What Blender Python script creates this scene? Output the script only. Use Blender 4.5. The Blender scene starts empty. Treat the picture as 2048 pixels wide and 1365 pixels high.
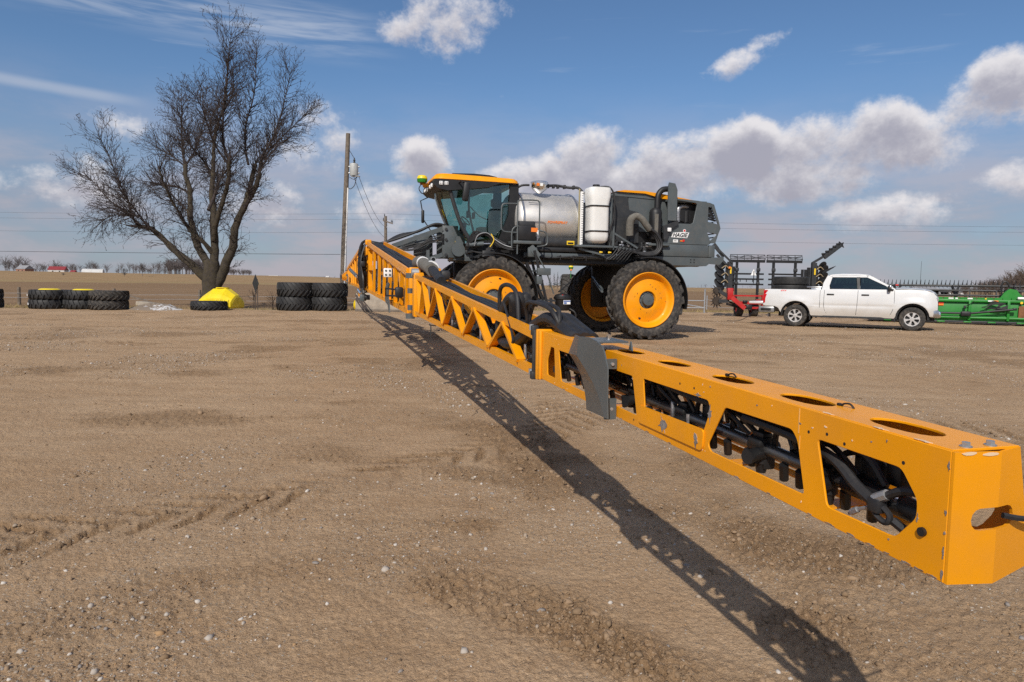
import bpy, bmesh, math, random
import numpy as np
from math import sin, cos, pi, radians, sqrt, atan2, hypot
from mathutils import Vector, Matrix, Quaternion

scene = bpy.context.scene
COL = scene.collection
rnd = random.Random(11)

# ------------------------------------------------------------------ camera
CAM_H = 1.36
cam_d = bpy.data.cameras.new('camera'); cam = bpy.data.objects.new('camera', cam_d); COL.objects.link(cam)
cam_d.sensor_width = 36.0; cam_d.lens = 24.0; cam_d.clip_start = 0.05; cam_d.clip_end = 20000
cam.matrix_world = Matrix.Translation((0, 0, CAM_H)) @ Matrix.Rotation(radians(90 - 4.7115), 4, 'X') @ Matrix.Rotation(radians(0.8594), 4, 'Z')
scene.camera = cam

# ------------------------------------------------------------------ sun, sky, exposure
SUN_DIR = Vector((.67 * -0.964371 + 1.06 * 0.264554, .67 * -0.264554 + 1.06 * -0.964371, 1.0)).normalized()      # towards the sun
sun_d = bpy.data.lights.new('sun', 'SUN'); sun_d.energy = 4.1; sun_d.angle = radians(0.53); sun_d.color = (1.0, 0.94, 0.85)
sun = bpy.data.objects.new('sun', sun_d); COL.objects.link(sun)
sun.rotation_euler = (-SUN_DIR).to_track_quat('-Z', 'Y').to_euler(); sun.location = SUN_DIR * 60
vs = scene.view_settings
vs.view_transform = 'Standard'; vs.look = 'None'; vs.exposure = 0.0; vs.gamma = 1.0; vs.use_curve_mapping = False
scene.cycles.use_denoising = False; scene.cycles.use_adaptive_sampling = True; scene.cycles.adaptive_threshold = 0.015
scene.cycles.max_bounces = 5; scene.cycles.transparent_max_bounces = 12
scene.cycles.sample_clamp_indirect = 6.0

class NT:
    """small helper for writing node trees"""
    def __init__(s, tree): s.t = tree
    def n(s, typ, **kw):
        nd = s.t.nodes.new(typ)
        for k, v in kw.items(): setattr(nd, k, v)
        return nd
    def put(s, sock, v):
        if v is None: return
        if hasattr(v, 'is_output') or isinstance(v, bpy.types.NodeSocket): s.t.links.new(v, sock)
        else:
            if isinstance(v, (tuple, list)) and len(v) == 3 and sock.type == 'RGBA': v = (*v, 1.0)
            sock.default_value = v
    def m(s, op, a, b=None, c=None, clamp=False):
        nd = s.n('ShaderNodeMath', operation=op, use_clamp=clamp)
        s.put(nd.inputs[0], a); s.put(nd.inputs[1], b); s.put(nd.inputs[2], c)
        return nd.outputs[0]
    def mix(s, f, a, b, blend='MIX'):
        nd = s.n('ShaderNodeMix', data_type='RGBA', blend_type=blend)
        s.put(nd.inputs[0], f); s.put(nd.inputs[6], a); s.put(nd.inputs[7], b)
        return nd.outputs[2]
    def mapr(s, v, a, b, c=0.0, d=1.0, smooth=True):
        nd = s.n('ShaderNodeMapRange', interpolation_type='SMOOTHSTEP' if smooth else 'LINEAR')
        for i, x in enumerate((v, a, b, c, d)): s.put(nd.inputs[i], x)
        return nd.outputs[0]
    def noise(s, vec, scale, detail=3, rough=0.5, dist=0.0, out=0):
        nd = s.n('ShaderNodeTexNoise'); s.put(nd.inputs['Vector'], vec)
        s.put(nd.inputs['Scale'], scale); s.put(nd.inputs['Detail'], detail); s.put(nd.inputs['Roughness'], rough); s.put(nd.inputs['Distortion'], dist)
        return nd.outputs[out]
    def vmul(s, vec, k):
        nd = s.n('ShaderNodeVectorMath', operation='MULTIPLY'); s.put(nd.inputs[0], vec); s.put(nd.inputs[1], k); return nd.outputs[0]
    def vadd(s, vec, k):
        nd = s.n('ShaderNodeVectorMath', operation='ADD'); s.put(nd.inputs[0], vec); s.put(nd.inputs[1], k); return nd.outputs[0]

def build_world():
    w = bpy.data.worlds.new('World'); scene.world = w; w.use_nodes = True
    t = w.node_tree; t.nodes.clear(); N = NT(t)
    sky = N.n('ShaderNodeTexSky', sky_type='NISHITA'); sky.sun_disc = False
    sky.sun_elevation = math.asin(SUN_DIR.z); sky.sun_rotation = atan2(SUN_DIR.x, SUN_DIR.y); sky.altitude = 230; sky.air_density = 1.0; sky.dust_density = 0.6; sky.ozone_density = 2.2
    # cloud density as a node group: direction in, density out
    g = bpy.data.node_groups.new('cloud_density', 'ShaderNodeTree')
    g.interface.new_socket('Vector', in_out='INPUT', socket_type='NodeSocketVector')
    g.interface.new_socket('Lift', in_out='INPUT', socket_type='NodeSocketFloat')
    g.interface.new_socket('Density', in_out='OUTPUT', socket_type='NodeSocketFloat')
    G = NT(g); gi = G.n('NodeGroupInput'); go = G.n('NodeGroupOutput')
    sp = G.n('ShaderNodeSeparateXYZ'); g.links.new(gi.outputs[0], sp.inputs[0])
    az = G.m('MULTIPLY', G.m('ARCTAN2', sp.outputs[0], sp.outputs[1]), 57.2958)
    el = G.m('ADD', G.m('MULTIPLY', G.m('ARCSINE', sp.outputs[2]), 57.2958), gi.outputs[1])
    lift = G.n('ShaderNodeCombineXYZ'); G.put(lift.inputs[2], G.m('MULTIPLY', gi.outputs[1], 0.0175))
    dv = G.vmul(G.vadd(gi.outputs[0], lift.outputs[0]), (1, 1, 1.25))
    f1 = G.noise(dv, 9.0, 8, 0.64, 0.08)
    f2 = G.noise(dv, 4.0, 2, 0.5)
    # az, el, half width, half height, tilt, strength (degrees): heaps of cumulus
    blobs = [(-5.4, 19.6, 5.2, 2.8, 0.0, 0.72), (17.0, 16.9, 3.8, 1.3, 0.42, 0.8), (35.6, 13.2, 4.2, 2.5, 0.28, 1.3), (40.0, 14.6, 4.6, 3.4, 0.2, 1.2),
             (-7.8, 10.2, 3.0, 1.9, 0.0, 0.85), (-15.4, 11.0, 4.0, 3.6, -0.2, 0.72), (18.6, 10.4, 2.9, 2.5, 0.0, 1.4), (25.2, 10.6, 6.4, 2.7, 0.05, 1.2),
             (29.2, 10.0, 4.6, 2.0, 0.05, 1.0), (23.5, 8.4, 5.4, 2.1, 0.0, 1.2), (27.8, 5.8, 4.8, 1.7, 0.0, 0.95), (6.8, 10.6, 2.9, 2.4, 0.0, 1.1),
             (1.5, 8.8, 4.4, 1.8, 0.0, 0.95), (12.0, 9.0, 6.4, 2.7, 0.0, 1.15), (-29.5, 11.0, 2.8, 1.8, 0.0, 0.22), (-33.0, 6.5, 6.0, 2.6, 0.0, 0.3),
             (-21.0, 6.0, 6.5, 2.6, 0.0, 0.4), (-11.5, 6.0, 5.5, 2.5, 0.0, 0.45), (37.0, 7.8, 3.5, 1.7, 0.0, 0.55), (10.0, 5.4, 7.0, 1.6, 0.0, 0.45)]
    ae = G.n('ShaderNodeCombineXYZ'); g.links.new(az, ae.inputs[0]); g.links.new(el, ae.inputs[1])
    acc = None
    for a, e, hw, hh, tilt, st in blobs:
        mp = G.n('ShaderNodeMapping', vector_type='TEXTURE'); g.links.new(ae.outputs[0], mp.inputs[0])
        mp.inputs['Location'].default_value = (a, e, 0); mp.inputs['Rotation'].default_value = (0, 0, math.atan(tilt)); mp.inputs['Scale'].default_value = (hw, hh, 1)
        dt = G.n('ShaderNodeVectorMath', operation='DOT_PRODUCT'); g.links.new(mp.outputs[0], dt.inputs[0]); g.links.new(mp.outputs[0], dt.inputs[1])
        b = G.m('SUBTRACT', st, dt.outputs['Value'])
        acc = b if acc is None else G.m('SMOOTH_MAX', acc, b, 0.15)
    acc = G.m('MAXIMUM', acc, -1.2)
    # the same kind of sky all the way round, where no single cloud is laid out; this unseen cover is thickened to fill shadows
    away = G.m('MAXIMUM', G.mapr(G.m('ABSOLUTE', az), 40, 52), G.mapr(el, 24, 34))
    gen = G.m('MULTIPLY', G.m('SUBTRACT', f2, 0.50), 7.0)
    acc = G.m('MAXIMUM', acc, G.m('MULTIPLY_ADD', G.m('SUBTRACT', away, 1.0), 2.0, gen))
    den = G.m('MULTIPLY_ADD', G.m('SUBTRACT', f1, 0.5), 4.2, G.m('MULTIPLY', acc, 0.85))
    g.links.new(den, go.inputs[0])

    tc = N.n('ShaderNodeTexCoord'); d = tc.outputs['Generated']
    nz = N.n('ShaderNodeVectorMath', operation='NORMALIZE'); t.links.new(d, nz.inputs[0]); d = nz.outputs[0]
    def dens(lift):
        nd = N.n('ShaderNodeGroup'); nd.node_tree = g; t.links.new(d, nd.inputs[0]); nd.inputs[1].default_value = lift; return nd.outputs[0]
    d0 = dens(0.0); d1 = dens(1.0)
    sp = N.n('ShaderNodeSeparateXYZ'); t.links.new(d, sp.inputs[0])
    az = N.m('MULTIPLY', N.m('ARCTAN2', sp.outputs[0], sp.outputs[1]), 57.2958)
    el = N.m('MULTIPLY', N.m('ARCSINE', sp.outputs[2]), 57.2958)
    mask = N.mapr(d0, -0.12, 0.78)
    shade = N.mapr(d1, -0.3, 1.25)                 # cloud above a point darkens it from below
    ccol = N.mix(shade, (0.83, 0.80, 0.81), (0.395, 0.385, 0.45))
    # thin high cirrus in streaks
    sv = N.vmul(d, (2.2, 2.2, 26.0))
    stre = N.noise(sv, 2.4, 5, 0.6, 0.4)
    e1 = N.m('SUBTRACT', el, N.m('MULTIPLY_ADD', az, -0.03, 18.4))
    up = N.m('SUBTRACT', 1.0, N.mapr(N.m('ABSOLUTE', e1), 0.2, 2.6))
    wide = N.m('SUBTRACT', 1.0, N.mapr(az, -16, -8))
    c1 = N.m('MULTIPLY', N.m('MULTIPLY', up, wide), N.mapr(stre, 0.38, 0.68))
    e2 = N.m('SUBTRACT', el, N.m('MULTIPLY_ADD', az, -0.04, 11.4))
    c2 = N.m('MULTIPLY', N.m('MULTIPLY', N.m('SUBTRACT', 1.0, N.mapr(N.m('ABSOLUTE', e2), 0.05, 0.55)), N.m('SUBTRACT', 1.0, N.mapr(az, -31, -27))), 0.4)
    cir = N.m('MAXIMUM', N.m('MULTIPLY', c1, 0.5), c2)
    cir = N.m('MAXIMUM', cir, N.m('MULTIPLY', N.mapr(stre, 0.62, 0.85), 0.22))
    # hazy, mottled low cloud towards the horizon
    hv = N.vmul(d, (1, 1, 3.2))
    hn = N.noise(hv, 6.5, 6, 0.58, 0.1)
    hz = N.m('MULTIPLY', N.m('SUBTRACT', 1.0, N.mapr(el, 4.2, 16.5)), 0.96)
    hzm = N.m('MULTIPLY', hz, N.mapr(hn, 0.25, 0.7, 0.62, 1.0))
    hcol = N.mix(N.mapr(hn, 0.36, 0.64), (0.275, 0.305, 0.395), (0.44, 0.41, 0.46))
    K = 0.085
    skyc = N.vmul(sky.outputs[0], (K * 0.82, K * 1.0, K * 1.16))
    c = N.mix(N.m('MULTIPLY', cir, 1.0), skyc, (0.62, 0.66, 0.74))
    c = N.mix(hzm, c, hcol)
    c = N.mix(N.m('MULTIPLY', mask, 0.93), c, ccol)
    bg = N.n('ShaderNodeBackground'); t.links.new(c, bg.inputs[0]); bg.inputs[1].default_value = 1.0
    out = N.n('ShaderNodeOutputWorld'); t.links.new(bg.outputs[0], out.inputs[0])
    w.cycles.sampling_method = 'NONE'
build_world()

# ------------------------------------------------------------------ materials
MATS = {}
def M(name, col=None, rough=0.55, metal=0.0, var=0.12, scale=6.0, bump=0.0, bscale=40.0, dust=0.0, coat=0.0, spec=0.5, dustcol=(0.27, 0.2, 0.14), trans=0.0, rvar=0.1):
    if name in MATS: return MATS[name]
    m = bpy.data.materials.new(name); m.use_nodes = True; t = m.node_tree; N = NT(t)
    b = t.nodes['Principled BSDF']
    tc = N.n('ShaderNodeTexCoord'); o = tc.outputs['Object']
    n1 = N.noise(o, scale, 4, 0.6)
    c = N.mix(N.mapr(n1, 0.25, 0.75), tuple(x * (1 - var) for x in col), tuple(min(1, x * (1 + var)) for x in col))
    r = N.m('MULTIPLY_ADD', N.m('SUBTRACT', n1, 0.5), rvar * 2, rough)
    if dust > 0:
        n2 = N.noise(o, scale * 2.3, 6, 0.65)
        df = N.m('MULTIPLY', N.mapr(n2, 0.4, 0.75), dust)
        c = N.mix(df, c, dustcol); r = N.m('MULTIPLY_ADD', df, 0.35, r)
    t.links.new(c, b.inputs['Base Color']); t.links.new(r, b.inputs['Roughness'])
    b.inputs['Metallic'].default_value = metal; b.inputs['Specular IOR Level'].default_value = spec
    b.inputs['Coat Weight'].default_value = coat; b.inputs['Coat Roughness'].default_value = 0.12
    if trans: b.inputs['Transmission Weight'].default_value = trans
    if bump > 0:
        bn = N.n('ShaderNodeBump'); bn.inputs['Strength'].default_value = 1.0; bn.inputs['Distance'].default_value = bump
        t.links.new(N.noise(o, bscale, 4, 0.6), bn.inputs['Height']); t.links.new(bn.outputs[0], b.inputs['Normal'])
    MATS[name] = m; return m
def emitless_glass(name, tint, rough=0.02, fac=0.25):
    m = bpy.data.materials.new(name); m.use_nodes = True; t = m.node_tree; N = NT(t); t.nodes.clear()
    tr = N.n('ShaderNodeBsdfTransparent'); tr.inputs[0].default_value = (*tint, 1)
    gl = N.n('ShaderNodeBsdfGlossy'); gl.inputs[0].default_value = (0.9, 0.95, 0.95, 1); gl.inputs[1].default_value = rough
    fr = N.n('ShaderNodeFresnel'); fr.inputs[0].default_value = 1.5
    f = N.m('MULTIPLY_ADD', fr.outputs[0], 0.9, fac * 0.1, clamp=True)
    mx = N.n('ShaderNodeMixShader'); t.links.new(f, mx.inputs[0]); t.links.new(tr.outputs[0], mx.inputs[1]); t.links.new(gl.outputs[0], mx.inputs[2])
    ou = N.n('ShaderNodeOutputMaterial'); t.links.new(mx.outputs[0], ou.inputs[0]); MATS[name] = m; return m
ORANGE = M('orange_paint', (0.82, 0.315, 0.0), 0.4, 0, 0.09, 1.6, 0.0, 180, dust=0.30, coat=0.1, spec=0.3, dustcol=(0.52, 0.23, 0.05), rvar=0.2)
ORIM = M('orange_rim_paint', (0.82, 0.305, 0.0), 0.45, 0, 0.08, 2.0, 0.0, 90, dust=0.32, coat=0.08, spec=0.3, dustcol=(0.5, 0.22, 0.04))
GREY = M('grey_paint', (0.078, 0.092, 0.097), 0.42, 0, 0.1, 3.0, 0.0004, 120, dust=0.28, coat=0.15, dustcol=(0.13, 0.115, 0.1))
DGREY = M('dark_grey_plastic', (0.024, 0.026, 0.029), 0.5, 0, 0.15, 4.0, 0.0004, 160, dust=0.2, dustcol=(0.1, 0.085, 0.07))
BLACK = M('black_plastic', (0.010, 0.010, 0.011), 0.5, 0, 0.2, 6.0, 0.0003, 90, dust=0.05, dustcol=(0.08, 0.065, 0.05))
RUB = M('black_hose_rubber', (0.014, 0.014, 0.016), 0.58, 0, 0.25, 9.0, 0.0008, 120, dust=0.2, dustcol=(0.09, 0.075, 0.06))
TYRE = M('tyre_rubber', (0.024, 0.022, 0.021), 0.8, 0, 0.3, 5.0, 0.002, 45, dust=0.75, dustcol=(0.15, 0.13, 0.108))
TYREC = M('clean_tyre_rubber', (0.017, 0.017, 0.018), 0.62, 0, 0.3, 5.0, 0.001, 50, dust=0.3, dustcol=(0.075, 0.07, 0.062))
STEEL = M('stainless_steel', (0.66, 0.635, 0.60), 0.45, 0.72, 0.06, 3.0, 0.0003, 60, dust=0.3, dustcol=(0.5, 0.45, 0.38))
CHROME = M('chrome', (0.75, 0.75, 0.76), 0.14, 1.0, 0.05, 5.0)
ALU = M('aluminium', (0.62, 0.62, 0.62), 0.33, 1.0, 0.08, 5.0, dust=0.15, dustcol=(0.3, 0.27, 0.22))
BARE = M('bare_metal', (0.42, 0.42, 0.43), 0.45, 0.85, 0.3, 30.0, 0.0005, 200)
WHITEP = M('white_plastic', (0.74, 0.74, 0.72), 0.45, 0, 0.05, 3.0, 0.0006, 60, dust=0.12, dustcol=(0.5, 0.45, 0.37))
DECW = M('white_decal', (0.8, 0.8, 0.79), 0.5, 0, 0.03)
DECB = M('black_decal', (0.01, 0.01, 0.011), 0.5, 0, 0.03)
DECR = M('red_decal', (0.62, 0.02, 0.015), 0.45, 0, 0.05)
DECY = M('yellow_decal', (0.78, 0.52, 0.02), 0.5, 0, 0.05)
DECO = M('orange_decal', (0.8, 0.2, 0.02), 0.5, 0, 0.05)
DECBL = M('blue_decal', (0.06, 0.13, 0.35), 0.5, 0, 0.05)
CLOTH = M('dirty_grey_wrap', (0.13, 0.125, 0.112), 0.9, 0, 0.25, 14.0, 0.004, 60, dust=0.5, dustcol=(0.2, 0.165, 0.12))
YELLOW = M('yellow_poly', (0.80, 0.60, 0.01), 0.42, 0, 0.07, 3.0, 0.001, 40, dust=0.18, dustcol=(0.5, 0.38, 0.1))
GREEN = M('green_paint', (0.014, 0.205, 0.022), 0.42, 0, 0.12, 2.0, 0.0006, 70, dust=0.22, dustcol=(0.07, 0.13, 0.05))
RED = M('red_paint', (0.42, 0.012, 0.012), 0.42, 0, 0.12, 3.0, 0.0006, 80, dust=0.2, dustcol=(0.25, 0.1, 0.07))
TRUCKW = M('white_truck_paint', (0.64, 0.64, 0.635), 0.24, 0, 0.02, 1.5, dust=0.08, coat=0.6, dustcol=(0.46, 0.40, 0.32))
def road_dirt(m, lo, hi, col, amount):
    """splashed road dirt low on the body"""
    t = m.node_tree; N = NT(t); b = t.nodes['Principled BSDF']; o = N.n('ShaderNodeTexCoord').outputs['Object']; sp = N.n('ShaderNodeSeparateXYZ'); t.links.new(o, sp.inputs[0])
    h = N.m('MULTIPLY_ADD', N.noise(o, 3.5, 6, 0.65), 0.5, N.m('SUBTRACT', sp.outputs[2], 0.25)); f = N.m('MULTIPLY', N.m('SUBTRACT', 1.0, N.mapr(h, lo, hi)), amount)
    src = b.inputs['Base Color'].links[0].from_socket; t.links.new(N.mix(f, src, col), b.inputs['Base Color'])
road_dirt(TRUCKW, 0.42, 1.0, (0.36, 0.29, 0.21), 0.55)
GALV = M('galvanised_steel', (0.42, 0.43, 0.44), 0.5, 0.7, 0.12, 12.0, 0.0005, 120)
WOOD = M('weathered_pole_wood', (0.155, 0.125, 0.098), 0.9, 0, 0.3, 6.0, 0.004, 30)
CONC = M('weathered_concrete', (0.36, 0.31, 0.25), 0.9, 0, 0.22, 2.2, 0.004, 25, dust=0.4, dustcol=(0.24, 0.19, 0.14))
CABGL = emitless_glass('green_cab_glass', (0.62, 0.80, 0.77), 0.02, 0.5)
CARGL = emitless_glass('tinted_car_glass', (0.34, 0.42, 0.38), 0.03, 0.3)
REDL = M('red_lamp_lens', (0.5, 0.008, 0.012), 0.15, 0, 0.2, 20.0, coat=0.5)
AMB = M('amber_lens', (0.75, 0.17, 0.01), 0.2, 0, 0.1, 20.0, coat=0.5)
SEATG = M('olive_seat_fabric', (0.09, 0.115, 0.055), 0.9, 0, 0.15, 10.0, 0.002, 90)

# ------------------------------------------------------------------ mesh helpers
class MB:
    """collects solids; build() links them as ONE mesh object"""
    def __init__(s): s.v = []; s.f = []; s.mi = []; s.cur = 0
    def add(s, vs, fs):
        o = len(s.v); s.v += [tuple(p) for p in vs]; s.f += [tuple(i + o for i in f) for f in fs]; s.mi += [s.cur] * len(fs); return s
    def mat(s, i): s.cur = i; return s
    def box(s, c, size, rot=None, taper=1.0):
        hx, hy, hz = size[0] / 2, size[1] / 2, size[2] / 2
        P = [(-hx, -hy, -hz), (hx, -hy, -hz), (hx, hy, -hz), (-hx, hy, -hz), (-hx * taper, -hy * taper, hz), (hx * taper, -hy * taper, hz), (hx * taper, hy * taper, hz), (-hx * taper, hy * taper, hz)]
        P = [Vector(p) for p in P]
        if rot is not None: P = [rot @ p for p in P]
        P = [p + Vector(c) for p in P]
        return s.add(P, [(0, 3, 2, 1), (4, 5, 6, 7), (0, 1, 5, 4), (1, 2, 6, 5), (2, 3, 7, 6), (3, 0, 4, 7)])
    def cham(s, c, size, ch=0.02, rot=None):
        """box with chamfered edges"""
        hx, hy, hz = [x / 2 for x in size]; k = min(ch, hx * .9, hy * .9, hz * .9)
        P = []; F = []
        bm = bmesh.new(); bmesh.ops.create_cube(bm, size=1.0)
        for v in bm.verts: v.co = Vector((v.co.x * size[0], v.co.y * size[1], v.co.z * size[2]))
        bmesh.ops.bevel(bm, geom=bm.edges[:], offset=k, segments=2, affect='EDGES', profile=0.5)
        bm.verts.ensure_lookup_table()
        for v in bm.verts: P.append((rot @ v.co if rot is not None else v.co) + Vector(c))
        for f in bm.faces: F.append([v.index for v in f.verts])
        bm.free(); return s.add(P, F)
    def beam(s, a, b, w, h, up=(0, 0, 1)):
        """rectangular bar from a to b"""
        a = Vector(a); b = Vector(b); d = b - a; L = d.length; d.normalize(); u = Vector(up)
        side = d.cross(u)
        if side.length < 1e-4: side = d.cross(Vector((1, 0, 0)))
        side.normalize(); u = side.cross(d).normalized()
        P = []
        for e in (a, b):
            for i, j in ((-1, -1), (1, -1), (1, 1), (-1, 1)): P.append(e + side * (i * w / 2) + u * (j * h / 2))
        return s.add(P, [(0, 1, 2, 3), (7, 6, 5, 4), (0, 4, 5, 1), (1, 5, 6, 2), (2, 6, 7, 3), (3, 7, 4, 0)])
    def tube(s, pts, r, seg=8, caps=True, closed=False):
        pts = [Vector(p) for p in pts]; n = len(pts); rr = r if isinstance(r, (list, tuple)) else [r] * n
        P = []; F = []; side = None
        for i, p in enumerate(pts):
            if closed: d = (pts[(i + 1) % n] - pts[i - 1])
            else: d = (pts[min(i + 1, n - 1)] - pts[max(i - 1, 0)])
            if d.length < 1e-9: d = Vector((0, 0, 1))
            d.normalize()
            if side is None:
                side = d.orthogonal().normalized()
            else:
                side = side - d * side.dot(d)
                if side.length < 1e-6: side = d.orthogonal()
                side.normalize()
            u = d.cross(side)
            for k in range(seg):
                a = 2 * pi * k / seg; P.append(p + (side * cos(a) + u * sin(a)) * rr[i])
        for i in range(n if closed else n - 1):
            j = (i + 1) % n
            for k in range(seg):
                F.append((i * seg + k, i * seg + (k + 1) % seg, j * seg + (k + 1) % seg, j * seg + k))
        if caps and not closed:
            F.append(tuple(range(seg - 1, -1, -1))); F.append(tuple((n - 1) * seg + k for k in range(seg)))
        return s.add(P, F)
    def cyl(s, a, b, r, r2=None, seg=16): return s.tube([a, b], [r, r if r2 is None else r2], seg)
    def lathe(s, prof, c=(0, 0, 0), axis='y', seg=32, a0=0, a1=2 * pi):
        """prof: (radius, along); closed revolve"""
        full = abs(a1 - a0 - 2 * pi) < 1e-6; n = len(prof); P = []; F = []; S = seg if full else seg + 1
        for k in range(S):
            a = a0 + (a1 - a0) * k / seg
            for r, t in prof:
                x, y = r * cos(a), r * sin(a)
                p = {'y': (x, t, y), 'z': (x, y, t), 'x': (t, x, y)}[axis]
                P.append((p[0] + c[0], p[1] + c[1], p[2] + c[2]))
        for k in range(seg):
            k2 = (k + 1) % S
            for i in range(n - 1): F.append((k * n + i, k * n + i + 1, k2 * n + i + 1, k2 * n + i))
        return s.add(P, F)
    def prism(s, poly, lo, hi, axis='y'):
        """polygon in the plane across axis, extruded lo..hi; axis y: poly is (x,z); x: (y,z); z: (x,y)"""
        n = len(poly)
        def q(a, b, t): return {'y': (a, t, b), 'x': (t, a, b), 'z': (a, b, t)}[axis]
        P = [q(a, b, lo) for a, b in poly] + [q(a, b, hi) for a, b in poly]
        return s.add(P, [tuple(range(n)), tuple(range(2 * n - 1, n - 1, -1))] + [(i, i + n, (i + 1) % n + n, (i + 1) % n) for i in range(n)])
    def plate(s, outer, holes, lo, hi, axis='y', bev=0.0):
        """flat plate with openings, filled by a 2-D curve"""
        cu = bpy.data.curves.new('tmp', 'CURVE'); cu.dimensions = '2D'; cu.fill_mode = 'BOTH'; cu.extrude = abs(hi - lo) / 2 - bev; cu.bevel_depth = bev; cu.bevel_resolution = 0; cu.offset = -bev
        for loop in [outer] + holes:
            sp = cu.splines.new('POLY'); sp.points.add(len(loop) - 1); sp.use_cyclic_u = True
            for p, (a, b) in zip(sp.points, loop): p.co = (a, b, 0, 1)
        ob = bpy.data.objects.new('tmp', cu); COL.objects.link(ob)
        dg = bpy.context.evaluated_depsgraph_get(); me = bpy.data.meshes.new_from_object(ob.evaluated_get(dg))
        mid = (lo + hi) / 2; P = []
        for v in me.vertices:
            a, b, t = v.co.x, v.co.y, v.co.z + mid
            P.append({'y': (a, t, b), 'x': (t, a, b), 'z': (a, b, t)}[axis])
        F = [tuple(p.vertices) for p in me.polygons]
        bpy.data.objects.remove(ob); bpy.data.curves.remove(cu); bpy.data.meshes.remove(me)
        return s.add(P, F)
    def xf(s, fn, start=0):
        s.v[start:] = [tuple(fn(Vector(p))) for p in s.v[start:]]; return s
    def mesh(s, name, mats, smooth=35, fix=True):
        me = bpy.data.meshes.new(name); me.from_pydata([tuple(v) for v in s.v], [], s.f)
        if not isinstance(mats, (list, tuple)): mats = [mats]
        for m in mats: me.materials.append(m)
        if len(mats) > 1: me.polygons.foreach_set('material_index', s.mi)
        if fix:
            bm = bmesh.new(); bm.from_mesh(me); bmesh.ops.recalc_face_normals(bm, faces=bm.faces[:]); bm.to_mesh(me); bm.free()
        if smooth: me.polygons.foreach_set('use_smooth', [True] * len(me.polygons)); me.set_sharp_from_angle(angle=radians(smooth))
        me.update(); return me
    def build(s, name, mats, parent=None, loc=None, rot=None, smooth=35, fix=True, off=None):
        if off is not None: s.v = [(p[0] - off[0], p[1] - off[1], p[2] - off[2]) for p in s.v]
        return link(name, s.mesh(name, mats, smooth, fix), parent, loc, rot)
def link(name, me, parent=None, loc=None, rot=None):
    o = bpy.data.objects.new(name, me); COL.objects.link(o)
    if parent is not None: o.parent = parent
    if loc is not None: o.location = loc
    if rot is not None: o.rotation_euler = rot
    return o
def empty(name, loc=(0, 0, 0), rz=0.0, parent=None):
    o = bpy.data.objects.new(name, None); COL.objects.link(o); o.location = loc; o.rotation_euler = (0, 0, rz); o.empty_display_size = 0.2
    if parent is not None: o.parent = parent
    return o
def tag(o, label=None, cat=None, group=None, kind=None):
    if label: o['label'] = label
    if cat: o['category'] = cat
    if group: o['group'] = group
    if kind: o['kind'] = kind
    return o
def kids(o): return [c for c in bpy.data.objects if c.parent == o]
def copy_tree(o, parent=None, loc=None, rot=None):
    c = o.copy(); COL.objects.link(c); c.parent = parent
    if loc is not None: c.location = loc
    if rot is not None: c.rotation_euler = rot
    for ch in list(o.children): copy_tree(ch, c)
    return c
def text_mesh(mb, txt, size, place, thick=0.003, shear=0.0, bold=0.0, align='LEFT', sx=1.0):
    """adds raised lettering to mb; place maps (a,b,t) -> local point"""
    cu = bpy.data.curves.new('tmp', 'FONT'); cu.body = txt; cu.size = size; cu.extrude = thick / 2; cu.shear = shear; cu.offset = bold; cu.align_x = align; cu.resolution_u = 3
    ob = bpy.data.objects.new('tmp', cu); COL.objects.link(ob)
    dg = bpy.context.evaluated_depsgraph_get(); me = bpy.data.meshes.new_from_object(ob.evaluated_get(dg))
    mb.add([place(v.co.x * sx, v.co.y, v.co.z) for v in me.vertices], [tuple(p.vertices) for p in me.polygons])
    bpy.data.objects.remove(ob); bpy.data.curves.remove(cu); bpy.data.meshes.remove(me)
    return mb
def smooth_path(pts, n=6):
    """Catmull-Rom through the points"""
    pts = [Vector(p) for p in pts]; out = []
    for i in range(len(pts) - 1):
        p0 = pts[max(i - 1, 0)]; p1 = pts[i]; p2 = pts[i + 1]; p3 = pts[min(i + 2, len(pts) - 1)]
        for k in range(n):
            t = k / n
            out.append(0.5 * ((2 * p1) + (p2 - p0) * t + (2 * p0 - 5 * p1 + 4 * p2 - p3) * t * t + (3 * p1 - p0 - 3 * p2 + p3) * t ** 3))
    out.append(pts[-1]); return out
def rrect(x0, y0, x1, y1, r, n=4):
    out = []
    for cx, cy, a in ((x1 - r, y0 + r, -pi / 2), (x1 - r, y1 - r, 0), (x0 + r, y1 - r, pi / 2), (x0 + r, y0 + r, pi)):
        for k in range(n + 1): out.append((cx + r * cos(a + pi / 2 * k / n), cy + r * sin(a + pi / 2 * k / n)))
    return out
def rpoly(pts, r, n=3):
    """polygon with rounded corners"""
    out = []; N = len(pts)
    for i in range(N):
        p = Vector((*pts[i], 0)); a = Vector((*pts[i - 1], 0)); b = Vector((*pts[(i + 1) % N], 0))
        da = (a - p); db = (b - p); k = min(r, da.length * .45, db.length * .45)
        q0 = p + da.normalized() * k; q1 = p + db.normalized() * k
        for j in range(n + 1):
            t = j / n; q = q0 * (1 - t) ** 2 + p * 2 * t * (1 - t) + q1 * t * t; out.append((q.x, q.y))
    return out

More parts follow.
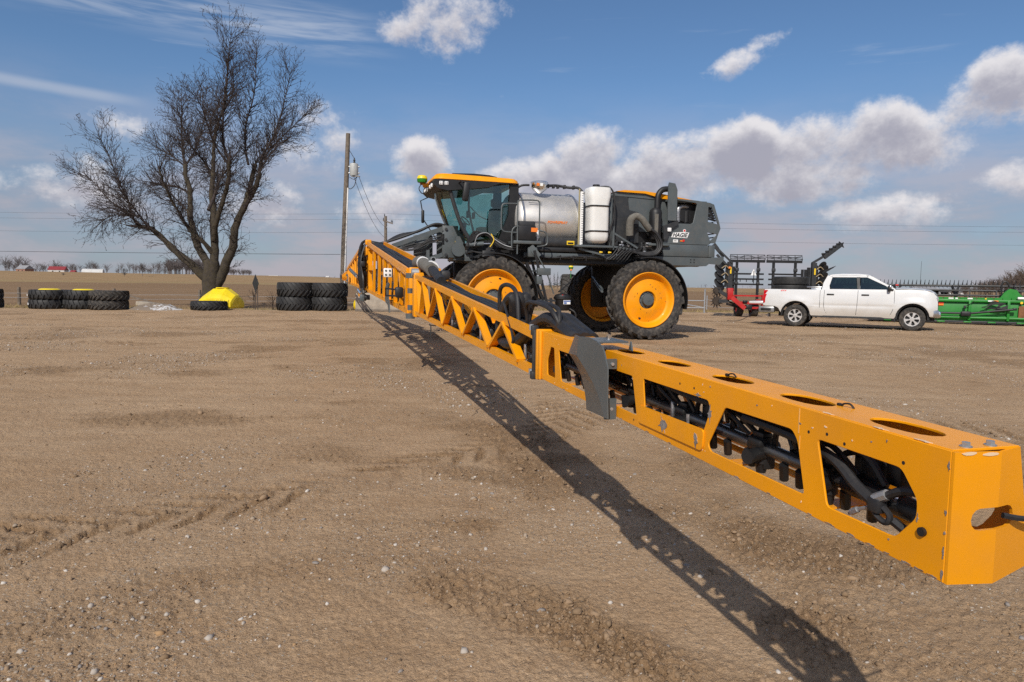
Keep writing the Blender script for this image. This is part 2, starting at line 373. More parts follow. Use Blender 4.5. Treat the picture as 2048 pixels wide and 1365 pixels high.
# ------------------------------------------------------------------ value noise on arrays
def vnoise(x, y, seed=0):
    xi = np.floor(x).astype(np.int64); yi = np.floor(y).astype(np.int64); fx = x - xi; fy = y - yi
    def h(a, b):
        n = (a * 374761393 + b * 668265263 + seed * 974634777) & 0x7fffffff
        n = ((n ^ (n >> 13)) * 1274126177) & 0x7fffffff
        return ((n ^ (n >> 16)) & 0xffff) / 65535.0
    sx = fx * fx * (3 - 2 * fx); sy = fy * fy * (3 - 2 * fy)
    a = h(xi, yi); b = h(xi + 1, yi); c = h(xi, yi + 1); d = h(xi + 1, yi + 1)
    return (a * (1 - sx) + b * sx) * (1 - sy) + (c * (1 - sx) + d * sx) * sy
def fbm(x, y, octs=4, gain=0.5, seed=0):
    s = 0; a = 1; t = 0; k = 1.0
    for i in range(octs):
        s = s + a * vnoise(x * k + 17.3 * i, y * k - 9.1 * i, seed + i); t += a; a *= gain; k *= 2.03
    return s / t
def worley(x, y, seed=0):
    """distance to the nearest scattered point and that point's own random value"""
    xi = np.floor(x).astype(np.int64); yi = np.floor(y).astype(np.int64); best = np.full(x.shape, 9.0); val = np.zeros(x.shape)
    def h(a, b, k):
        n = (a * 374761393 + b * 668265263 + (seed + k) * 974634777) & 0x7fffffff
        n = ((n ^ (n >> 13)) * 1274126177) & 0x7fffffff
        return ((n ^ (n >> 16)) & 0xffff) / 65535.0
    for i in (-1, 0, 1):
        for j in (-1, 0, 1):
            a = xi + i; b = yi + j; d = np.hypot(a + h(a, b, 1) - x, b + h(a, b, 2) - y); m = d < best
            best = np.where(m, d, best); val = np.where(m, h(a, b, 3), val)
    return best, val
def sstep(a, b, x):
    t = np.clip((x - a) / (b - a), 0, 1); return t * t * (3 - 2 * t)
# ------------------------------------------------------------------ ground
EDGE = [(-200, 10), (-60, 27), (-22, 31.2), (-12, 33.0), (-5, 34.2), (3, 38.0), (12, 38.6), (30, 35.5), (60, 30), (200, 10)]
def lot_edge(x): return np.interp(x, [e[0] for e in EDGE], [e[1] for e in EDGE])
TRACKS = [  # polyline, half width, roughness, lug period (0 = none)
    ([(-4.6, 2.5), (-2.64, 3.45), (-1.9, 3.95), (-1.1, 4.62), (0.3, 6.2), (1.0, 8.5)], 0.36, 1.0, 0.27),
    ([(-8.6, 8.6), (-6.95, 9.5), (-5.9, 11.0), (-4.0, 12.4), (-1.0, 13.6)], 0.16, 0.7, 0.25),
    ([(-0.15, 3.0), (0.12, 2.75), (0.5, 2.4), (1.0, 2.0), (1.7, 1.5)], 0.24, 1.1, 0.0),
    ([(0.5, 11.5), (1.7, 10.2), (3.06, 8.67), (4.0, 7.2), (4.9, 5.9), (5.9, 4.2)], 0.42, 0.95, 0.3),
    ([(0.6, 4.9), (1.3, 3.7), (1.9, 2.7), (2.4, 1.7)], 0.6, 1.0, 0.0),
    ([(1.7, 5.2), (2.4, 4.0), (2.9, 3.0)], 0.35, 0.8, 0.0), ([(-1.5, 5.4), (-0.6, 5.0), (0.2, 4.6)], 0.3, 0.8, 0.0), ([(-0.9, 3.9), (-0.2, 3.8)], 0.2, 0.7, 0.0),
    ([(-13, 15.5), (-8.0, 14.4), (-5.2, 15.6), (-2.0, 17.5)], 0.35, 0.9, 0.3),
    ([(-12, 19.5), (-7.0, 19.0), (-3.5, 20.3), (1, 23)], 0.45, 0.9, 0.3),
    ([(-9, 22.5), (-4.0, 22.5), (-0.5, 25)], 0.55, 0.8, 0.3),
    ([(-1.6, 7.6), (-0.3, 6.3), (0.6, 5.3), (1.1, 4.4)], 0.4, 0.85, 0.0),
    ([(-3.2, 1.7), (-1.9, 2.5), (-0.8, 3.1), (0.0, 3.9)], 0.3, 0.35, 0.0),
    ([(3.0, 15.0), (6.5, 14.0), (10, 12.0), (13, 11)], 0.5, 0.7, 0.3),
    ([(4.0, 21.5), (9.0, 20.5), (16, 18.5)], 0.5, 0.5, 0.0)]
def lot_fields(x, y):
    """height, clod mask, gravel mask of the dirt lot"""
    base = (fbm(x * 0.35, y * 0.35, 3, 0.5, 3) - 0.5) * 0.05 + (fbm(x * 1.6, y * 1.6, 3, 0.5, 5) - 0.5) * 0.022
    clod = np.zeros_like(x); lug = np.zeros_like(x)
    for li, (pl, hw, rough, per) in enumerate(TRACKS):
        best = np.full_like(x, 1e9); along = np.zeros_like(x); side = np.zeros_like(x); acc = 0.0
        for (ax, ay), (bx, by) in zip(pl[:-1], pl[1:]):
            L = hypot(bx - ax, by - ay); tx, ty = (bx - ax) / L, (by - ay) / L
            t = np.clip((x - ax) * tx + (y - ay) * ty, 0, L); dx = x - ax - t * tx; dy = y - ay - t * ty; d = np.hypot(dx, dy)
            m = d < best; best = np.where(m, d, best); along = np.where(m, acc + t, along); side = np.where(m, dx * -ty + dy * tx, side); acc += L
        wob = (fbm(x * 1.3, y * 1.3, 2, 0.5, 20 + li) - 0.5) * hw * 1.4
        k = 1 - sstep(hw * 0.55, hw * 1.25, best + wob)
        patch = sstep(0.34, 0.6, fbm(x * 1.1 + 31 * li, y * 1.1, 2, 0.5, 40 + li))
        if per:
            ph = (along + np.abs(side) * 1.1 + (fbm(x * 3, y * 3, 2, .5, 44) - .5) * .12) / per; w = np.abs((ph % 1.0) - 0.5) * 2
            bar = sstep(0.62, 0.80, w) * sstep(0.03, 0.09, np.abs(side)); lug = np.maximum(lug, k * rough * bar * (0.3 + 0.7 * patch))
            clod = np.maximum(clod, k * rough * (0.12 + 0.75 * patch * sstep(0.3, 0.7, w)))
        else:
            clod = np.maximum(clod, k * rough * (0.3 + 0.7 * patch))
    extra = sstep(0.57, 0.72, fbm(x * 0.6 + 9, y * 0.6, 4, 0.55, 60)) * 0.7
    clod = np.maximum(clod, extra)
    c1 = fbm(x * 15, y * 15, 4, 0.62, 70); c2 = fbm(x * 42, y * 42, 3, 0.6, 80)
    lump = np.clip((c1 - 0.42) * 3.2, 0, 1); lump2 = np.clip((c2 - 0.45) * 3, 0, 1)
    w1, v1 = worley(x * 21, y * 21, 500); w2, v2 = worley(x * 44, y * 44, 510)
    lump = np.clip(0.75 - w1, 0, 1) * (0.25 + 1.1 * v1); lump2 = np.clip(0.7 - w2, 0, 1) * (0.2 + v2)
    h = base + clod * (lump * 0.042 + lump2 * 0.028 - 0.009) - lug * 0.030 + (c2 - 0.5) * 0.011 + lump2 * 0.007 * (fbm(x * 1.7, y * 1.7, 3, .6, 96) > .5) + (fbm(x * 90, y * 90, 2, 0.6, 90) - 0.5) * 0.006 + (fbm(x * 6, y * 6, 3, 0.6, 95) - 0.5) * 0.012
    grav = sstep(0.45, 0.70, fbm(x * 0.5 + 4, y * 0.5 - 3, 4, 0.6, 100)) * (1 - 0.5 * np.clip(clod, 0, 1))
    return h, np.clip(clod + lug * 0.5, 0, 1), grav

def add_float_attr(me, name, arr):
    a = me.attributes.new(name, 'FLOAT', 'POINT'); a.data.foreach_set('value', np.asarray(arr, dtype=np.float32))
def grid_mesh(name, X, Y, Z, mask=None, wrap=False):
    nr, na = X.shape
    co = np.stack([X, Y, Z], -1).reshape(-1, 3).astype(np.float32)
    i = np.arange((nr - 1) * (na - 1)); r = i // (na - 1); a = i % (na - 1)
    q = np.stack([r * na + a, r * na + a + 1, (r + 1) * na + a + 1, (r + 1) * na + a], -1)
    if mask is not None:
        q = q[mask.reshape(-1)[q].all(1)]
        used = np.zeros(len(co), bool); used[q.reshape(-1)] = True
        idx = np.cumsum(used) - 1; co = co[used]; q = idx[q]
    else: used = np.ones(len(co), bool)
    me = bpy.data.meshes.new(name); me.vertices.add(len(co)); me.vertices.foreach_set('co', co.reshape(-1))
    me.loops.add(q.size); me.loops.foreach_set('vertex_index', q.reshape(-1).astype(np.int32))
    me.polygons.add(len(q)); me.polygons.foreach_set('loop_start', np.arange(0, q.size, 4, dtype=np.int32)); me.polygons.foreach_set('loop_total', np.full(len(q), 4, np.int32))
    me.polygons.foreach_set('use_smooth', np.ones(len(q), bool)); me.update(calc_edges=True)
    return me, used

def dirt_material():
    m = bpy.data.materials.new('dirt_lot'); m.use_nodes = True; t = m.node_tree; N = NT(t); b = t.nodes['Principled BSDF']
    o = N.n('ShaderNodeTexCoord').outputs['Object']
    cl = N.n('ShaderNodeAttribute', attribute_name='clod').outputs['Fac']; gr = N.n('ShaderNodeAttribute', attribute_name='grav').outputs['Fac']
    big = N.noise(o, 0.35, 4, 0.55); mid = N.noise(o, 2.6, 5, 0.6); fine = N.noise(o, 38, 4, 0.65)
    stv = N.n('ShaderNodeMapping'); stv.inputs['Rotation'].default_value = (0, 0, radians(-28)); stv.inputs['Scale'].default_value = (0.35, 2.4, 1); t.links.new(o, stv.inputs[0])
    streak = N.noise(stv.outputs[0], 1.4, 4, 0.55)
    c = N.mix(N.mapr(big, 0.3, 0.7), (0.39, 0.254, 0.145), (0.48, 0.332, 0.203))
    c = N.mix(N.m('MULTIPLY', N.mapr(streak, 0.42, 0.68), 0.7), c, (0.355, 0.227, 0.126))
    c = N.mix(N.m('MULTIPLY', N.mapr(mid, 0.35, 0.7), 0.45), c, (0.50, 0.357, 0.224))
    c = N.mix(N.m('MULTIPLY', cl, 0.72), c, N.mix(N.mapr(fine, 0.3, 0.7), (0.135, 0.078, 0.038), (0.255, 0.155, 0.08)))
    c = N.mix(N.m('MULTIPLY', N.mapr(fine, 0.46, 0.68), 0.45), c, (0.235, 0.15, 0.084)); crumb_shade_grit = N.noise(o, 95, 4, 0.7); c = N.mix(N.m('MULTIPLY', N.mapr(crumb_shade_grit, 0.54, 0.70), 0.6), c, (0.17, 0.108, 0.06)); c = N.mix(N.m('MULTIPLY', N.mapr(crumb_shade_grit, 0.46, 0.30), 0.5), c, (0.60, 0.45, 0.31))  # dark specks paint crumb shadows into the colour; pale specks are grains
    # fine crushed stone worn into the dirt
    vo = N.n('ShaderNodeTexVoronoi'); vo.inputs['Scale'].default_value = 85; t.links.new(o, vo.inputs['Vector'])
    sep = N.n('ShaderNodeSeparateColor'); t.links.new(vo.outputs['Color'], sep.inputs[0])
    pick = N.m('MULTIPLY', N.m('GREATER_THAN', sep.outputs[0], N.m('MULTIPLY_ADD', gr, -0.42, 0.955)), N.m('LESS_THAN', vo.outputs['Distance'], 0.42))
    scol = N.mix(sep.outputs[1], (0.20, 0.13, 0.075), (0.52, 0.45, 0.36))
    c = N.mix(N.m('MULTIPLY', pick, 0.85), c, scol)
    t.links.new(c, b.inputs['Base Color']); b.inputs['Roughness'].default_value = 0.95; b.inputs['Specular IOR Level'].default_value = 0.15
    hgt = N.m('ADD', N.m('MULTIPLY', fine, 0.7), N.m('MULTIPLY', N.noise(o, 130, 4, 0.7), 0.5)); hgt = N.m('ADD', hgt, N.m('MULTIPLY', N.noise(o, 14, 4, 0.65), 0.8)); hgt = N.m('ADD', hgt, N.m('MULTIPLY', pick, 0.3))
    bn = N.n('ShaderNodeBump'); bn.inputs['Strength'].default_value = 0.9; bn.inputs['Distance'].default_value = 0.022; t.links.new(hgt, bn.inputs['Height']); t.links.new(bn.outputs[0], b.inputs['Normal'])
    return m
def field_height(x, y):
    d = np.hypot(x, y) + 1e-6; s = x / d
    left = 1 - sstep(-0.30, -0.02, s); front = sstep(0, 60, y)
    ridge = sstep(230, 430, d) * 4.6 * left * front
    return ridge + (fbm(x * 0.02, y * 0.02, 3, 0.5, 7) - 0.5) * 0.5 * sstep(60, 200, d) + (fbm(x * .3, y * .3, 3, .5, 8) - .5) * 0.06 - 0.09
def field_material():
    m = bpy.data.materials.new('ploughed_field'); m.use_nodes = True; t = m.node_tree; N = NT(t); b = t.nodes['Principled BSDF']
    o = N.n('ShaderNodeTexCoord').outputs['Object']; sp = N.n('ShaderNodeSeparateXYZ'); t.links.new(o, sp.inputs[0])
    dist = N.m('SQRT', N.m('ADD', N.m('MULTIPLY', sp.outputs[0], sp.outputs[0]), N.m('MULTIPLY', sp.outputs[1], sp.outputs[1])))
    vg = N.n('ShaderNodeAttribute', attribute_name='verge').outputs['Fac']
    rows = N.n('ShaderNodeMapping'); rows.inputs['Scale'].default_value = (0.012, 0.09, 1); rows.inputs['Rotation'].default_value = (0, 0, radians(6)); t.links.new(o, rows.inputs[0])
    rn = N.noise(rows.outputs[0], 3.0, 5, 0.6); fn = N.noise(o, 6.0, 5, 0.65); bn_ = N.noise(o, 0.05, 3, 0.5)
    soil = N.mix(N.mapr(rn, 0.3, 0.7), (0.19, 0.120, 0.068), (0.25, 0.165, 0.098))
    soil = N.mix(N.m('MULTIPLY', N.mapr(fn, 0.4, 0.75), 0.45), soil, (0.28, 0.19, 0.115))
    stub = N.mix(N.mapr(rn, 0.3, 0.7), (0.27, 0.178, 0.095), (0.33, 0.225, 0.125))
    c = N.mix(N.mapr(N.m('MULTIPLY_ADD', bn_, 60, dist), 275, 290), soil, stub)
    grass = N.mix(N.mapr(fn, 0.3, 0.7), (0.20, 0.15, 0.07), (0.36, 0.28, 0.145))
    c = N.mix(N.m('MULTIPLY', vg, N.mapr(fn, 0.25, 0.5)), c, grass)
    t.links.new(c, b.inputs['Base Color']); b.inputs['Roughness'].default_value = 1.0; b.inputs['Specular IOR Level'].default_value = 0.05
    bp = N.n('ShaderNodeBump'); bp.inputs['Strength'].default_value = 0.8; bp.inputs['Distance'].default_value = 0.06; t.links.new(N.noise(o, 3.5, 6, 0.7), bp.inputs['Height']); t.links.new(bp.outputs[0], b.inputs['Normal'])
    return m

def build_ground():
    # rings closer together where the lot is near
    r = [1.3]
    while r[-1] < 46: r.append(r[-1] + min(r[-1] ** 2 / 560, 0.0054 * r[-1] + 0.013))
    r = np.array(r)
    a = np.concatenate([np.linspace(-178, -50, 60, endpoint=False), np.linspace(-50, 50, 760, endpoint=False), np.linspace(50, 178, 61)])
    A, Rr = np.meshgrid(np.radians(a), r); X = Rr * np.sin(A); Y = Rr * np.cos(A)
    h, cl, gr = lot_fields(X, Y)
    ed = lot_edge(X) + (fbm(X * 0.5, X * 0.1, 3, 0.6, 200) - 0.5) * 1.2
    h = h - 0.16 * sstep(-0.6, 0.9, Y - ed)
    me, used = grid_mesh('dirt_lot', X, Y, h, mask=(Y < ed + 1.0))
    add_float_attr(me, 'clod', cl.reshape(-1)[used]); add_float_attr(me, 'grav', gr.reshape(-1)[used])
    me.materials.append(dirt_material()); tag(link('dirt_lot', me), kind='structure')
    # inner disc under the camera and the land out to the horizon: one sheet, a little lower
    r = np.concatenate([[0.01, 1.0, 5, 12, 20], np.arange(26, 60, 0.9), np.geomspace(60, 9000, 110)])
    a = np.radians(np.concatenate([np.linspace(-180, -50, 60, endpoint=False), np.linspace(-50, 50, 260, endpoint=False), np.linspace(50, 180, 61)]))
    A, Rr = np.meshgrid(a, r); X = Rr * np.sin(A); Y = Rr * np.cos(A)
    Z = field_height(X, Y); Z = np.where(Rr < 25, -0.2, Z)
    me, used = grid_mesh('field', X, Y, Z)
    e = Y - lot_edge(X); vg = (1 - sstep(1.5, 4.0, e + (fbm(X * .4, Y * .4, 2, .5, 9) - .5) * 3)) * (Rr > 24)
    dd = np.hypot(X, Y); vg = np.maximum(vg, sstep(250, 256, dd) * (1 - sstep(266, 280, dd)) * 0.8)
    add_float_attr(me, 'verge', vg.reshape(-1)); me.materials.append(field_material()); tag(link('field', me), kind='structure')
build_ground()

def build_gravel():
    """loose stones and clods lying on the lot: nobody could count them"""
    rs = np.random.RandomState(5); n = 120000
    u = rs.rand(n); rr = 1.9 * (30 / 1.9) ** u; aa = np.radians(rs.uniform(-46, 46, n)); x = rr * np.sin(aa); y = rr * np.cos(aa)
    h, cl, gr = lot_fields(x, y)
    keep = (rs.rand(n) < 0.03 + 0.75 * gr ** 1.8) & (y < lot_edge(x) - 0.3)
    isc = (rs.rand(n) < 0.62 * np.clip(cl - .22, 0, 1)) & (rr < 16) & ~keep; idx = np.flatnonzero(isc)[:8000]; nk = int(keep.sum())
    x, y, h, rr = (np.concatenate([q[keep], q[idx]]) for q in (x, y, h, rr)); n = len(x); clodm = np.arange(n) >= nk
    size = np.exp(rs.normal(-5.45, 0.6, n)) * (0.72 + 0.045 * rr); size = np.clip(size, 0.0022, 0.015 + 0.0006 * rr)
    bigp = rs.rand(n) < 0.008; size = np.where(bigp, np.clip(size * 2.2, 0, 0.023), size); size = np.where(clodm, np.clip(size * 1.5, .005, .02 + .001 * rr), size)
    ph = (1 + 5 ** .5) / 2
    ico = np.array([(-1, ph, 0), (1, ph, 0), (-1, -ph, 0), (1, -ph, 0), (0, -1, ph), (0, 1, ph), (0, -1, -ph), (0, 1, -ph), (ph, 0, -1), (ph, 0, 1), (-ph, 0, -1), (-ph, 0, 1)]) / 1.9
    fc = np.array([(0, 11, 5), (0, 5, 1), (0, 1, 7), (0, 7, 10), (0, 10, 11), (1, 5, 9), (5, 11, 4), (11, 10, 2), (10, 7, 6), (7, 1, 8), (3, 9, 4), (3, 4, 2), (3, 2, 6), (3, 6, 8), (3, 8, 9), (4, 9, 5), (2, 4, 11), (6, 2, 10), (8, 6, 7), (9, 8, 1)])
    jit = 1 + rs.uniform(-0.32, 0.32, (n, 12, 1)); V = ico[None] * jit
    sc = np.stack([rs.uniform(0.75, 1.45, n), rs.uniform(0.6, 1.0, n), rs.uniform(0.5, 0.95, n)], -1); V = V * sc[:, None, :]
    th = rs.uniform(0, 2 * pi, n); c, s = np.cos(th), np.sin(th)
    V = np.stack([V[..., 0] * c[:, None] - V[..., 1] * s[:, None], V[..., 0] * s[:, None] + V[..., 1] * c[:, None], V[..., 2]], -1) * size[:, None, None]
    V += np.stack([x, y, h - size * 0.02], -1)[:, None, :]
    F = (fc[None] + (np.arange(n) * 12)[:, None, None]).reshape(-1, 3); V = V.reshape(-1, 3); tone = np.repeat(np.where(clodm, rs.rand(n) * .5, rs.rand(n)), 12)
    # farther off the stones are simpler solids
    k = 260000; rr = np.sqrt(rs.uniform(5.5 ** 2, 27 ** 2, k)); aa = np.radians(rs.uniform(-44, 44, k)); x = rr * np.sin(aa); y = rr * np.cos(aa); h, cl, gr = lot_fields(x, y)
    keep = (rs.rand(k) < 0.012 + 0.42 * gr ** 2.0) & (y < lot_edge(x) - 0.3); x, y, h, rr = x[keep][:22000], y[keep][:22000], h[keep][:22000], rr[keep][:22000]; k = len(x)
    oc = np.array([(1, 0, 0), (0, 1, 0), (-1, 0, 0), (0, -1, 0), (0, 0, .7), (0, 0, -.7)], float); of = np.array([(0, 1, 4), (1, 2, 4), (2, 3, 4), (3, 0, 4), (1, 0, 5), (2, 1, 5), (3, 2, 5), (0, 3, 5)])
    sz = np.clip(np.exp(rs.normal(-4.75, .45, k)), .004, .03); W = oc[None] * (1 + rs.uniform(-.35, .35, (k, 6, 1))) * sz[:, None, None]; th = rs.uniform(0, 6.28, k); c, s = np.cos(th)[:, None], np.sin(th)[:, None]
    W = np.stack([W[..., 0] * c - W[..., 1] * s, W[..., 0] * s + W[..., 1] * c, W[..., 2]], -1) + np.stack([x, y, h + sz * .1], -1)[:, None, :]
    F = np.concatenate([F, (of[None] + (np.arange(k) * 6)[:, None, None]).reshape(-1, 3) + len(V)]); V = np.concatenate([V, W.reshape(-1, 3)]); tone = np.concatenate([tone, np.repeat(rs.rand(k), 6)])
    me = bpy.data.meshes.new('gravel'); me.vertices.add(len(V)); me.vertices.foreach_set('co', V.reshape(-1).astype(np.float32))
    me.loops.add(F.size); me.loops.foreach_set('vertex_index', F.reshape(-1).astype(np.int32)); me.polygons.add(len(F))
    me.polygons.foreach_set('loop_start', np.arange(0, F.size, 3, dtype=np.int32)); me.polygons.foreach_set('loop_total', np.full(len(F), 3, np.int32)); me.update(calc_edges=True)
    add_float_attr(me, 'tone', tone)
    m = bpy.data.materials.new('gravel_stone'); m.use_nodes = True; t = m.node_tree; N = NT(t); b = t.nodes['Principled BSDF']
    tn = N.n('ShaderNodeAttribute', attribute_name='tone').outputs['Fac']; o = N.n('ShaderNodeTexCoord').outputs['Object']
    ra = N.n('ShaderNodeValToRGB'); t.links.new(tn, ra.inputs[0]); e = ra.color_ramp.elements; ra.color_ramp.interpolation = 'CONSTANT'
    cols = [(0, (.21, .138, .078)), (.32, (.29, .195, .118)), (.55, (.34, .275, .21)), (.70, (.25, .23, .215)), (.80, (.44, .395, .345)), (.90, (.38, .23, .11)), (.94, (.56, .52, .47))]
    e[0].color = (*cols[0][1], 1); e[1].position = cols[1][0]; e[1].color = (*cols[1][1], 1)
    for p, cc in cols[2:]: el = e.new(p); el.color = (*cc, 1)
    c = N.mix(N.m('MULTIPLY', N.noise(o, 60, 4, 0.6), 0.4), ra.outputs[0], (0.26, 0.19, 0.13))
    t.links.new(c, b.inputs['Base Color']); b.inputs['Roughness'].default_value = 0.9; b.inputs['Specular IOR Level'].default_value = 0.2
    me.materials.append(m); tag(link('gravel', me), 'loose pale gravel and stones scattered over the dirt lot', 'gravel', kind='stuff')
build_gravel()
# ------------------------------------------------------------------ self-propelled sprayer
FSX, FSY = -0.964371, -0.264554                       # its heading
def s2w(x, y, z=0): return Vector((FSX * x - FSY * y, FSY * x + FSX * y, z))
SO = (-6.0, -17.67, 0.0)                              # its middle on the ground
SPR = empty('self_propelled_sprayer', s2w(SO[0], SO[1]), atan2(FSY, FSX))
tag(SPR, 'tall grey and orange crop sprayer with its long orange boom spread open', 'sprayer')
class SB(MB):
    def done(s, name, mats, parent=SPR, label=None, smooth=35):
        o = s.build(name, mats, parent, smooth=smooth, off=SO)
        if label: o['label'] = label
        return o

def tyre_mesh(name, R, w, rim, nl, lugh, lugw, mats, sweep=0.34, seg=64, tread=True):
    """bias-lug farm tyre about the y axis, outer radius R over the lugs"""
    mb = MB(); c = R - lugh; hw = w / 2
    prof = [(rim, -hw * .72), (rim + (c - rim) * .12, -hw * .80), (rim + (c - rim) * .35, -hw * .97), (rim + (c - rim) * .58, -hw), (rim + (c - rim) * .80, -hw * .95), (c - .035 * R / 1.0, -hw * .80), (c - .008, -hw * .5), (c, 0)]
    prof = prof + [(r, -y) for r, y in prof[-2::-1]]
    inner = [(rim + .02, hw * .6), (rim + .02, -hw * .6), prof[0]]
    mb.lathe(prof + inner, seg=seg)
    def crown(y):
        a = abs(y) / hw; return c - (0.045 * R) * max(0, a - .1) ** 2.2
    if tread:
        for k in range(nl):
            for sg in (-1, 1):
                a0 = 2 * pi * (k + (0.5 if sg > 0 else 0)) / nl; st = []
                for t in (0.02, 0.3, 0.62, 0.96, 1.06):
                    y = sg * t * hw * 0.985; ang = a0 + sweep * (t ** 1.15); rb = crown(y) - .02; rt = crown(y) + lugh * (1 if t < 1 else -0.6)
                    wl = lugw * (0.75 + .4 * t) / R; wt = wl * 0.62
                    if t > 1: y = sg * hw * 1.0
                    st.append([(rb, ang - wl / 2, y), (rb, ang + wl / 2, y), (rt, ang + wt / 2, y), (rt, ang - wt / 2, y)])
                P = [(r * cos(a), y, r * sin(a)) for q in st for r, a, y in q]; F = [(3, 2, 1, 0)]
                n = len(st)
                for i in range(n - 1):
                    for j in range(4): F.append((i * 4 + j, i * 4 + (j + 1) % 4, i * 4 + 4 + (j + 1) % 4, i * 4 + 4 + j))
                F.append(tuple((n - 1) * 4 + j for j in range(4))); mb.add(P, F)
    return mb.mesh(name, mats, 40)

def build_wheels():
    tm = tyre_mesh('tyre', 1.035, 0.5, 0.70, 21, 0.052, 0.088, TYRE, sweep=0.30)
    mb = MB(); mb.lathe([(.715, .20), (.712, .225), (.695, .232), (.675, .215), (.652, .19), (.632, .11), (.60, .075), (.565, .062), (.50, .078), (.42, .10), (.33, .128), (.26, .142), (.235, .140), (.225, .12), (.22, .05), (.0, .05)], seg=72)
    mb.lathe([(.652, .188), (.63, .10), (.628, -.05), (.65, -.19), (.70, -.215), (.715, -.22), (.70, -.20)], seg=72)
    mb.lathe([(.60, .06), (.50, .06), (.2, .03), (0, .03)], seg=48)
    rm = mb.mesh('rim', ORIM, 30)
    mb = MB(); mb.lathe([(.215, .045), (.215, .075), (.16, .085), (.15, .09), (.148, .17), (.138, .188), (.03, .192), (.03, .198), (0, .198)], seg=32)
    for k in range(10):
        a = 2 * pi * k / 10; mb.cyl((.187 * cos(a), .07, .187 * sin(a)), (.187 * cos(a), .108, .187 * sin(a)), .016, seg=6)
    hm = mb.mesh('hub', GREY, 30)
    mb = MB(); mb.cyl((0, -.05, 0), (0, -.42, 0), .30, .26, 24).cyl((0, -.3, 0), (0, -.62, 0), .2, seg=20)
    dm = mb.mesh('wheel_motor', BLACK, 30)
    for (x, y, rz, ang) in ((-3.93, -16.18, 0, .1), (-8.0, -16.18, 0, .24), (-3.93, -19.16, pi, .3), (-8.0, -19.16, pi, .17)):
        w = empty('wheel', (x - SO[0], y - SO[1], 1.02), rz, SPR)
        for n, m in (('tyre', tm), ('rim', rm), ('hub', hm), ('wheel_motor', dm)): o = link(n, m, w); o.rotation_euler = (0, ang if n != 'wheel_motor' else 0, 0)
    rq = random.Random(12)
    for x in (-3.93, -8.0):
        for k in range(11):
            a = rq.uniform(0, 2 * pi); r = rq.choice((.30, .33, .36, .40, .55)); yy = {.30: .136, .33: .130, .36: .121, .40: .108, .55: .067}[r]; L = rq.uniform(.015, .05)
            SB().box((0, 0, 0), (L, .004, .012), Matrix.Rotation(-a + pi / 2 + rq.uniform(-.5, .5), 3, 'Y')).xf(lambda p: p + Vector((x + r * cos(a), -16.18 + yy, 1.02 + r * sin(a)))).done('rim_scuff', DGREY)
    # valve and wear on the outside faces
    for x, y, a in ((-3.93, -15.98, 1.9), (-8.0, -15.98, -1.2)):
        mb = SB().cyl((x + .5 * cos(a), y - .2, 1.02 + .5 * sin(a)), (x + .5 * cos(a), y - .118, 1.02 + .5 * sin(a)), .035, seg=12); mb.done('rim_hole_plug', BLACK)
build_wheels()

def build_chassis():
    for y in (-17.05, -18.29):
        SB().cham((-6.7, y, 2.06), (6.6, .16, .26), .02).done('frame_rail', GREY)
    SB().cham((-6.05, -16.52, 2.11), (2.5, .07, .13), .012).done('side_rail', GREY)
    SB().box((-6.0, -17.67, 1.96), (4.4, 2.1, .05)).box((-6.0, -16.72, 2.05), (4.4, .16, .14)).box((-6, -18.6, 2.05), (4.4, .16, .14)).done('belly_plate', BLACK)
    for x in (-3.93, -8.0):
        for sg, y in ((1, -16.18), (-1, -19.16)):
            m = SB(); yi = y - sg * .52
            m.cham((x, yi, 1.45), (.34, .2, 1.5), .03) if sg > 0 else m.cham((x + .05, yi, 1.4), (.95, .16, 1.3), .06).cham((x - .02, yi, 1.05), (.44, .26, .44), .05).beam((x, yi, 2.15), (x, -17.67, 2.1), .34, .2)
            m.cyl((x + .22, yi, 1.2), (x + .24, yi, 2.05), .05, seg=10)
            m.done('leg', BLACK)
            # mudguard behind the tyre
            a0, a1 = (radians(62), radians(190)) if x > -5 else (radians(75), radians(192))
            f = SB(); f.lathe([(1.075, -.25), (1.095, -.25), (1.105, -.2), (1.105, .2), (1.095, .25), (1.075, .25), (1.09, .2), (1.09, -.2), (1.075, -.25)], (x, y, 1.02), seg=28, a0=a0, a1=a1)
            f.beam((x - .75, y - sg * .05, 1.86), (x - .5, y - sg * .5, 2.0), .05, .05)
            f.done('mudguard', BLACK)
    # steering stay seen inside the far rear wheel
    SB().tube([(-7.35, -18.2, 1.62), (-7.1, -16.9, 1.28), (-6.95, -16.55, 1.22)], .03).tube([(-7.4, -18.2, 1.5), (-7.1, -16.95, 1.22), (-6.95, -16.55, 1.22)], .03).done('steering_rod', GREY)
    # rear sub-frame and bumper
    SB().prism([(-8.35, 2.16), (-10.2, 2.16), (-10.42, 2.2), (-10.42, 2.1), (-10.3, 1.98), (-9.98, 2.0), (-9.9, 1.94), (-8.6, 1.94), (-8.35, 2.06)], -16.5, -16.44).prism([(-8.35, 2.16), (-10.42, 2.18), (-10.3, 1.98), (-9.9, 1.95), (-8.35, 2.0)], -18.9, -18.84).box((-9.2, -17.67, 1.97), (1.5, 2.3, .06)).cham((-10.2, -17.67, 2.13), (.25, 2.38, .1), .02).done('rear_bumper', GREY)
    b = SB()
    for x in (-9.42, -9.52):
        for z in (2.03, 2.1): b.cyl((x, -16.46, z), (x, -16.425, z), .014, seg=8)
    b.done('bumper_bolts', BLACK)
build_chassis()

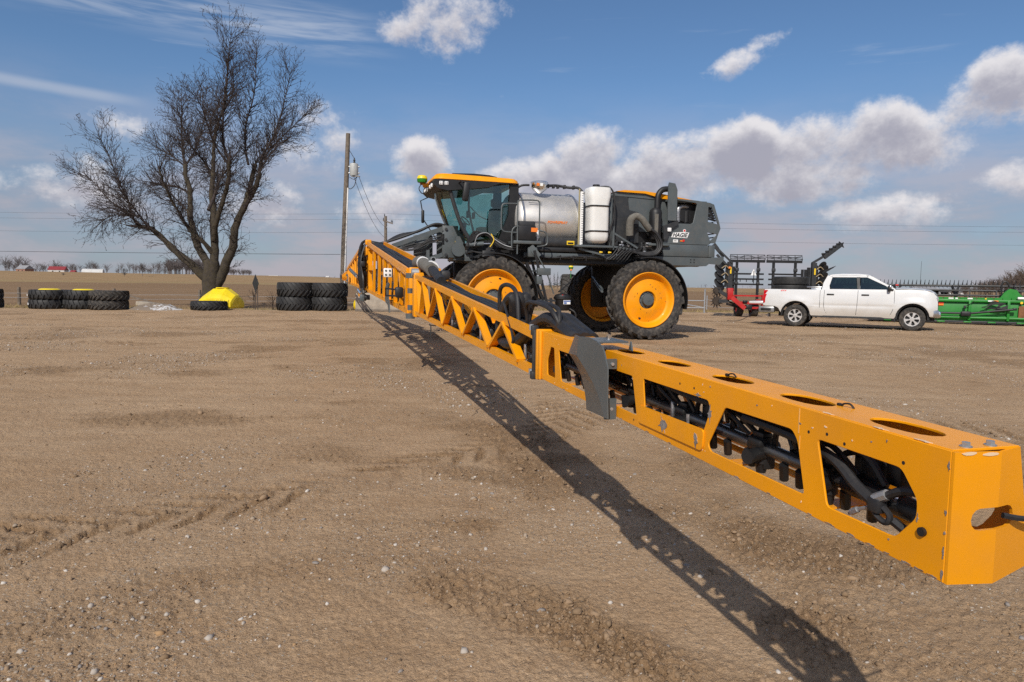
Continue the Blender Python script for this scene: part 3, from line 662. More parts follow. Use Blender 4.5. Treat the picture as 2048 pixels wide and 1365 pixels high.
def build_hood():
    # engine enclosure: cross-sections along x, near face at y=-16.5, far at -18.85
    def shell(poly, y0=-16.5, y1=-18.84, inset=.14):
        m = SB(); n = len(poly); zt = max(p[1] for p in poly); P = []
        ys = [y0, y0 - .06, y1 + .06, y1]
        cx = sum(p[0] for p in poly) / n; cz = sum(p[1] for p in poly) / n
        for k, y in enumerate(ys):
            q = 0.985 if k in (0, 3) else 1.0
            for a, b in poly: P.append((cx + (a - cx) * q, y, cz + (b - cz) * q))
        F = [tuple(range(n)), tuple(range(4 * n - 1, 3 * n - 1, -1))]
        for k in range(3):
            for i in range(n): F.append((k * n + i, k * n + n + i, k * n + n + (i + 1) % n, k * n + (i + 1) % n))
        return m.add(P, F)
    shell([(-7.08, 2.5), (-7.08, 3.66), (-7.15, 3.7), (-7.62, 3.69), (-7.68, 3.35), (-7.95, 3.3), (-7.97, 2.5)], -16.6, -18.74).done('side_cover', DGREY)
    shell([(-7.65, 2.8), (-7.65, 3.69), (-8.7, 3.66), (-8.95, 3.0), (-8.95, 2.8)], -16.64, -18.7).done('hood_panel', GREY)
    SB().box((-8.0, -17.67, 2.56), (1.9, 2.0, .55)).done('hood_base', BLACK)
    shell([(-7.1, 3.705), (-7.3, 3.79), (-7.45, 3.81), (-8.2, 3.8), (-8.75, 3.67), (-8.75, 3.64), (-7.6, 3.69)], -16.62, -18.7).done('hood_top', GREY)
    m = SB(); top = [(-7.28, 3.81), (-7.5, 3.85), (-8.1, 3.85), (-8.6, 3.80), (-9.2, 3.72), (-9.66, 3.66)]; low = [(-9.66, 3.60), (-9.2, 3.64), (-8.6, 3.68), (-8.1, 3.79), (-7.5, 3.80)]
    m.prism(top + low, -16.56, -18.78).done('hood_stripe', ORANGE)
    # rear side panels with the engine opening
    for y0, y1 in ((-16.5, -16.46), (-18.88, -18.84)):
        m = SB(); out = [(-8.62, 2.5), (-9.96, 2.5), (-10.02, 2.62), (-10.24, 2.80), (-10.30, 2.95), (-10.26, 3.1), (-10.08, 3.58), (-9.96, 3.62), (-9.6, 3.66), (-8.8, 3.70), (-8.8, 3.66), (-9.52, 3.60), (-9.57, 3.56), (-9.47, 3.08), (-9.4, 3.04), (-8.95, 3.04), (-8.74, 2.96), (-8.62, 2.82)]
        gr = [(-9.91, 3.50), (-10.0, 3.52), (-10.22, 3.06), (-9.91, 3.12)]; tri = [(-9.90, 2.84), (-10.2, 2.80), (-10.15, 2.56), (-10.02, 2.56)]
        m.plate(out, [gr, tri], y0, y1, 'y', .006); m.done('rear_side_panel', GREY)
    for y in (-16.52, -18.82): SB().cham((-9.28, y, 2.335), (1.36, .12, .33), .03).done('lower_side_panel', GREY)
    SB().cham((-10.08, -17.67, 2.335), (.2, 2.36, .33), .03).done('lower_tail_panel', GREY)
    # grille slats in the opening at the back corner and across the tail
    for y in (-16.55, -18.8):
        for i in range(6):
            z = 3.16 + i * .062; x1 = -10.17 + i * .026
            SB().beam((-9.92, y, z + .06), (x1 - .02, y, z), .03, .046).done('grille_slat', BLACK)
    SB().box((-9.28, -17.67, 3.04), (1.12, 2.0, 1.08)).done('engine_bay', BLACK)
    for i in range(9): SB().beam((-10.2 + i * .012, -16.6, 2.72 + i * .1), (-10.2 + i * .012, -18.74, 2.72 + i * .1), .02, .03).done('tail_slat', BLACK)
    SB().box((-9.3, -17.67, 3.635), (1.2, 2.26, .05)).done('tail_cover', GREY)
    # engine parts in the window
    m = SB().tube(smooth_path([(-9.5, -16.75, 3.5), (-9.25, -16.7, 3.52), (-9.12, -16.68, 3.42), (-9.12, -16.68, 3.1)], 5), .07, 12); m.done('charge_pipe', BARE)
    m = SB().cham((-9.1, -17.0, 3.2), (.7, .5, .35), .05).tube(smooth_path([(-8.85, -16.7, 3.4), (-8.95, -16.66, 3.2), (-9.3, -16.66, 3.12)], 5), .03); m.cyl((-9.4, -16.75, 3.1), (-9.4, -16.75, 3.4), .1, seg=14); m.done('engine_block', BLACK)
    # exhaust: canister, stack and heat shield
    SB().lathe([(0, 2.6), (.15, 2.6), (.165, 2.64), (.165, 3.3), (.15, 3.36), (.09, 3.42), (0, 3.42)], (-8.38, -16.5, 0), 'z', 20).done('exhaust_canister', BLACK)
    SB().tube(smooth_path([(-8.42, -16.5, 3.35), (-8.42, -16.5, 3.6), (-8.45, -16.5, 3.78), (-8.56, -16.5, 3.9), (-8.72, -16.5, 3.93)], 6), .075, 14).done('exhaust_stack', BLACK)
    SB().prism([(-8.66, 3.1), (-8.92, 3.1), (-8.92, 3.9), (-8.85, 4.06), (-8.68, 4.08), (-8.66, 4.0)], -16.40, -16.36).box((-8.9, -16.46, 3.5), (.03, .18, .8)).done('heat_shield', GREY)
    SB().box((-8.33, -16.335, 2.95), (.1, .012, .6)).done('rusty_strip', CLOTH)
    SB().prism([(-8.55, 2.95), (-8.98, 3.12), (-9.0, 3.02), (-8.75, 2.86), (-8.68, 2.6), (-8.58, 2.6)], -16.42, -16.38).done('shield_bracket', DGREY)
    SB().cham((-8.72, -16.36, 2.86), (.1, .05, .1), .012).done('work_lamp', DECW)
    SB().cham((-8.45, -16.42, 2.46), (.62, .14, .07), .03).done('step_tube', GREY)
    # wrapped intake hose and its loop
    SB().tube(smooth_path([(-7.62, -16.42, 2.68), (-7.60, -16.38, 2.95), (-7.63, -16.34, 3.1), (-7.74, -16.3, 3.17), (-7.88, -16.28, 3.1), (-8.03, -16.3, 2.94), (-8.14, -16.33, 2.84)], 5), [.10] * 12 + [.085] * 18 + [.08], 14).done('wrapped_intake_hose', CLOTH)
    m = SB()
    for i, (dy, dr) in enumerate(((0, 0), (.05, .03), (-.05, -.03))):
        m.tube(smooth_path([(-8.12, -16.33 + dy, 2.86), (-8.3, -16.28 + dy, 2.7 + dr), (-8.4 - dr, -16.25 + dy, 2.45), (-8.3, -16.25 + dy, 2.25 - dr), (-8.0, -16.28 + dy, 2.2 - dr), (-7.7, -16.35 + dy, 2.25)], 5), .036, 8)
    m.done('hydraulic_hose_loop', RUB)
    SB().cham((-8.12, -16.31, 2.9), (.14, .1, .05), .015, Matrix.Rotation(radians(35), 3, 'Y')).done('hose_clamp', BLACK)
    # valve block, brackets and smaller hoses
    r2 = random.Random(3); m = SB(); mm = SB()
    for i in range(26):
        x = -7.2 - r2.random() * 1.0; z = 2.2 + r2.random() * .38; y = -16.45 - r2.random() * .2
        (m if i % 3 else mm).cham((x, y, z), (.05 + r2.random() * .12, .08, .04 + r2.random() * .08), .01)
        if i % 2: m.cyl((x, y + .02, z), (x + r2.uniform(-.1, .1), y + .07, z + r2.uniform(-.08, .08)), .018, seg=8)
    m.done('valve_block', DGREY)['kind'] = 'stuff'; mm.done('valve_fittings', BARE)['kind'] = 'stuff'
    m = SB()
    for i in range(7):
        x = -7.1 - i * .1; m.tube(smooth_path([(x + .12, -16.4 - i * .01, 2.05), (x - .02, -16.38, 2.15 + .02 * i), (x - .2, -16.4, 2.36 - .01 * i), (x - .35, -16.5, 2.42)], 4), .018, 6)
    m.done('hose_bundle', RUB)
    SB().beam((-7.18, -16.42, 2.72), (-7.85, -16.42, 2.36), .03, .045).beam((-7.16, -16.42, 2.9), (-7.16, -16.42, 2.3), .03, .06).beam((-7.16, -16.42, 2.38), (-7.8, -16.42, 2.3), .03, .05).done('hose_bracket', GREY)
    for x in (-6.78, -7.02): SB().cyl((x, -16.36, 2.22), (x - .05, -16.3, 2.22), .03, .012, 8).done('yellow_valve_handle', DECY)
    # lettering: white backing, black letters, red dot, small stickers
    def side(x0, z0, k=0.0): return lambda a, b, t: (x0 - a, -16.45 + k + t, z0 + b)
    m = SB(); m.prism([(-8.83, 2.675), (-9.30, 2.665), (-9.36, 2.81), (-9.24, 2.815), (-9.17, 2.82), (-8.89, 2.80)], -16.456, -16.452); m.cyl((-9.215, -16.456, 2.855), (-9.215, -16.4515, 2.855), .042, seg=16); m.done('lettering_backing', DECW)
    m = SB(); text_mesh(m, 'HAGIE', .150, side(-8.865, 2.69, .002), .002, .32, .004, sx=.98); m.done('lettering', DECB)
    SB().cyl((-9.215, -16.452, 2.857), (-9.215, -16.446, 2.857), .027, seg=16).done('red_dot', DECR)
    SB().box((-8.96, -16.4525, 2.58), (.14, .012, .075)).done('white_sticker', DECW)
    SB().box((-9.13, -16.4525, 2.585), (.07, .012, .03)).done('orange_sticker', DECO); SB().prism([(-9.16, 2.57), (-9.21, 2.56), (-9.235, 2.61), (-9.18, 2.63)], -16.458, -16.445).done('red_sticker', DECR)
    m = SB(); text_mesh(m, 'DIESEL', .03, side(-8.905, 2.575, .009), .002); m.done('sticker_lettering', DECB)
build_hood()

def build_tanks():
    c = (0, -17.62, 3.02)
    def head(x, k): return x
    m = SB(); prof = []
    xs = [(-4.62, .42), (-4.60, .55), (-4.66, .70), (-4.76, .775), (-4.80, .785), (-6.28, .785), (-6.32, .775), (-6.42, .70), (-6.47, .55), (-6.48, .0)]
    pr = [(0, -4.60)] + [(r, x) for x, r in xs]
    i0 = len(m.v); m.lathe(pr, (0, -17.62, 3.0), 'x', 64)
    m.xf(lambda p: Vector((p.x, -17.62 + (p.y + 17.62) * 1.36, p.z)), i0).done('product_tank', STEEL)
    m = SB()
    for x in (-4.82, -6.26):
        i0 = len(m.v); m.lathe([(.786, x - .03), (.80, x - .02), (.80, x + .02), (.786, x + .03)], (0, -17.62, 3.0), 'x', 64); m.xf(lambda p: Vector((p.x, -17.62 + (p.y + 17.62) * 1.36, p.z)), i0)
    m.done('tank_band', ALU)
    i0 = 0; m = SB(); m.lathe([(0, 3.68), (.06, 3.70), (.19, 3.80), (.21, 3.86), (.21, 3.95), (.225, 3.955), (.225, 3.975), (.2, 3.99), (0, 4.0)], (-5.30, -16.9, 0), 'z', 28).done('tank_lid', CHROME)
    SB().box((-5.2, -16.695, 3.89), (.07, .02, .07)).done('orange_lid_label', DECO); SB().box((-5.29, -16.686, 3.89), (.07, .02, .07)).done('white_lid_label', DECW)
    m = SB(); text_mesh(m, 'POWRSPRAY', .088, lambda a, b, t: (-5.42 - a, -16.546 + t, 2.92 + b), .004, .22, .002, sx=1.02); m.done('lettering', DECO)
    SB().box((-5.12, -16.65, 3.42), (.34, .02, .012)).done('weld_mark', GREY)
    # plumbing over the tank
    m = SB().tube(smooth_path([(-5.5, -16.95, 3.9), (-5.8, -17, 3.93), (-6.1, -16.9, 3.88), (-6.3, -16.75, 3.86), (-6.4, -16.6, 3.7)], 5), .035, 8)
    for x in (-5.55, -5.7, -5.82, -6.0, -6.25): m.cham((x, -16.97, 3.9), (.06, .1, .1), .01)
    m.tube(smooth_path([(-5.05, -16.95, 3.9), (-4.8, -17.0, 3.86), (-4.62, -17.1, 3.6), (-4.56, -17.1, 3.1)], 5), .028, 8)
    m.tube(smooth_path([(-6.75, -16.5, 3.88), (-7.0, -16.35, 3.86), (-7.12, -16.3, 3.6), (-7.1, -16.3, 3.1), (-7.0, -16.3, 2.7), (-7.1, -16.3, 2.3)], 5), .022, 8).done('tank_plumbing', RUB)
    # sight gauge
    SB().box((-6.30, -16.47, 3.02), (.075, .02, 1.44)).done('sight_gauge', DECW)
    SB().cyl((-6.225, -16.45, 2.3), (-6.225, -16.45, 3.8), .02, seg=8).done('sight_tube', M('sight_tube_plastic', (.32, .27, .14), .35))
    m = SB()
    for i in range(24): m.box((-6.315, -16.457, 2.36 + i * .058), (.04 if i % 4 else .06, .008, .007))
    m.done('gauge_marks', DECB)
    # white rinse tank
    m = SB(); P = []; F = []
    rows = [(2.44, .11), (2.46, .19), (2.52, .24), (2.62, .255), (3.42, .255), (3.52, .275), (3.62, .295), (3.78, .295), (3.83, .27), (3.85, .17)]
    for z, hw in rows:
        hx = hw; hy = min(hw, .27)
        for a, b in rrect(-hx, -hy, hx, hy, min(hx, hy) * .45, 3): P.append((-6.70 + a, -16.42 + b, z))
    n = len(P) // len(rows)
    for i in range(len(rows) - 1):
        for k in range(n): F.append((i * n + k, i * n + (k + 1) % n, i * n + n + (k + 1) % n, i * n + n + k))
    F.append(tuple(range(n))); F.append(tuple((len(rows) - 1) * n + k for k in range(n)))
    m.add(P, F).done('rinse_tank', WHITEP)
    SB().cyl((-6.66, -16.42, 3.84), (-6.66, -16.42, 3.92), .09, seg=16).done('rinse_tank_cap', BLACK)
    for z in (2.74, 3.37):
        m = SB(); m.tube([(-6.70 + a, -16.42 + b, z) for a, b in rrect(-.262, -.262, .262, .262, .12, 3)], .02, 6, closed=True).done('tank_strap', BLACK)
    SB().cham((-7.06, -16.4, 2.95), (.06, .12, 1.3), .01).done('tank_post', GREY)
    SB().cham((-6.6, -16.4, 2.36), (1.0, .3, .06), .015).beam((-6.2, -16.4, 2.3), (-6.9, -16.4, 2.15), .1, .05).done('tank_shelf', GREY)
    # dark sump tube and the gear below the tank
    SB().lathe([(0, -5.2), (.13, -5.19), (.15, -5.16), (.15, -6.2), (.13, -6.24), (0, -6.25)], (0, -16.62, 2.44), 'x', 20).done('sump_tube', DGREY)
    SB().box((-6.02, -16.475, 2.44), (.2, .02, .1)).done('warning_label', DECY); SB().box((-6.02, -16.463, 2.43), (.15, .006, .045)).done('warning_print', DECB)
    SB().cham((-6.0, -16.62, 2.26), (2.0, .3, .12), .03).box((-5.6, -17.5, 2.25), (2.2, 1.6, .25)).done('pump_tray', BLACK)
    SB().cham((-5.15, -16.5, 2.58), (.045, .03, .3), .01).done('white_bracket', DECW)
    m = SB()
    for x in (-5.3, -5.75, -6.1, -6.45, -7.0): m.cyl((x, -16.46, 2.0), (x, -16.44, 2.12), .018, seg=6); m.cham((x + .05, -16.46, 2.08), (.06, .05, .05), .01)
    m.tube(smooth_path([(-4.9, -16.46, 2.1), (-5.5, -16.44, 2.05), (-6.2, -16.46, 2.1), (-7.0, -16.44, 2.08)], 4), .02, 6).done('rail_hoses', RUB)
build_tanks()

def build_cab():
    yn, yf = -16.82, -18.56; cab = empty('cab', (0, 0, 0), 0, SPR)
    def d(m, name, mats, label=None, smooth=35): return m.done(name, mats, cab, label, smooth)
    # roof: rounded slab with a raised cap and a dark band below it
    m = SB(); P = []; F = []; rows = [(3.885, .02), (3.90, .0), (3.97, .02), (4.015, .07), (4.035, .18), (4.04, .5)]
    for z, ins in rows:
        for a, b in rrect(-4.74 + ins, yf - .12 + ins, -2.56 - ins * 1.3, yn + .12 - ins, .22, 4):
            k = (a + 2.56) / -2.18; P.append((a, b, z - .03 * (k - .5) * 2 * .3 + (.02 if z > 4.0 and k < .7 else 0)))
    n = len(P) // len(rows)
    for i in range(len(rows) - 1):
        for k in range(n): F.append((i * n + k, i * n + (k + 1) % n, i * n + n + (k + 1) % n, i * n + n + k))
    F.append(tuple(range(n))); F.append(tuple((len(rows) - 1) * n + k for k in range(n)))
    d(m.add(P, F), 'roof', ORANGE, 'glossy orange cab roof')
    d(SB().prism([(-2.98, 4.03), (-3.06, 4.085), (-3.6, 4.105), (-4.0, 4.09), (-4.2, 4.05), (-4.2, 4.02)], yn - .12, yf + .12), 'roof_vent', BLACK)
    d(SB().prism([(-2.58, 3.89), (-2.57, 3.76), (-2.66, 3.68), (-2.9, 3.63), (-3.5, 3.70), (-3.75, 3.73), (-3.95, 3.76), (-4.2, 3.86), (-4.72, 3.885)], yn + .11, yf - .11), 'roof_band', BLACK)
    for x in (-2.74, -2.87): d(SB().cham((x, yn + .115, 3.80), (.095, .04, .09), .015), 'work_lamp', DECW)
    for x in (-2.74, -2.87):
        m = SB()
        for i in (-1, 1):
            for j in (-1, 1): m.cyl((x + i * .02, yn + .13, 3.80 + j * .019), (x + i * .02, yn + .139, 3.80 + j * .019), .011, seg=8)
        d(m, 'lamp_bulb', BLACK)
    for y in (-17.1, -17.4, -17.95, -18.25): d(SB().cham((-2.57, y, 3.78), (.06, .16, .09), .015), 'front_lamp', DECW)
    # pillars
    def bar(pts, r, name, mat=BLACK): d(SB().tube(smooth_path(pts, 4), r, 8), name, mat)
    for y in (yn, yf):
        bar([(-2.98, y, 3.66), (-3.12, y, 3.2), (-3.3, y, 2.75), (-3.52, y, 2.42)], .05, 'front_pillar', DGREY)
        d(SB().prism([(-4.50, 3.88), (-4.72, 3.9), (-4.72, 3.1), (-4.66, 2.3), (-4.2, 2.28), (-4.22, 2.5), (-4.46, 3.1)], y - .04, y + .04), 'rear_pillar', BLACK)
    d(SB().prism([(-3.55, 2.42), (-4.3, 2.5), (-4.72, 2.5), (-4.72, 2.15), (-3.7, 2.2)], yn - .02, yf + .02), 'cab_base', BLACK)
    d(SB().box((-4.70, -17.69, 3.0), (.05, 1.7, 1.2)), 'rear_wall', BLACK)
    # glass: door, far side and curved windscreen
    side = [(-3.02, 3.66), (-3.5, 3.72), (-4.48, 3.86), (-4.42, 3.1), (-4.2, 2.55), (-3.55, 2.45), (-3.3, 2.8), (-3.14, 3.2)]
    d(SB().prism(side, yn + .012, yn + .02), 'door_glass', CABGL); d(SB().prism(side, yf - .02, yf - .012), 'far_side_glass', CABGL)
    m = SB(); P = []; F = []; nz, ny = 9, 13
    for i in range(nz):
        z = 3.68 - i * (3.68 - 2.42) / (nz - 1); t = i / (nz - 1); xb = -2.97 - .52 * t ** 1.25
        for j in range(ny):
            v = -1 + 2 * j / (ny - 1); P.append((xb + .24 * (1 - v * v) ** .8, (yn + yf) / 2 - v * .84, z))
    for i in range(nz - 1):
        for j in range(ny - 1): F.append((i * ny + j, i * ny + j + 1, i * ny + ny + j + 1, i * ny + ny + j))
    d(m.add(P, F), 'windscreen', CABGL)
    # inside: seat, console, screen, wheel
    d(SB().cham((-3.98, -17.7, 2.62), (.52, .56, .16), .06).cham((-4.25, -17.7, 3.0), (.16, .54, .75), .06, Matrix.Rotation(radians(-10), 3, 'Y')).cham((-4.3, -17.7, 3.5), (.12, .3, .22), .05), 'seat', BLACK)
    d(SB().cham((-3.95, -17.05, 2.72), (.5, .28, .16), .06).cham((-4.15, -17.05, 2.6), (.4, .3, .2), .06), 'arm_rest', SEATG)
    d(SB().cham((-3.85, -17.0, 2.5), (.9, .3, .12), .05), 'instructor_seat', SEATG)
    d(SB().beam((-3.42, -17.7, 2.4), (-3.5, -17.7, 2.95), .16, .14).cham((-3.36, -17.7, 2.6), (.2, .3, .3), .05).cham((-3.5, -17.15, 3.12), (.05, .24, .18), .015), 'steering_column', BLACK)
    i = SB(); i.tube([(-3.55 + .2 * cos(a) * .5, -17.7 + .2 * sin(a), 3.0 + .2 * cos(a) * .5) for a in [2 * pi * k / 20 for k in range(20)]], .016, 6, closed=True); d(i, 'steering_wheel', BLACK)
    d(SB().cham((-3.62, -17.05, 3.08), (.05, .2, .16), .015), 'display', BLACK)
    d(SB().tube(smooth_path([(-3.48, yn - .03, 3.65), (-3.46, yn - .02, 3.2), (-3.62, yn - .02, 2.5)], 4), .026, 6), 'door_bar', BLACK)
    d(SB().tube(smooth_path([(-3.5, yn - .05, 3.28), (-3.75, yn - .05, 3.05), (-4.05, yn - .05, 2.98), (-4.4, yn - .05, 3.14)], 5), .012, 6), 'grab_cable', BLACK)
    # mirrors
    d(SB().tube([(-3.18, yn + .1, 3.82), (-3.2, -16.5, 3.84), (-3.24, -16.44, 3.8)], .02, 6).cham((-3.30, -16.42, 3.58), (.16, .1, .46), .05, Matrix.Rotation(radians(-7), 3, 'Y')), 'mirror', BLACK)
    d(SB().tube([(-2.75, yf - .1, 3.7), (-2.55, yf - .45, 3.62), (-2.65, yf - .5, 3.1), (-2.95, yf - .3, 2.6)], .016, 6).cham((-2.62, yf - .5, 3.2), (.08, .1, .36), .03), 'far_mirror', BLACK)
    # satellite receiver on the roof nose
    d(SB().beam((-2.56, -17.69, 3.86), (-2.36, -17.4, 3.86), .1, .05).cham((-2.46, -17.4, 3.82), (.14, .12, .1), .02), 'receiver_bracket', ORANGE)
    d(SB().lathe([(0, 3.87), (.11, 3.87), (.125, 3.9), (.13, 3.96)], (-2.36, -17.3, 0), 'z', 24), 'receiver_base', GREEN)
    d(SB().lathe([(.13, 3.958), (.125, 4.0), (.10, 4.035), (.05, 4.048), (0, 4.05)], (-2.36, -17.3, 0), 'z', 24), 'receiver_dome', YELLOW)
    d(SB().tube(smooth_path([(-2.36, -17.3, 3.86), (-2.28, -17.3, 3.72), (-2.36, -17.3, 3.60), (-2.46, -17.3, 3.66), (-2.48, -17.35, 3.78)], 5), .012, 6), 'receiver_cable', RUB)
build_cab()

def build_access():
    # service platform with rails, control box, folded ladder and inductor tub
    def rail(pts, name='handrail'): SB().tube(smooth_path(pts, 5), .018, 8).done(name, GREY)
    y = -16.05
    rail([(-4.5, y, 2.1), (-4.5, y, 2.6), (-4.5, y, 3.3), (-4.53, y, 3.38), (-4.6, y, 3.4), (-4.95, y, 3.41), (-5.03, y, 3.38), (-5.05, y, 3.3), (-5.05, y, 2.5)])
    rail([(-4.5, y - .02, 3.31), (-4.2, y - .02, 3.30), (-4.12, y - .02, 3.26), (-4.1, y - .02, 3.15), (-4.1, y - .02, 2.75), (-4.14, y - .02, 2.66), (-4.22, y - .02, 2.63), (-4.5, y - .02, 2.62)])
    rail([(-4.36, y, 2.25), (-4.36, y, 2.62), (-4.42, y, 2.74), (-4.52, y, 2.78)])
    rail([(-5.05, y, 2.68), (-5.18, y, 2.66), (-5.25, y, 2.58), (-5.26, y, 2.4), (-5.2, y, 2.33), (-5.0, y, 2.3)])
    SB().cham((-4.72, y - .12, 2.62), (.52, .2, .36), .03).done('control_box', BLACK); SB().cham((-4.75, y - .14, 2.84), (.44, .16, .14), .02).done('control_box_lid', DGREY)
    SB().box((-4.93, y - .015, 2.70), (.16, .014, .1)).done('orange_label', DECO)
    SB().cham((-4.75, -16.3, 2.39), (.7, .6, .08), .015).done('platform', GREY)
    SB().beam((-4.85, -16.1, 2.3), (-5.05, -16.05, 2.05), .12, .14).cham((-4.9, -16.1, 2.16), (.24, .1, .24), .03).done('ladder_pivot', GREY)
    SB().beam((-4.92, -16.0, 2.2), (-5.25, -15.98, .95), .05, .06).beam((-4.92, -16.4, 2.2), (-5.25, -16.38, .95), .05, .06).done('ladder_rails', BLACK)
    for i in range(5): SB().beam((-4.98 - .065 * i, -15.98, 1.95 - i * .24), (-4.98 - .065 * i, -16.42, 1.95 - i * .24), .1, .03).done('ladder_step', GREY)
    SB().tube([(-4.97, -15.95, 2.1), (-5.22, -15.95, 1.7), (-5.42, -15.95, 1.15)], .016, 6).done('ladder_handrail', GREY)
    SB().cham((-5.15, -15.95, 1.69), (.34, .1, .17), .01).done('ladder_plate', GREY); SB().cham((-5.05, -16.0, 1.48), (.14, .14, .2), .02).done('ladder_block', GREY)
    SB().beam((-4.75, -16.1, 1.9), (-5.3, -16.1, .8), .08, .07).beam((-4.6, -16.1, 1.9), (-5.05, -16.1, .9), .06, .06).cyl((-5.0, -16.0, 1.05), (-5.16, -16.0, .86), .04, seg=10).done('lift_arm', BLACK)
    SB().lathe([(0, .74), (.14, .74), (.17, .8), (.19, 1.0), (.20, 1.02), (.22, 1.03), (.22, 1.07), (.2, 1.09), (.18, 1.13), (.08, 1.16), (0, 1.165)], (-5.7, -16.1, 0), 'z', 24).done('inductor_tub', BLACK)
    SB().prism([(-5.66, .9), (-5.84, .9), (-5.84, 1.0), (-5.66, 1.0)], -15.905, -15.9).done('white_label', DECW); SB().box((-5.75, -15.898, .975), (.17, .004, .03)).box((-5.71, -15.898, .93), (.07, .004, .04)).done('blue_label_print', DECBL)
    SB().cham((-5.66, -15.95, 1.125), (.06, .05, .015), .004).done('red_latch', DECR)
    SB().beam((-5.1, -16.1, 1.0), (-5.55, -16.1, .98), .06, .05).beam((-5.4, -16.1, 1.05), (-5.42, -16.1, .7), .05, .06).beam((-5.6, -16.1, 1.2), (-6.0, -16.35, 1.45), .03, .03).done('tub_bracket', DGREY)
    m = SB().tube(smooth_path([(-5.85, -16.05, .8), (-5.98, -15.95, .7), (-6.0, -15.95, .55), (-5.85, -15.95, .5), (-5.7, -16.0, .62)], 5), .02, 8).done('tub_hose', RUB)
build_access()

def build_front():
    # lift mast, parallel arms and cylinders carrying the boom
    SB().cham((-3.06, -17.22, 2.42), (.4, .06, .8), .01).cham((-3.06, -18.12, 2.42), (.4, .06, .8), .01).cham((-3.12, -17.67, 2.42), (.16, .9, .7), .02).cham((-3.3, -17.67, 2.3), (.3, .9, .7), .03).done('mast', GREY)
    b = SB()
    for x, z in ((-2.95, 2.73), (-2.95, 2.47), (-2.95, 2.09), (-3.22, 2.2)): b.cyl((x, -17.2, z), (x, -17.15, z), .035, seg=10)
    b.done('mast_pins', DGREY)
    SB().cham((-3.2, -17.175, 2.36), (.04, .02, .16), .005).done('yellow_mast_label', DECY)
    SB().box((-2.42, -18.06, 2.38), (.09, .02, .14)).done('yellow_arm_label', DECY)
    SB().cyl((-3.25, -17.17, 2.22), (-3.25, -17.08, 2.22), .17, seg=20).beam((-3.25, -17.12, 2.22), (-3.3, -17.12, 2.55), .2, .06, (0, 1, 0)).done('pivot_cover', GREY)
    for y in (-17.2, -18.14):
        SB().beam((-2.86, y, 2.74), (-1.62, y, 2.27), .06, .11).done('upper_arm', GREY)
        SB().beam((-2.86, y, 2.09), (-1.62, y, 1.62), .06, .1).done('lower_arm', GREY)
        SB().prism([(-2.25, 2.46), (-1.75, 2.3), (-2.0, 2.2), (-1.72, 2.22)], y - .02, y + .02).done('arm_gusset', GREY)
    SB().cyl((-2.05, -17.3, 2.31), (-2.6, -17.3, 2.43), .065, seg=14).done('lift_cylinder', GREY); SB().cyl((-2.6, -17.3, 2.43), (-2.9, -17.3, 2.47), .025, seg=10).done('lift_rod', CHROME)
    SB().cham((-2.5, -18.1, 2.25), (.5, .08, .75), .02).done('far_mast_plate', GREY)
    SB().beam((-2.5, -17.25, 2.2), (-2.5, -17.25, 1.6), .06, .08).done('arm_strut', GREY)
    for i, x in enumerate((-2.25, -2.45, -2.62)): SB().lathe([(.05, -17.1), (.065, -17.1), (.065, -17.6), (.05, -17.6), (.05, -17.1)], (x, 0, 1.82 + .07 * i), 'y', 16).done('arm_pipe_end', GALV)
    SB().tube(smooth_path([(-1.75, -17.25, 2.35), (-1.7, -17.22, 2.1), (-1.62, -17.2, 1.9), (-1.58, -17.2, 1.7)], 4), .035, 8).cham((-1.62, -17.2, 2.0), (.07, .1, .35), .02).done('linkage_elbow', BLACK)
    m = SB()
    for i in range(5):
        o = i * .045; m.tube(smooth_path([(-3.0, -17.35 - o * 3, 2.82 + .03 * sin(i)), (-2.7, -17.35 - o * 3, 2.86), (-2.3, -17.35 - o * 2, 2.68), (-1.85, -17.35 - o * 2, 2.5 + .02 * i), (-1.5, -17.35 - o, 2.38), (-1.2, -17.4, 2.3 - .03 * i)], 5), .032, 8)
    m.done('boom_hose_bundle', RUB)
    r3 = random.Random(8); m = SB(); mm = SB()
    for i in range(9):
        a, c_ = r3.uniform(-.08, .08), r3.uniform(-.08, .08)
        m.tube(smooth_path([(-2.9, -17.18, 2.6 - .03 * i), (-2.5 + a, -17.12, 2.42 + c_), (-2.1, -17.14, 2.25 + a), (-1.7 + c_, -17.2, 2.2)], 4), .012, 6)
    for i in range(8):
        a = r3.uniform(-.1, .1); m.tube(smooth_path([(-3.4, -16.75, 2.3 + a), (-3.55, -16.6, 2.55 + a), (-3.85 + a, -16.55, 2.6), (-4.0, -16.6, 2.35 + a), (-3.8, -16.65, 2.15), (-3.5, -16.7, 2.18)], 5), .018, 6)
    for i in range(5): m.tube(smooth_path([(-3.9, -16.6, 2.62), (-4.15, -16.5, 2.45 - .03 * i), (-4.45, -16.4, 2.3 - .02 * i), (-4.8, -16.3, 2.25)], 4), .018, 6)
    m.done('front_hoses', RUB)
    SB().tube(smooth_path([(-3.55, -16.58, 2.3), (-3.62, -16.52, 2.55), (-3.85, -16.5, 2.62), (-4.05, -16.5, 2.45)], 5), .012, 6).tube(smooth_path([(-4.0, -16.5, 2.5), (-4.3, -16.42, 2.32), (-4.75, -16.32, 2.24)], 5), .012, 6).done('grey_hose', GALV)
    SB().tube(smooth_path([(-3.95, -16.5, 2.6), (-4.02, -16.48, 2.45), (-3.93, -16.5, 2.28)], 5), .013, 6).done('yellow_hose', DECY)
    SB().cyl((-3.45, -16.7, 2.33), (-3.8, -16.65, 2.36), .06, seg=14).done('steer_cylinder', GREY); SB().cyl((-3.8, -16.65, 2.36), (-4.02, -16.62, 2.37), .02, seg=8).done('steer_rod', CHROME)
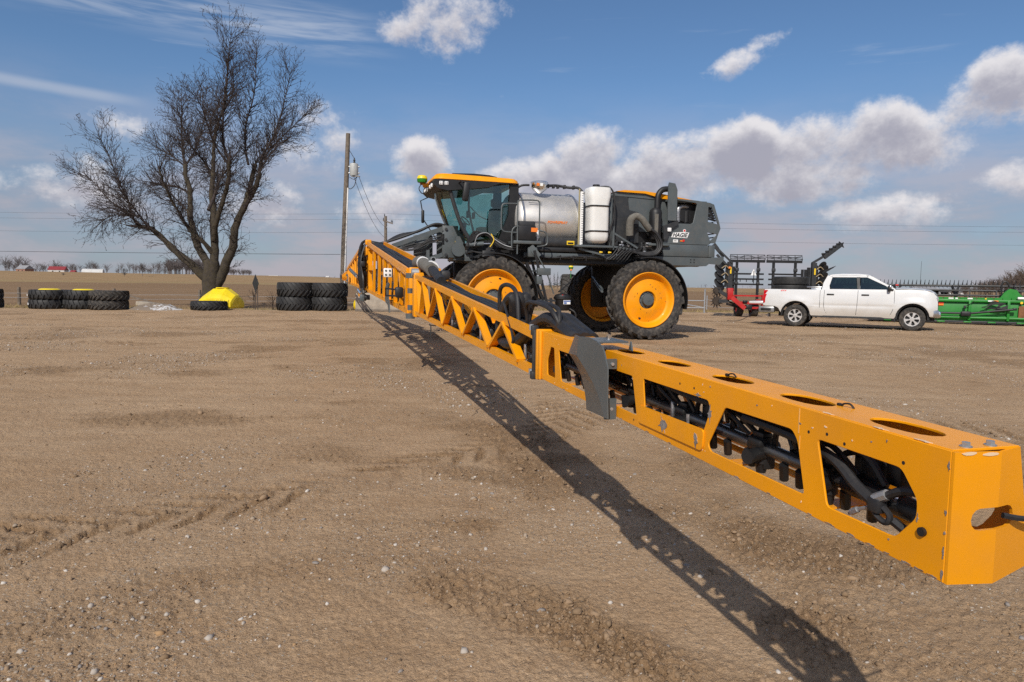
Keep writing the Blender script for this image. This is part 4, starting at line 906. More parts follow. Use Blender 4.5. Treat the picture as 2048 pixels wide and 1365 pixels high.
    for i in range(14): mm.cham((-3.35 - r3.random() * .8, -16.7 - r3.random() * .3, 2.12 + r3.random() * .4), (.06 + .1 * r3.random(), .08, .05 + .06 * r3.random()), .012)
    mm.done('front_valves', DGREY)
    SB().cham((-3.9, -17.67, 2.05), (.7, 1.4, .3), .04).done('front_axle_housing', BLACK)
build_front()
# ------------------------------------------------------------------ spray boom: two wings and the centre rack
CEN = 16.82
def bp_near(s, w, h): return (-1.0 - w, -0.88 - s, 0.87 + 0.0192 * s + h)
def bp_far(s, w, h):
    q = CEN - s; return (-1.0 - w + 0.0175 * q, -0.88 - CEN - q, 0.87 + 0.0192 * (CEN + q) + h)
def Hlat(s): return 0.228 + (s - 2.4) * 0.049
def Wlat(s): return 0.19 + (s - 2.4) * 0.028
def Hinn(s): return 0.50 + (s - 7.8) * 0.0775
def oval(c0, c1, a, b, n=16):
    return [(c0 + a * math.copysign(abs(cos(t)) ** .8, cos(t)), c1 + b * sin(t)) for t in [2 * pi * k / n for k in range(n)]]
def build_wing(BP, near):
    W = empty('boom_wing', (0, 0, 0), 0, SPR); W['label'] = 'near orange boom wing reaching towards the viewer' if near else 'far orange boom wing behind the centre rack'
    def T(mb): mb.v = [BP(*p) for p in mb.v]; return mb
    def d(mb, name, mat, label=None, smooth=35): return T(mb).done(name, mat, W, label, smooth)
    # helper solids in (s, w, h): SB with axes x=s, y=w, z=h
    # --- tip section: folded sheet box with windows
    wins = [[(2.09, .168), (2.135, .10), (2.13, .033), (2.02, .033), (2.04, .168)], [(1.98, .165), (1.94, .033), (1.60, .034), (1.58, .165)], [(1.46, .164), (1.42, .038), (1.18, .038), (1.22, .165)],
            [(1.14, .169), (1.12, .060), (.775, .060), (.735, .145), (.745, .171)], [(.665, .168), (.74, .052), (.725, .036), (.35, .038), (.38, .15), (.40, .171)], [(.318, .169), (.28, .036), (.105, .039), (.062, .09), (.062, .123), (.10, .169)]]
    out = [(0, 0), (2.25, 0), (2.25, .228), (0, .226)]
    holes = [rpoly(p, .011, 3) for p in wins]
    m = SB(); m.plate(out, holes, 0, .005, 'y', .0012); d(m, 'side_plate', ORANGE)
    m = SB(); m.plate([(.04, 0)] + out[1:3] + [(.02, .226)], [rpoly(p, .018, 2) for p in wins], .13, .135, 'y', .001); m.xf(lambda p: Vector((p.x, p.y + .016 + (.226 - p.z) * .25, p.z))); d(m, 'side_plate', ORANGE)
    m = SB(); m.plate([(0.002, .0045), (2.25, .0045), (2.25, .150), (.004, .150)], [oval(c, .072, .080, .038) for c in (.165, .445, .745, 1.07, 1.39, 1.80)], .222, .2275, 'z', .001); d(m, 'top_plate', ORANGE)
    m = SB(); m.box((1.12, .022, .0035), (2.22, .034, .005)); m.box((1.15, .163, .0035), (2.16, .034, .005)); d(m, 'bottom_flange', ORANGE)
    for c in (.045, .36, .70, 1.17, 1.5, 2.0): d(SB().box((c, .085, .0085), (.05, .15, .004)), 'bottom_tie', ORANGE)
    # end cap: two facets with a slot
    def arc(cx, cz, r, a0, a1, n=6): return [(cx + r * cos(a0 + (a1 - a0) * k / n), cz + r * sin(a0 + (a1 - a0) * k / n)) for k in range(n + 1)]
    L = [(.001, .0), (.10, -.008), (.10, .088)] + arc(.062, .107, .019, -pi / 2, -3 * pi / 2) + [(.10, .126), (.10, .2215), (.0, .2255)]
    Rr = [(.10, -.008), (.212, .006), (.155, .2255), (.10, .2215), (.10, .126)] + arc(.128, .107, .019, pi / 2, -pi / 2) + [(.10, .088)]
    m = SB(); m.prism(L, -.0065, -.001, 'x'); i0 = len(m.v); m.prism(Rr, -.0065, -.001, 'x'); m.xf(lambda p: Vector((p.x + max(0, p.y - .10) * .22, p.y, p.z)), i0); d(m, 'end_cap', ORANGE, smooth=25)
    if near:
        for w_ in (.045, .098): d(SB().cyl((.014, w_, .2275), (.014, w_, .236), .007, seg=6).cyl((.014, w_, .2275), (.014, w_, .2295), .010, seg=12), 'bolt', GALV)
        d(SB().cyl((.045, -.006, .072), (.045, .002, .072), .008, seg=12), 'rubber_plug', BLACK)
        for s_, h_ in ((.345, .178), (.29, .186), (.24, .178), (.095, .18), (1.2, .02), (.9, .192), (.82, .192)): d(SB().cyl((s_, -.0006, h_), (s_, .001, h_), .0035, seg=8), 'rivet_hole', BLACK)
        d(SB().box((.377, -.0004, .195), (.0022, .0012, .055)).box((.372, -.0004, .148), (.0016, .0012, .03)), 'sheet_seam', M('worn_seam_paint', (.72, .40, .12), .5))
        # bolt-on stiffener plate, worn to the metal, and chips on the edges
        d(SB().prism(rpoly([(1.155, .080), (1.155, .022), (.76, .028), (.755, .088)], .015), -.006, -.0005), 'stiffener_plate', ORANGE)
        r4 = random.Random(4)
        def chip(c, rx, rz, y=-.0075, name='paint_scrape', ax='y', n=17, mat=BARE):
            poly = [(c[0] + rx * cos(2 * pi * k / n) * r4.uniform(.25, 1.35), c[1] + rz * sin(2 * pi * k / n) * r4.uniform(.3, 1.3)) for k in range(n)]
            d(SB().prism(poly, y, y + .0012, ax), name, mat)
        chip((.985, .052), .025, .026); chip((.79, .052), .010, .024); chip((.735, .135), .010, .022, -.001); chip((.80, .176), .016, .006, -.001)
        for s_ in (1.9, 1.3, 1.1, .95, .6, .47, .33, .27, .21, .16, .12, .08, .05, .02): chip((s_, .0032), r4.uniform(.004, .016), .0018, -.001)
        for s_, h_, r_ in ((.003, .20, .008), (.003, .12, .006), (.003, .085, .004), (.003, .05, .012), (.003, .015, .01), (.058, .092, .008)): chip((s_, h_), .0022, r_, -.001)
        for _ in range(26): chip((r4.uniform(.01, 2.1), r4.choice((.012, .02, .19, .2, .21, .03))), r4.uniform(.0012, .004), r4.uniform(.0012, .003), -.001, 'paint_nick', n=7, mat=r4.choice((BARE, M('scuffed_paint', (.75, .55, .36), .6))))
        for s_, w_ in ((.16, .006), (.06, .005), (.3, .006)): chip((s_, w_), .018, .004, .2275, ax='z', mat=M('scuffed_paint', (.75, .55, .36), .6))
        for w_, h_ in ((.03, .222), (.075, .219)):
            poly = [(w_ + .015 * cos(2 * pi * k / 9) * r4.uniform(.6, 1.3), h_ + .003 * sin(2 * pi * k / 9)) for k in range(9)]
            d(SB().prism(poly, -.0078, -.0066, 'x'), 'paint_scrape', M('scuffed_paint', (.75, .55, .36), .6))
        d(SB().tube(smooth_path([(.0, .12, .108), (-.012, .15, .104), (-.02, .19, .106), (-.01, .25, .104)], 4), .0055, 6), 'tail_cable', RUB)
        for s_ in (.36, .80): d(SB().tube(smooth_path([(s_ - .03, .10, .228), (s_ - .02, .098, .236), (s_ - .005, .095, .234), (s_, .095, .228)], 4), .0022, 6).cham((s_ + .008, .095, .230), (.010, .008, .007), .002), 'cable_clip', BLACK)
    # --- pipe, nozzle bodies and hoses inside
    d(SB().cyl((.30, .07, .075), (2.2, .07, .088), .016, seg=14), 'spray_pipe', M('dark_steel_pipe', (.16, .155, .15), .35, .8, dust=.3))
    ns = (.07, .36, .60, .98, 1.32, 1.72, 2.08) if near else (.1, .6, 1.1, 1.7)
    for s_ in ns:
        m = SB(); z = .078 + .006 * s_
        m.cyl((s_ - .028, .07, z), (s_ + .028, .07, z), .026, seg=14).cham((s_, .07, z + .028), (.045, .03, .014), .004)
        m.cyl((s_, .07, z), (s_, .07, z - .045), .02, seg=12).cyl((s_, .07, z - .045), (s_, .07, z - .07), .016, .012, 10)
        m.cyl((s_ - .01, .07, z - .015), (s_ - .02, .018, z - .022), .017, seg=12).cyl((s_ - .02, .02, z - .022), (s_ - .022, .012, z - .022), .019, seg=8)
        m.cham((s_ + .03, .06, z - .035), (.03, .03, .04), .006).cham((s_ - .005, .05, z + .01), (.05, .02, .018), .005)
        m.cyl((s_ + .02, .1, z - .01), (s_ + .02, .13, z - .012), .015, seg=10)
        d(m, 'nozzle_body', BLACK)
    if near:
        d(SB().cyl((.175, .065, .082), (.150, .065, .081), .021, seg=16), 'pipe_collar', CHROME)
        d(SB().cyl((.30, .068, .076), (.10, .066, .074), .022, seg=14).cyl((.10, .066, .074), (.06, .066, .07), .03, seg=14).cham((.085, .06, .05), (.05, .05, .06), .01), 'end_fitting', BLACK)
        d(SB().tube(smooth_path([(.62, .03, .15), (.42, .03, .145), (.30, .028, .13), (.235, .028, .095), (.19, .03, .075)], 6), .0115, 8), 'hose', RUB)
        d(SB().tube(smooth_path([(.155, .03, .098), (.12, .03, .118), (.085, .04, .12), (.055, .06, .10), (.05, .07, .07)], 6), .0085, 8), 'hose', RUB)
        d(SB().cyl((.185, .029, .082), (.155, .029, .10), .0105, seg=8), 'hose_fitting', GALV)
        d(SB().tube(smooth_path([(.2, .03, .07), (.175, .028, .05), (.155, .03, .045), (.15, .032, .06), (.165, .03, .072)], 5), .006, 6).cham((.18, .03, .072), (.03, .026, .03), .006), 'hose', RUB)
        d(SB().tube(smooth_path([(.2, .03, .06), (.23, .03, .045), (.25, .03, .03)], 4), .004, 6).cyl((.228, .03, .046), (.245, .03, .034), .0065, seg=6), 'cable_plug', GALV)
        d(SB().tube(smooth_path([(.15, .04, .05), (.1, .05, .03), (.05, .06, .02)], 4), .009, 6), 'hose', RUB)
        for k in range(3):
            d(SB().tube(smooth_path([(2.2, .04 + .03 * k, .18), (1.7, .05 + .03 * k, .16 - .02 * k), (1.25, .04 + .03 * k, .175), (.9, .045 + .03 * k, .15 + .01 * k), (.55, .05 + .02 * k, .165 - .01 * k), (.36, .06, .15)], 6), .011, 8), 'hose', RUB)
        for s_ in (.27, .48, .88, 1.15, 1.58): d(SB().cham((s_, .10, .11), (.07, .04, .07), .012), 'solenoid_box', BLACK)
        for s_ in (.64, .36, 1.03, 1.27): d(SB().tube(smooth_path([(s_, .06, .1), (s_ + .03, .03, .14), (s_ + .08, .04, .15), (s_ + .1, .06, .11)], 4), .006, 6), 'hose', RUB)
        d(SB().cyl((.9, .03, .055), (.9, .03, .1), .005, seg=6).cham((1.02, .045, .09), (.012, .01, .05), .003).cham((1.66, .045, .09), (.012, .01, .055), .003), 'bracket_pin', BARE)
    rc = random.Random(17)
    d(SB().cham((1.24, .07, .196), (1.9, .085, .018), .006).cham((1.3, .11, .15), (1.7, .02, .05), .006), 'hose_filler_strip', BLACK)  # black strips added in place of hoses; they also fill out the boom shadow
    for k in range(20 if near else 6):
        s_ = .2 + k * (.1 if near else .3) + rc.uniform(-.03, .03); m = SB().cham((s_, .085 + rc.uniform(-.02, .03), .075 + rc.uniform(-.03, .05)), (rc.uniform(.03, .06), rc.uniform(.02, .05), rc.uniform(.02, .06)), .006)
        m.cyl((s_ + .02, .06, .06), (s_ + .03, .07, .02), .011, seg=8).tube(smooth_path([(s_, .07, .1), (s_ + .05, .05 + rc.uniform(-.02, .03), .15), (s_ + .12, .07, .13), (s_ + .14, .08, .08)], 4), .0075, 6)
        d(m, 'valve_cluster', BLACK)
    # --- breakaway joint: flange, hinge strip, guard plate
    d(SB().cham((2.265, .06, .112), (.03, .15, .245), .006).cham((2.24, -.006, .113), (.045, .012, .236), .004), 'joint_flange', ORANGE)
    d(SB().cham((2.30, -.008, .12), (.022, .03, .22), .005).cham((2.305, -.012, .225), (.03, .035, .05), .006).cham((2.305, -.012, .005), (.034, .035, .04), .006), 'hinge_strip', DGREY)
    for h_ in (.005, .225): d(SB().cyl((2.33, -.02, h_), (2.33, -.02, h_ + .028), .012, seg=8), 'hinge_bolt', GALV)
    d(SB().cham((2.33, .08, .1), (.03, .1, .19), .01), 'hinge_spacer', ORANGE)
    plate = [(1.598, .263), (1.493, .271), (1.414, .263), (1.369, .250), (1.347, .232), (1.336, .213), (1.313, .180), (1.310, .081), (1.302, .003), (1.331, .001), (1.354, .032), (1.386, .067), (1.436, .103), (1.509, .140), (1.618, .188)]
    m = SB(); m.prism(plate, -.052, -.047)
    Cc = [(1.618, .188), (1.509, .140), (1.436, .103), (1.386, .067), (1.354, .032), (1.331, .001)]; C2 = [(1.817, .167), (1.724, .125), (1.677, .095), (1.642, .052), (1.622, .007), (1.615, -.028)]
    def strip(Ca, Cb, w0, w1):
        for k in range(len(Ca) - 1):
            a, b, c_, e = Ca[k], Ca[k + 1], Cb[k + 1], Cb[k]
            m.add([(a[0], w0, a[1]), (b[0], w0, b[1]), (c_[0], w1, c_[1]), (e[0], w1, e[1]), (a[0], w0 + .004, a[1]), (b[0], w0 + .004, b[1]), (c_[0], w1 + .004, c_[1]), (e[0], w1 + .004, e[1])], [(0, 1, 2, 3), (7, 6, 5, 4), (0, 4, 5, 1), (1, 5, 6, 2), (2, 6, 7, 3), (3, 7, 4, 0)])
    strip(Cc, C2, -.051, -.007); strip([(1.598, .263), (1.618, .188)], [(1.725, .257), (1.80, .172)], -.051, -.02)
    m.box((1.345, -.026, .19), (.008, .044, .035)).box((1.34, -.026, .03), (.008, .044, .075)).box((1.50, .015, .258), (.16, .12, .006)).prism([(1.40, .228), (1.43, .228), (1.415, .262)], .08, .086).box((1.53, -.02, .25), (.05, .06, .012))
    d(m, 'guard_plate', GREY, 'grey curved guard plate at the boom joint')
    if near:
        for h_ in (.19, .03): d(SB().cyl((1.341, -.022, h_), (1.334, -.022, h_), .006, seg=8), 'bolt', GALV)
        d(SB().cyl((1.50, .03, .26), (1.50, .03, .28), .008, seg=8), 'bolt', CHROME)
    # --- lattice section
    s0, s1 = 2.36, 7.0
    for wf, nm in ((lambda s: .0, 0), (Wlat, 1)):
        def P(s, h, k=0): return (s, wf(s) + k, h)
        dk = .012 if nm == 0 else -.012
        d(SB().beam(P(s0, Hlat(s0) - .024, dk), P(s1, Hlat(s1) - .024, dk), .028, .05, (0, 0, 1)), 'top_rail', ORANGE)
        d(SB().beam(P(s0, .018, dk), P(s1, .018, dk), .026, .045).beam(P(s0, .004, dk * 3.2), P(s1, .004, dk * 3.2), .06, .006), 'bottom_rail', ORANGE)
        tops = [6.85, 6.35, 5.48, 4.62, 3.75, 2.96]; bots = [6.62, 5.98, 5.08, 4.17, 3.33, 2.62]
        for i in range(len(tops)):
            a = P(tops[i], Hlat(tops[i]) - .045, dk); b = P(bots[i], .035, dk); d(SB().beam(a, b, .02, .05, (0, 1, 0)).xf(lambda p: p), 'brace', ORANGE)
            if i + 1 < len(tops):
                c_ = P(tops[i + 1], Hlat(tops[i + 1]) - .045, dk); d(SB().beam(P(bots[i] - .04, .035, dk), c_, .02, .05, (0, 1, 0)), 'brace', ORANGE)
    for s_ in (2.45, 3.33, 4.17, 5.08, 5.98, 6.9): d(SB().beam((s_, 0, .006), (s_, Wlat(s_), .006), .04, .012), 'cross_tie', ORANGE)
    for k in range(4 if near else 2):
        w0 = .3 + .14 * k
        d(SB().tube(smooth_path([(s, Wlat(s) * w0, Hlat(s) - .035 + .010 * sin(s * 3 + k) + .006 * (k % 2)) for s in (7.2, 6.4, 5.6, 4.8, 4.0, 3.3, 2.7)], 3), .017, 7), 'hose', RUB)
    d(SB().tube([(2.4, .09, .07), (6.9, .12, .07)], .019, 10), 'spray_pipe', M('dark_steel_pipe'))
    for k in range(12 if near else 4):
        s_ = 2.55 + k * (.37 if near else 1.1); m = SB().cyl((s_ - .03, .09, .07), (s_ + .03, .09, .07), .032, seg=10).cyl((s_, .09, .07), (s_, .09, -.03), .024, seg=8).cham((s_ + .04, .07, .04), (.05, .05, .07), .01).cyl((s_, .09, .05), (s_ - .02, .03, .035), .02, seg=8)
        d(m, 'nozzle_body', BLACK)
        if near and k % 2: d(SB().tube(smooth_path([(s_, .08, .1), (s_ + .08, .05, .15), (s_ + .2, .08, .14), (s_ + .3, .1, .08)], 4), .012, 6), 'hose', RUB)
        if near and k % 3 == 0: d(SB().cham((s_ + .12, .05, .075), (.02, .014, .09), .004), 'bracket_pin', BARE)
    if near:
        # fat protective loops of hose over the joint
        for k, (ww, rr) in enumerate(((.06, .030), (.10, .034), (.14, .03))):
            d(SB().tube(smooth_path([(3.02, ww + .02, Hlat(3) + .0), (2.98, ww, .36), (3.1, ww - .01, .31), (3.2, ww - .02, .17), (3.12, ww - .02, .09), (2.86, ww - .03, .10), (2.66, ww - .02, .17), (2.46, ww, .255), (2.28, ww, .285), (2.12, ww + .01, .25), (1.95, ww + .01, .215)], 6), rr, 10), 'sleeved_hose_loop', RUB)
        for k in range(2):
            d(SB().tube(smooth_path([(2.62, .05, .23), (2.56, .02 + .04 * k, .34), (2.4, .02 + .04 * k, .355), (2.2, .03 + .04 * k, .335), (2.13, .05, .27), (2.2, .06, .22)], 6), .011, 8), 'hose_loop', RUB)
        d(SB().tube(smooth_path([(3.25, .05, Hlat(3.2)), (3.2, .04, .40), (3.05, .05, .43), (2.9, .06, .38), (2.85, .06, .2)], 6), .013, 8), 'hose_loop', RUB)
        d(SB().tube(smooth_path([(3.0, .01, .33), (2.8, .0, .2), (2.75, .0, .12), (2.9, .0, .1)], 5), .008, 6), 'cable', RUB)
        for k in range(6): d(SB().cham((2.5 - .05 * k, .10 + .02 * (k % 2), .245), (.03, .035, .022), .005), 'coupling', GALV)
        d(SB().tube(smooth_path([(5.35, -.02, .0), (5.2, -.1, .02), (5.12, -.1, .02), (5.12, -.1, -.09)], 2), .006, 5), 'drip_wire', DGREY)
    for k in range(26 if near else 6):
        s_ = 2.5 + k * (.17 if near else .75); wv = Wlat(s_) * rc.uniform(.3, .75); m = SB().cham((s_, wv, .07 + rc.uniform(-.02, .07)), (rc.uniform(.06, .13), rc.uniform(.04, .08), rc.uniform(.05, .12)), .012)
        m.tube(smooth_path([(s_, wv, .1), (s_ + .1, wv - .03, .17 + rc.uniform(-.03, .05)), (s_ + .22, wv, .12), (s_ + .3, wv, .05)], 4), .014, 6); d(m, 'valve_cluster', BLACK)
    for k in range(30 if near else 10):
        s_ = 7.8 + k * (.25 if near else .75); m = SB().cham((s_, rc.uniform(.06, .3), rc.uniform(.0, .45)), (rc.uniform(.08, .2), rc.uniform(.06, .14), rc.uniform(.08, .2)), .02)
        m.tube(smooth_path([(s_, .1, .1), (s_ + .15, .06, .35), (s_ + .3, .12, .5), (s_ + .4, .2, .2)], 4), .02, 6); d(m, 'valve_cluster', BLACK)
    # --- main hinge between lattice and inner section
    d(SB().cham((7.12, .05, .22), (.16, .12, .52), .02).cham((7.34, .05, .01), (.5, .1, .035), .01).cham((7.3, .05, .25), (.3, .05, .03), .01), 'hinge_post', ORANGE)
    d(SB().cham((7.55, .06, .26), (.1, .14, .56), .02), 'hinge_post', ORANGE)
    for h_ in (-.04, .06, .26, .44): d(SB().cyl((7.3, -.02, h_ - .03), (7.3, -.02, h_ + .03), .055 if h_ in (-.04, .44) else .035, seg=12), 'hinge_knuckle', GREY)
    d(SB().cyl((7.1, -.03, .475), (7.1, .05, .475), .05, seg=14), 'hinge_pin', GALV)
    d(SB().tube(smooth_path([(7.95, .16, .60), (7.6, .15, .60), (7.0, .13, .56), (6.5, .12, .51)], 4), [.085] * 4 + [.072] * 9, 14), 'hose_sleeve', CLOTH)
    for s_, r_ in ((7.45, .077), (6.78, .077)): d(SB().cyl((s_, .147, .597 if s_ > 7 else .54), (s_ - .08, .145, .59 if s_ > 7 else .533), r_, seg=16), 'white_band', DECW)
    d(SB().tube(smooth_path([(6.5, .12, .51), (6.2, .12, .46), (5.9, .12, .40)], 4), .05, 10).cham((6.2, .2, .46), (.2, .1, .1), .03), 'hose_joint', RUB)
    # --- inner section: tall uprights under a hose channel
    ub = [7.85, 8.55, 9.35, 10.3, 11.35, 12.5, 13.9]
    for i, s_ in enumerate(ub):
        sl = .12 + .02 * i; a = (s_, .0, .0); b = (s_ - sl, .0, Hinn(s_) - .06)
        d(SB().beam(a, b, .10, .05, (0, 1, 0)).cyl((b[0], -.025, b[2]), (b[0], .025, b[2]), .055, seg=10), 'upright', ORANGE)
        d(SB().beam((s_ + .12, .02, .02), (s_ + .42, .02, Hinn(s_ + .4) - .1), .04, .025, (0, 1, 0)), 'brace', ORANGE)
        d(SB().beam((s_ + .3, .36, .0), (s_ + .3 - sl, .36, Hinn(s_) - .06), .08, .04, (0, 1, 0)), 'upright', ORANGE)
        d(SB().beam((s_, .0, .02), (s_, .36, .02), .08, .04), 'cross_tie', ORANGE)
        if near and i % 2:
            m = SB(); hh = Hinn(s_) * .5; m.plate([(s_ - .2, hh - .03), (s_ + .15, hh - .03), (s_ + .15, hh + .03), (s_ - .2, hh + .03)], [oval(s_ - .12 + .1 * k, hh, .025, .015, 8) for k in range(3)], .05, .06, 'y'); d(m, 'slotted_plate', ORANGE)
    a, b = 7.6, 15.9
    for w_ in (-.02, .38):
        d(SB().beam((a, w_, Hinn(a) - .0), (b, w_, Hinn(b) - .0), .03, .09), 'channel_side', ORANGE)
    d(SB().beam((a, .18, Hinn(a) - .06), (b, .18, Hinn(b) - .06), .4, .02), 'channel_floor', ORANGE)
    for w_ in (.0, .36): d(SB().beam((a, w_, .0), (b, w_, .0), .05, .07), 'bottom_rail', ORANGE)
    for k in range(4): d(SB().tube(smooth_path([(s, .06 + .075 * k, Hinn(s) - .02 + .015 * sin(2 * s + k)) for s in (15.6, 14, 12.5, 11, 9.5, 8.0)], 3), .03, 6), 'hose', RUB)
    for k in range(9 if near else 4):
        s_ = 8.0 + k * (.8 if near else 1.7); d(SB().cyl((s_, .1, .25), (s_, .1, -.08), .04, seg=8).cham((s_ + .05, .14, .2), (.16, .14, .14), .03).cham((s_ + .3, .2, .35), (.2, .12, .2), .03), 'nozzle_body', BLACK)
    d(SB().tube([(8, .18, .15), (15.5, .18, .15)], .035, 8), 'spray_pipe', M('dark_steel_pipe'))
    d(SB().prism([(9.2, .30), (9.5, .32), (9.85, .24), (9.95, .05), (9.8, .0), (9.45, -.02), (9.3, -.12), (9.18, -.12), (9.24, .0), (9.42, .12), (9.36, .24)], -.10, -.085), 'guard_plate', GREY)
    if near:
        d(SB().cham((9.2, -.12, .46), (.06, .12, .13), .015), 'work_lamp', DECW)
        m = SB()
        for i in (-1, 1):
            for j in (-1, 1): m.cyl((9.165, -.12 + i * .028, .46 + j * .03), (9.172, -.12 + i * .028, .46 + j * .03), .016, seg=8)
        d(m, 'lamp_bulb', GREY)
        d(SB().cham((8.2, -.06, .21), (.14, .1, .14), .02).tube([(8.3, -.06, .24), (8.6, -.2, .25), (8.62, -.2, .15), (8.3, -.08, .16)], .012, 6), 'locking_latch', BLACK)
build_wing(bp_near, True)
build_wing(bp_far, False)

def build_rack():
    R = empty('centre_rack', (0, 0, 0), 0, SPR)
    def d(mb, name, mat): return mb.done(name, mat, R)
    z0 = 0.87 + 0.0192 * CEN
    for y in (-16.75, -17.25, -18.1, -18.65):
        d(SB().beam((-1.05, y, z0), (-1.05, y, z0 + 1.0), .1, .1).beam((-1.4, y, z0 + .02), (-1.4, y, z0 + 1.02), .1, .1), 'post', ORANGE)
    for z in (z0 + .03, z0 + .52, z0 + 1.0): d(SB().beam((-1.05, -16.6, z), (-1.05, -18.8, z), .1, .12), 'cross_beam', ORANGE)
    d(SB().cham((-1.3, -17.67, z0 + .85), (.2, 1.9, .22), .02).cham((-.98, -17.1, z0 + .93), (.05, .5, .2), .01).cham((-1.0, -16.7, z0 + 1.12), (.14, .2, .12), .02), 'gantry', ORANGE)
    for y, z_, r in ((-17.0, z0 + .45, .085), (-17.55, z0 + .62, .09), (-18.2, z0 + .6, .08)):
        d(SB().lathe([(0, z_ - .42), (r * .6, z_ - .42), (r, z_ - .36), (r, z_ - .02), (r * .6, z_), (r * 1.1, z_ + .06), (r * .7, z_ + .12), (r * 1.1, z_ + .18), (r * .7, z_ + .24), (r, z_ + .3), (0, z_ + .32)], (-.9, y, 0), 'z', 16), 'air_strut', BLACK)
    d(SB().cyl((-.92, -17.0, z0 - .05), (-.92, -17.0, z0 + .06), .035, seg=10).cyl((-.9, -17.55, z0 + .66), (-.9, -17.55, z0 + .71), .07, seg=12), 'strut_collar', CHROME)
    m = SB(); rr = random.Random(21)
    for i in range(22): m.cham((-.88 - rr.random() * .2, -16.8 - rr.random() * 1.7, z0 - .25 + rr.random() * 1.2), (.1, .08 + .14 * rr.random(), .06 + .14 * rr.random()), .015)
    for i in range(12):
        y = -16.9 - rr.random() * 1.4; m.tube(smooth_path([(-.95, y, z0 + 1.1), (-.84, y + rr.uniform(-.2, .2), z0 + .7), (-.88, y + rr.uniform(-.3, .3), z0 + .3), (-.9, y + rr.uniform(-.3, .3), z0 - .1)], 4), .022, 6)
    d(m, 'rack_valves_and_hoses', BLACK)
    m = SB()
    for i in range(5): m.tube(smooth_path([(-1.2 - .05 * i, -17.2, z0 + 1.12), (-1.0, -17.35 - .1 * i, z0 + 1.2), (-.9, -17.5 - .15 * i, z0 + 1.12), (-.86, -17.6 - .2 * i, z0 + .9)], 5), .03, 8)
    d(m, 'rack_hose_bundle', RUB)
    d(SB().cyl((-.8, -18.7, z0 + .35), (-.75, -21.6, z0 + .55), .05, seg=10), 'fold_cylinder', GREY); d(SB().cyl((-.78, -17.9, z0 + .3), (-.8, -18.75, z0 + .36), .025, seg=8), 'fold_rod', CHROME)
    d(SB().cham((-.86, -18.3, z0 - .1), (.03, .6, .2), .01), 'rack_plate', ORANGE)
    d(SB().cyl((-.82, -16.6, z0 - .1), (-.8, -17.5, z0 - .02), .035, seg=10), 'tilt_rod', CHROME); d(SB().cham((-.85, -16.7, z0 - .2), (.1, .3, .16), .02), 'tilt_block', GREY)
build_rack()
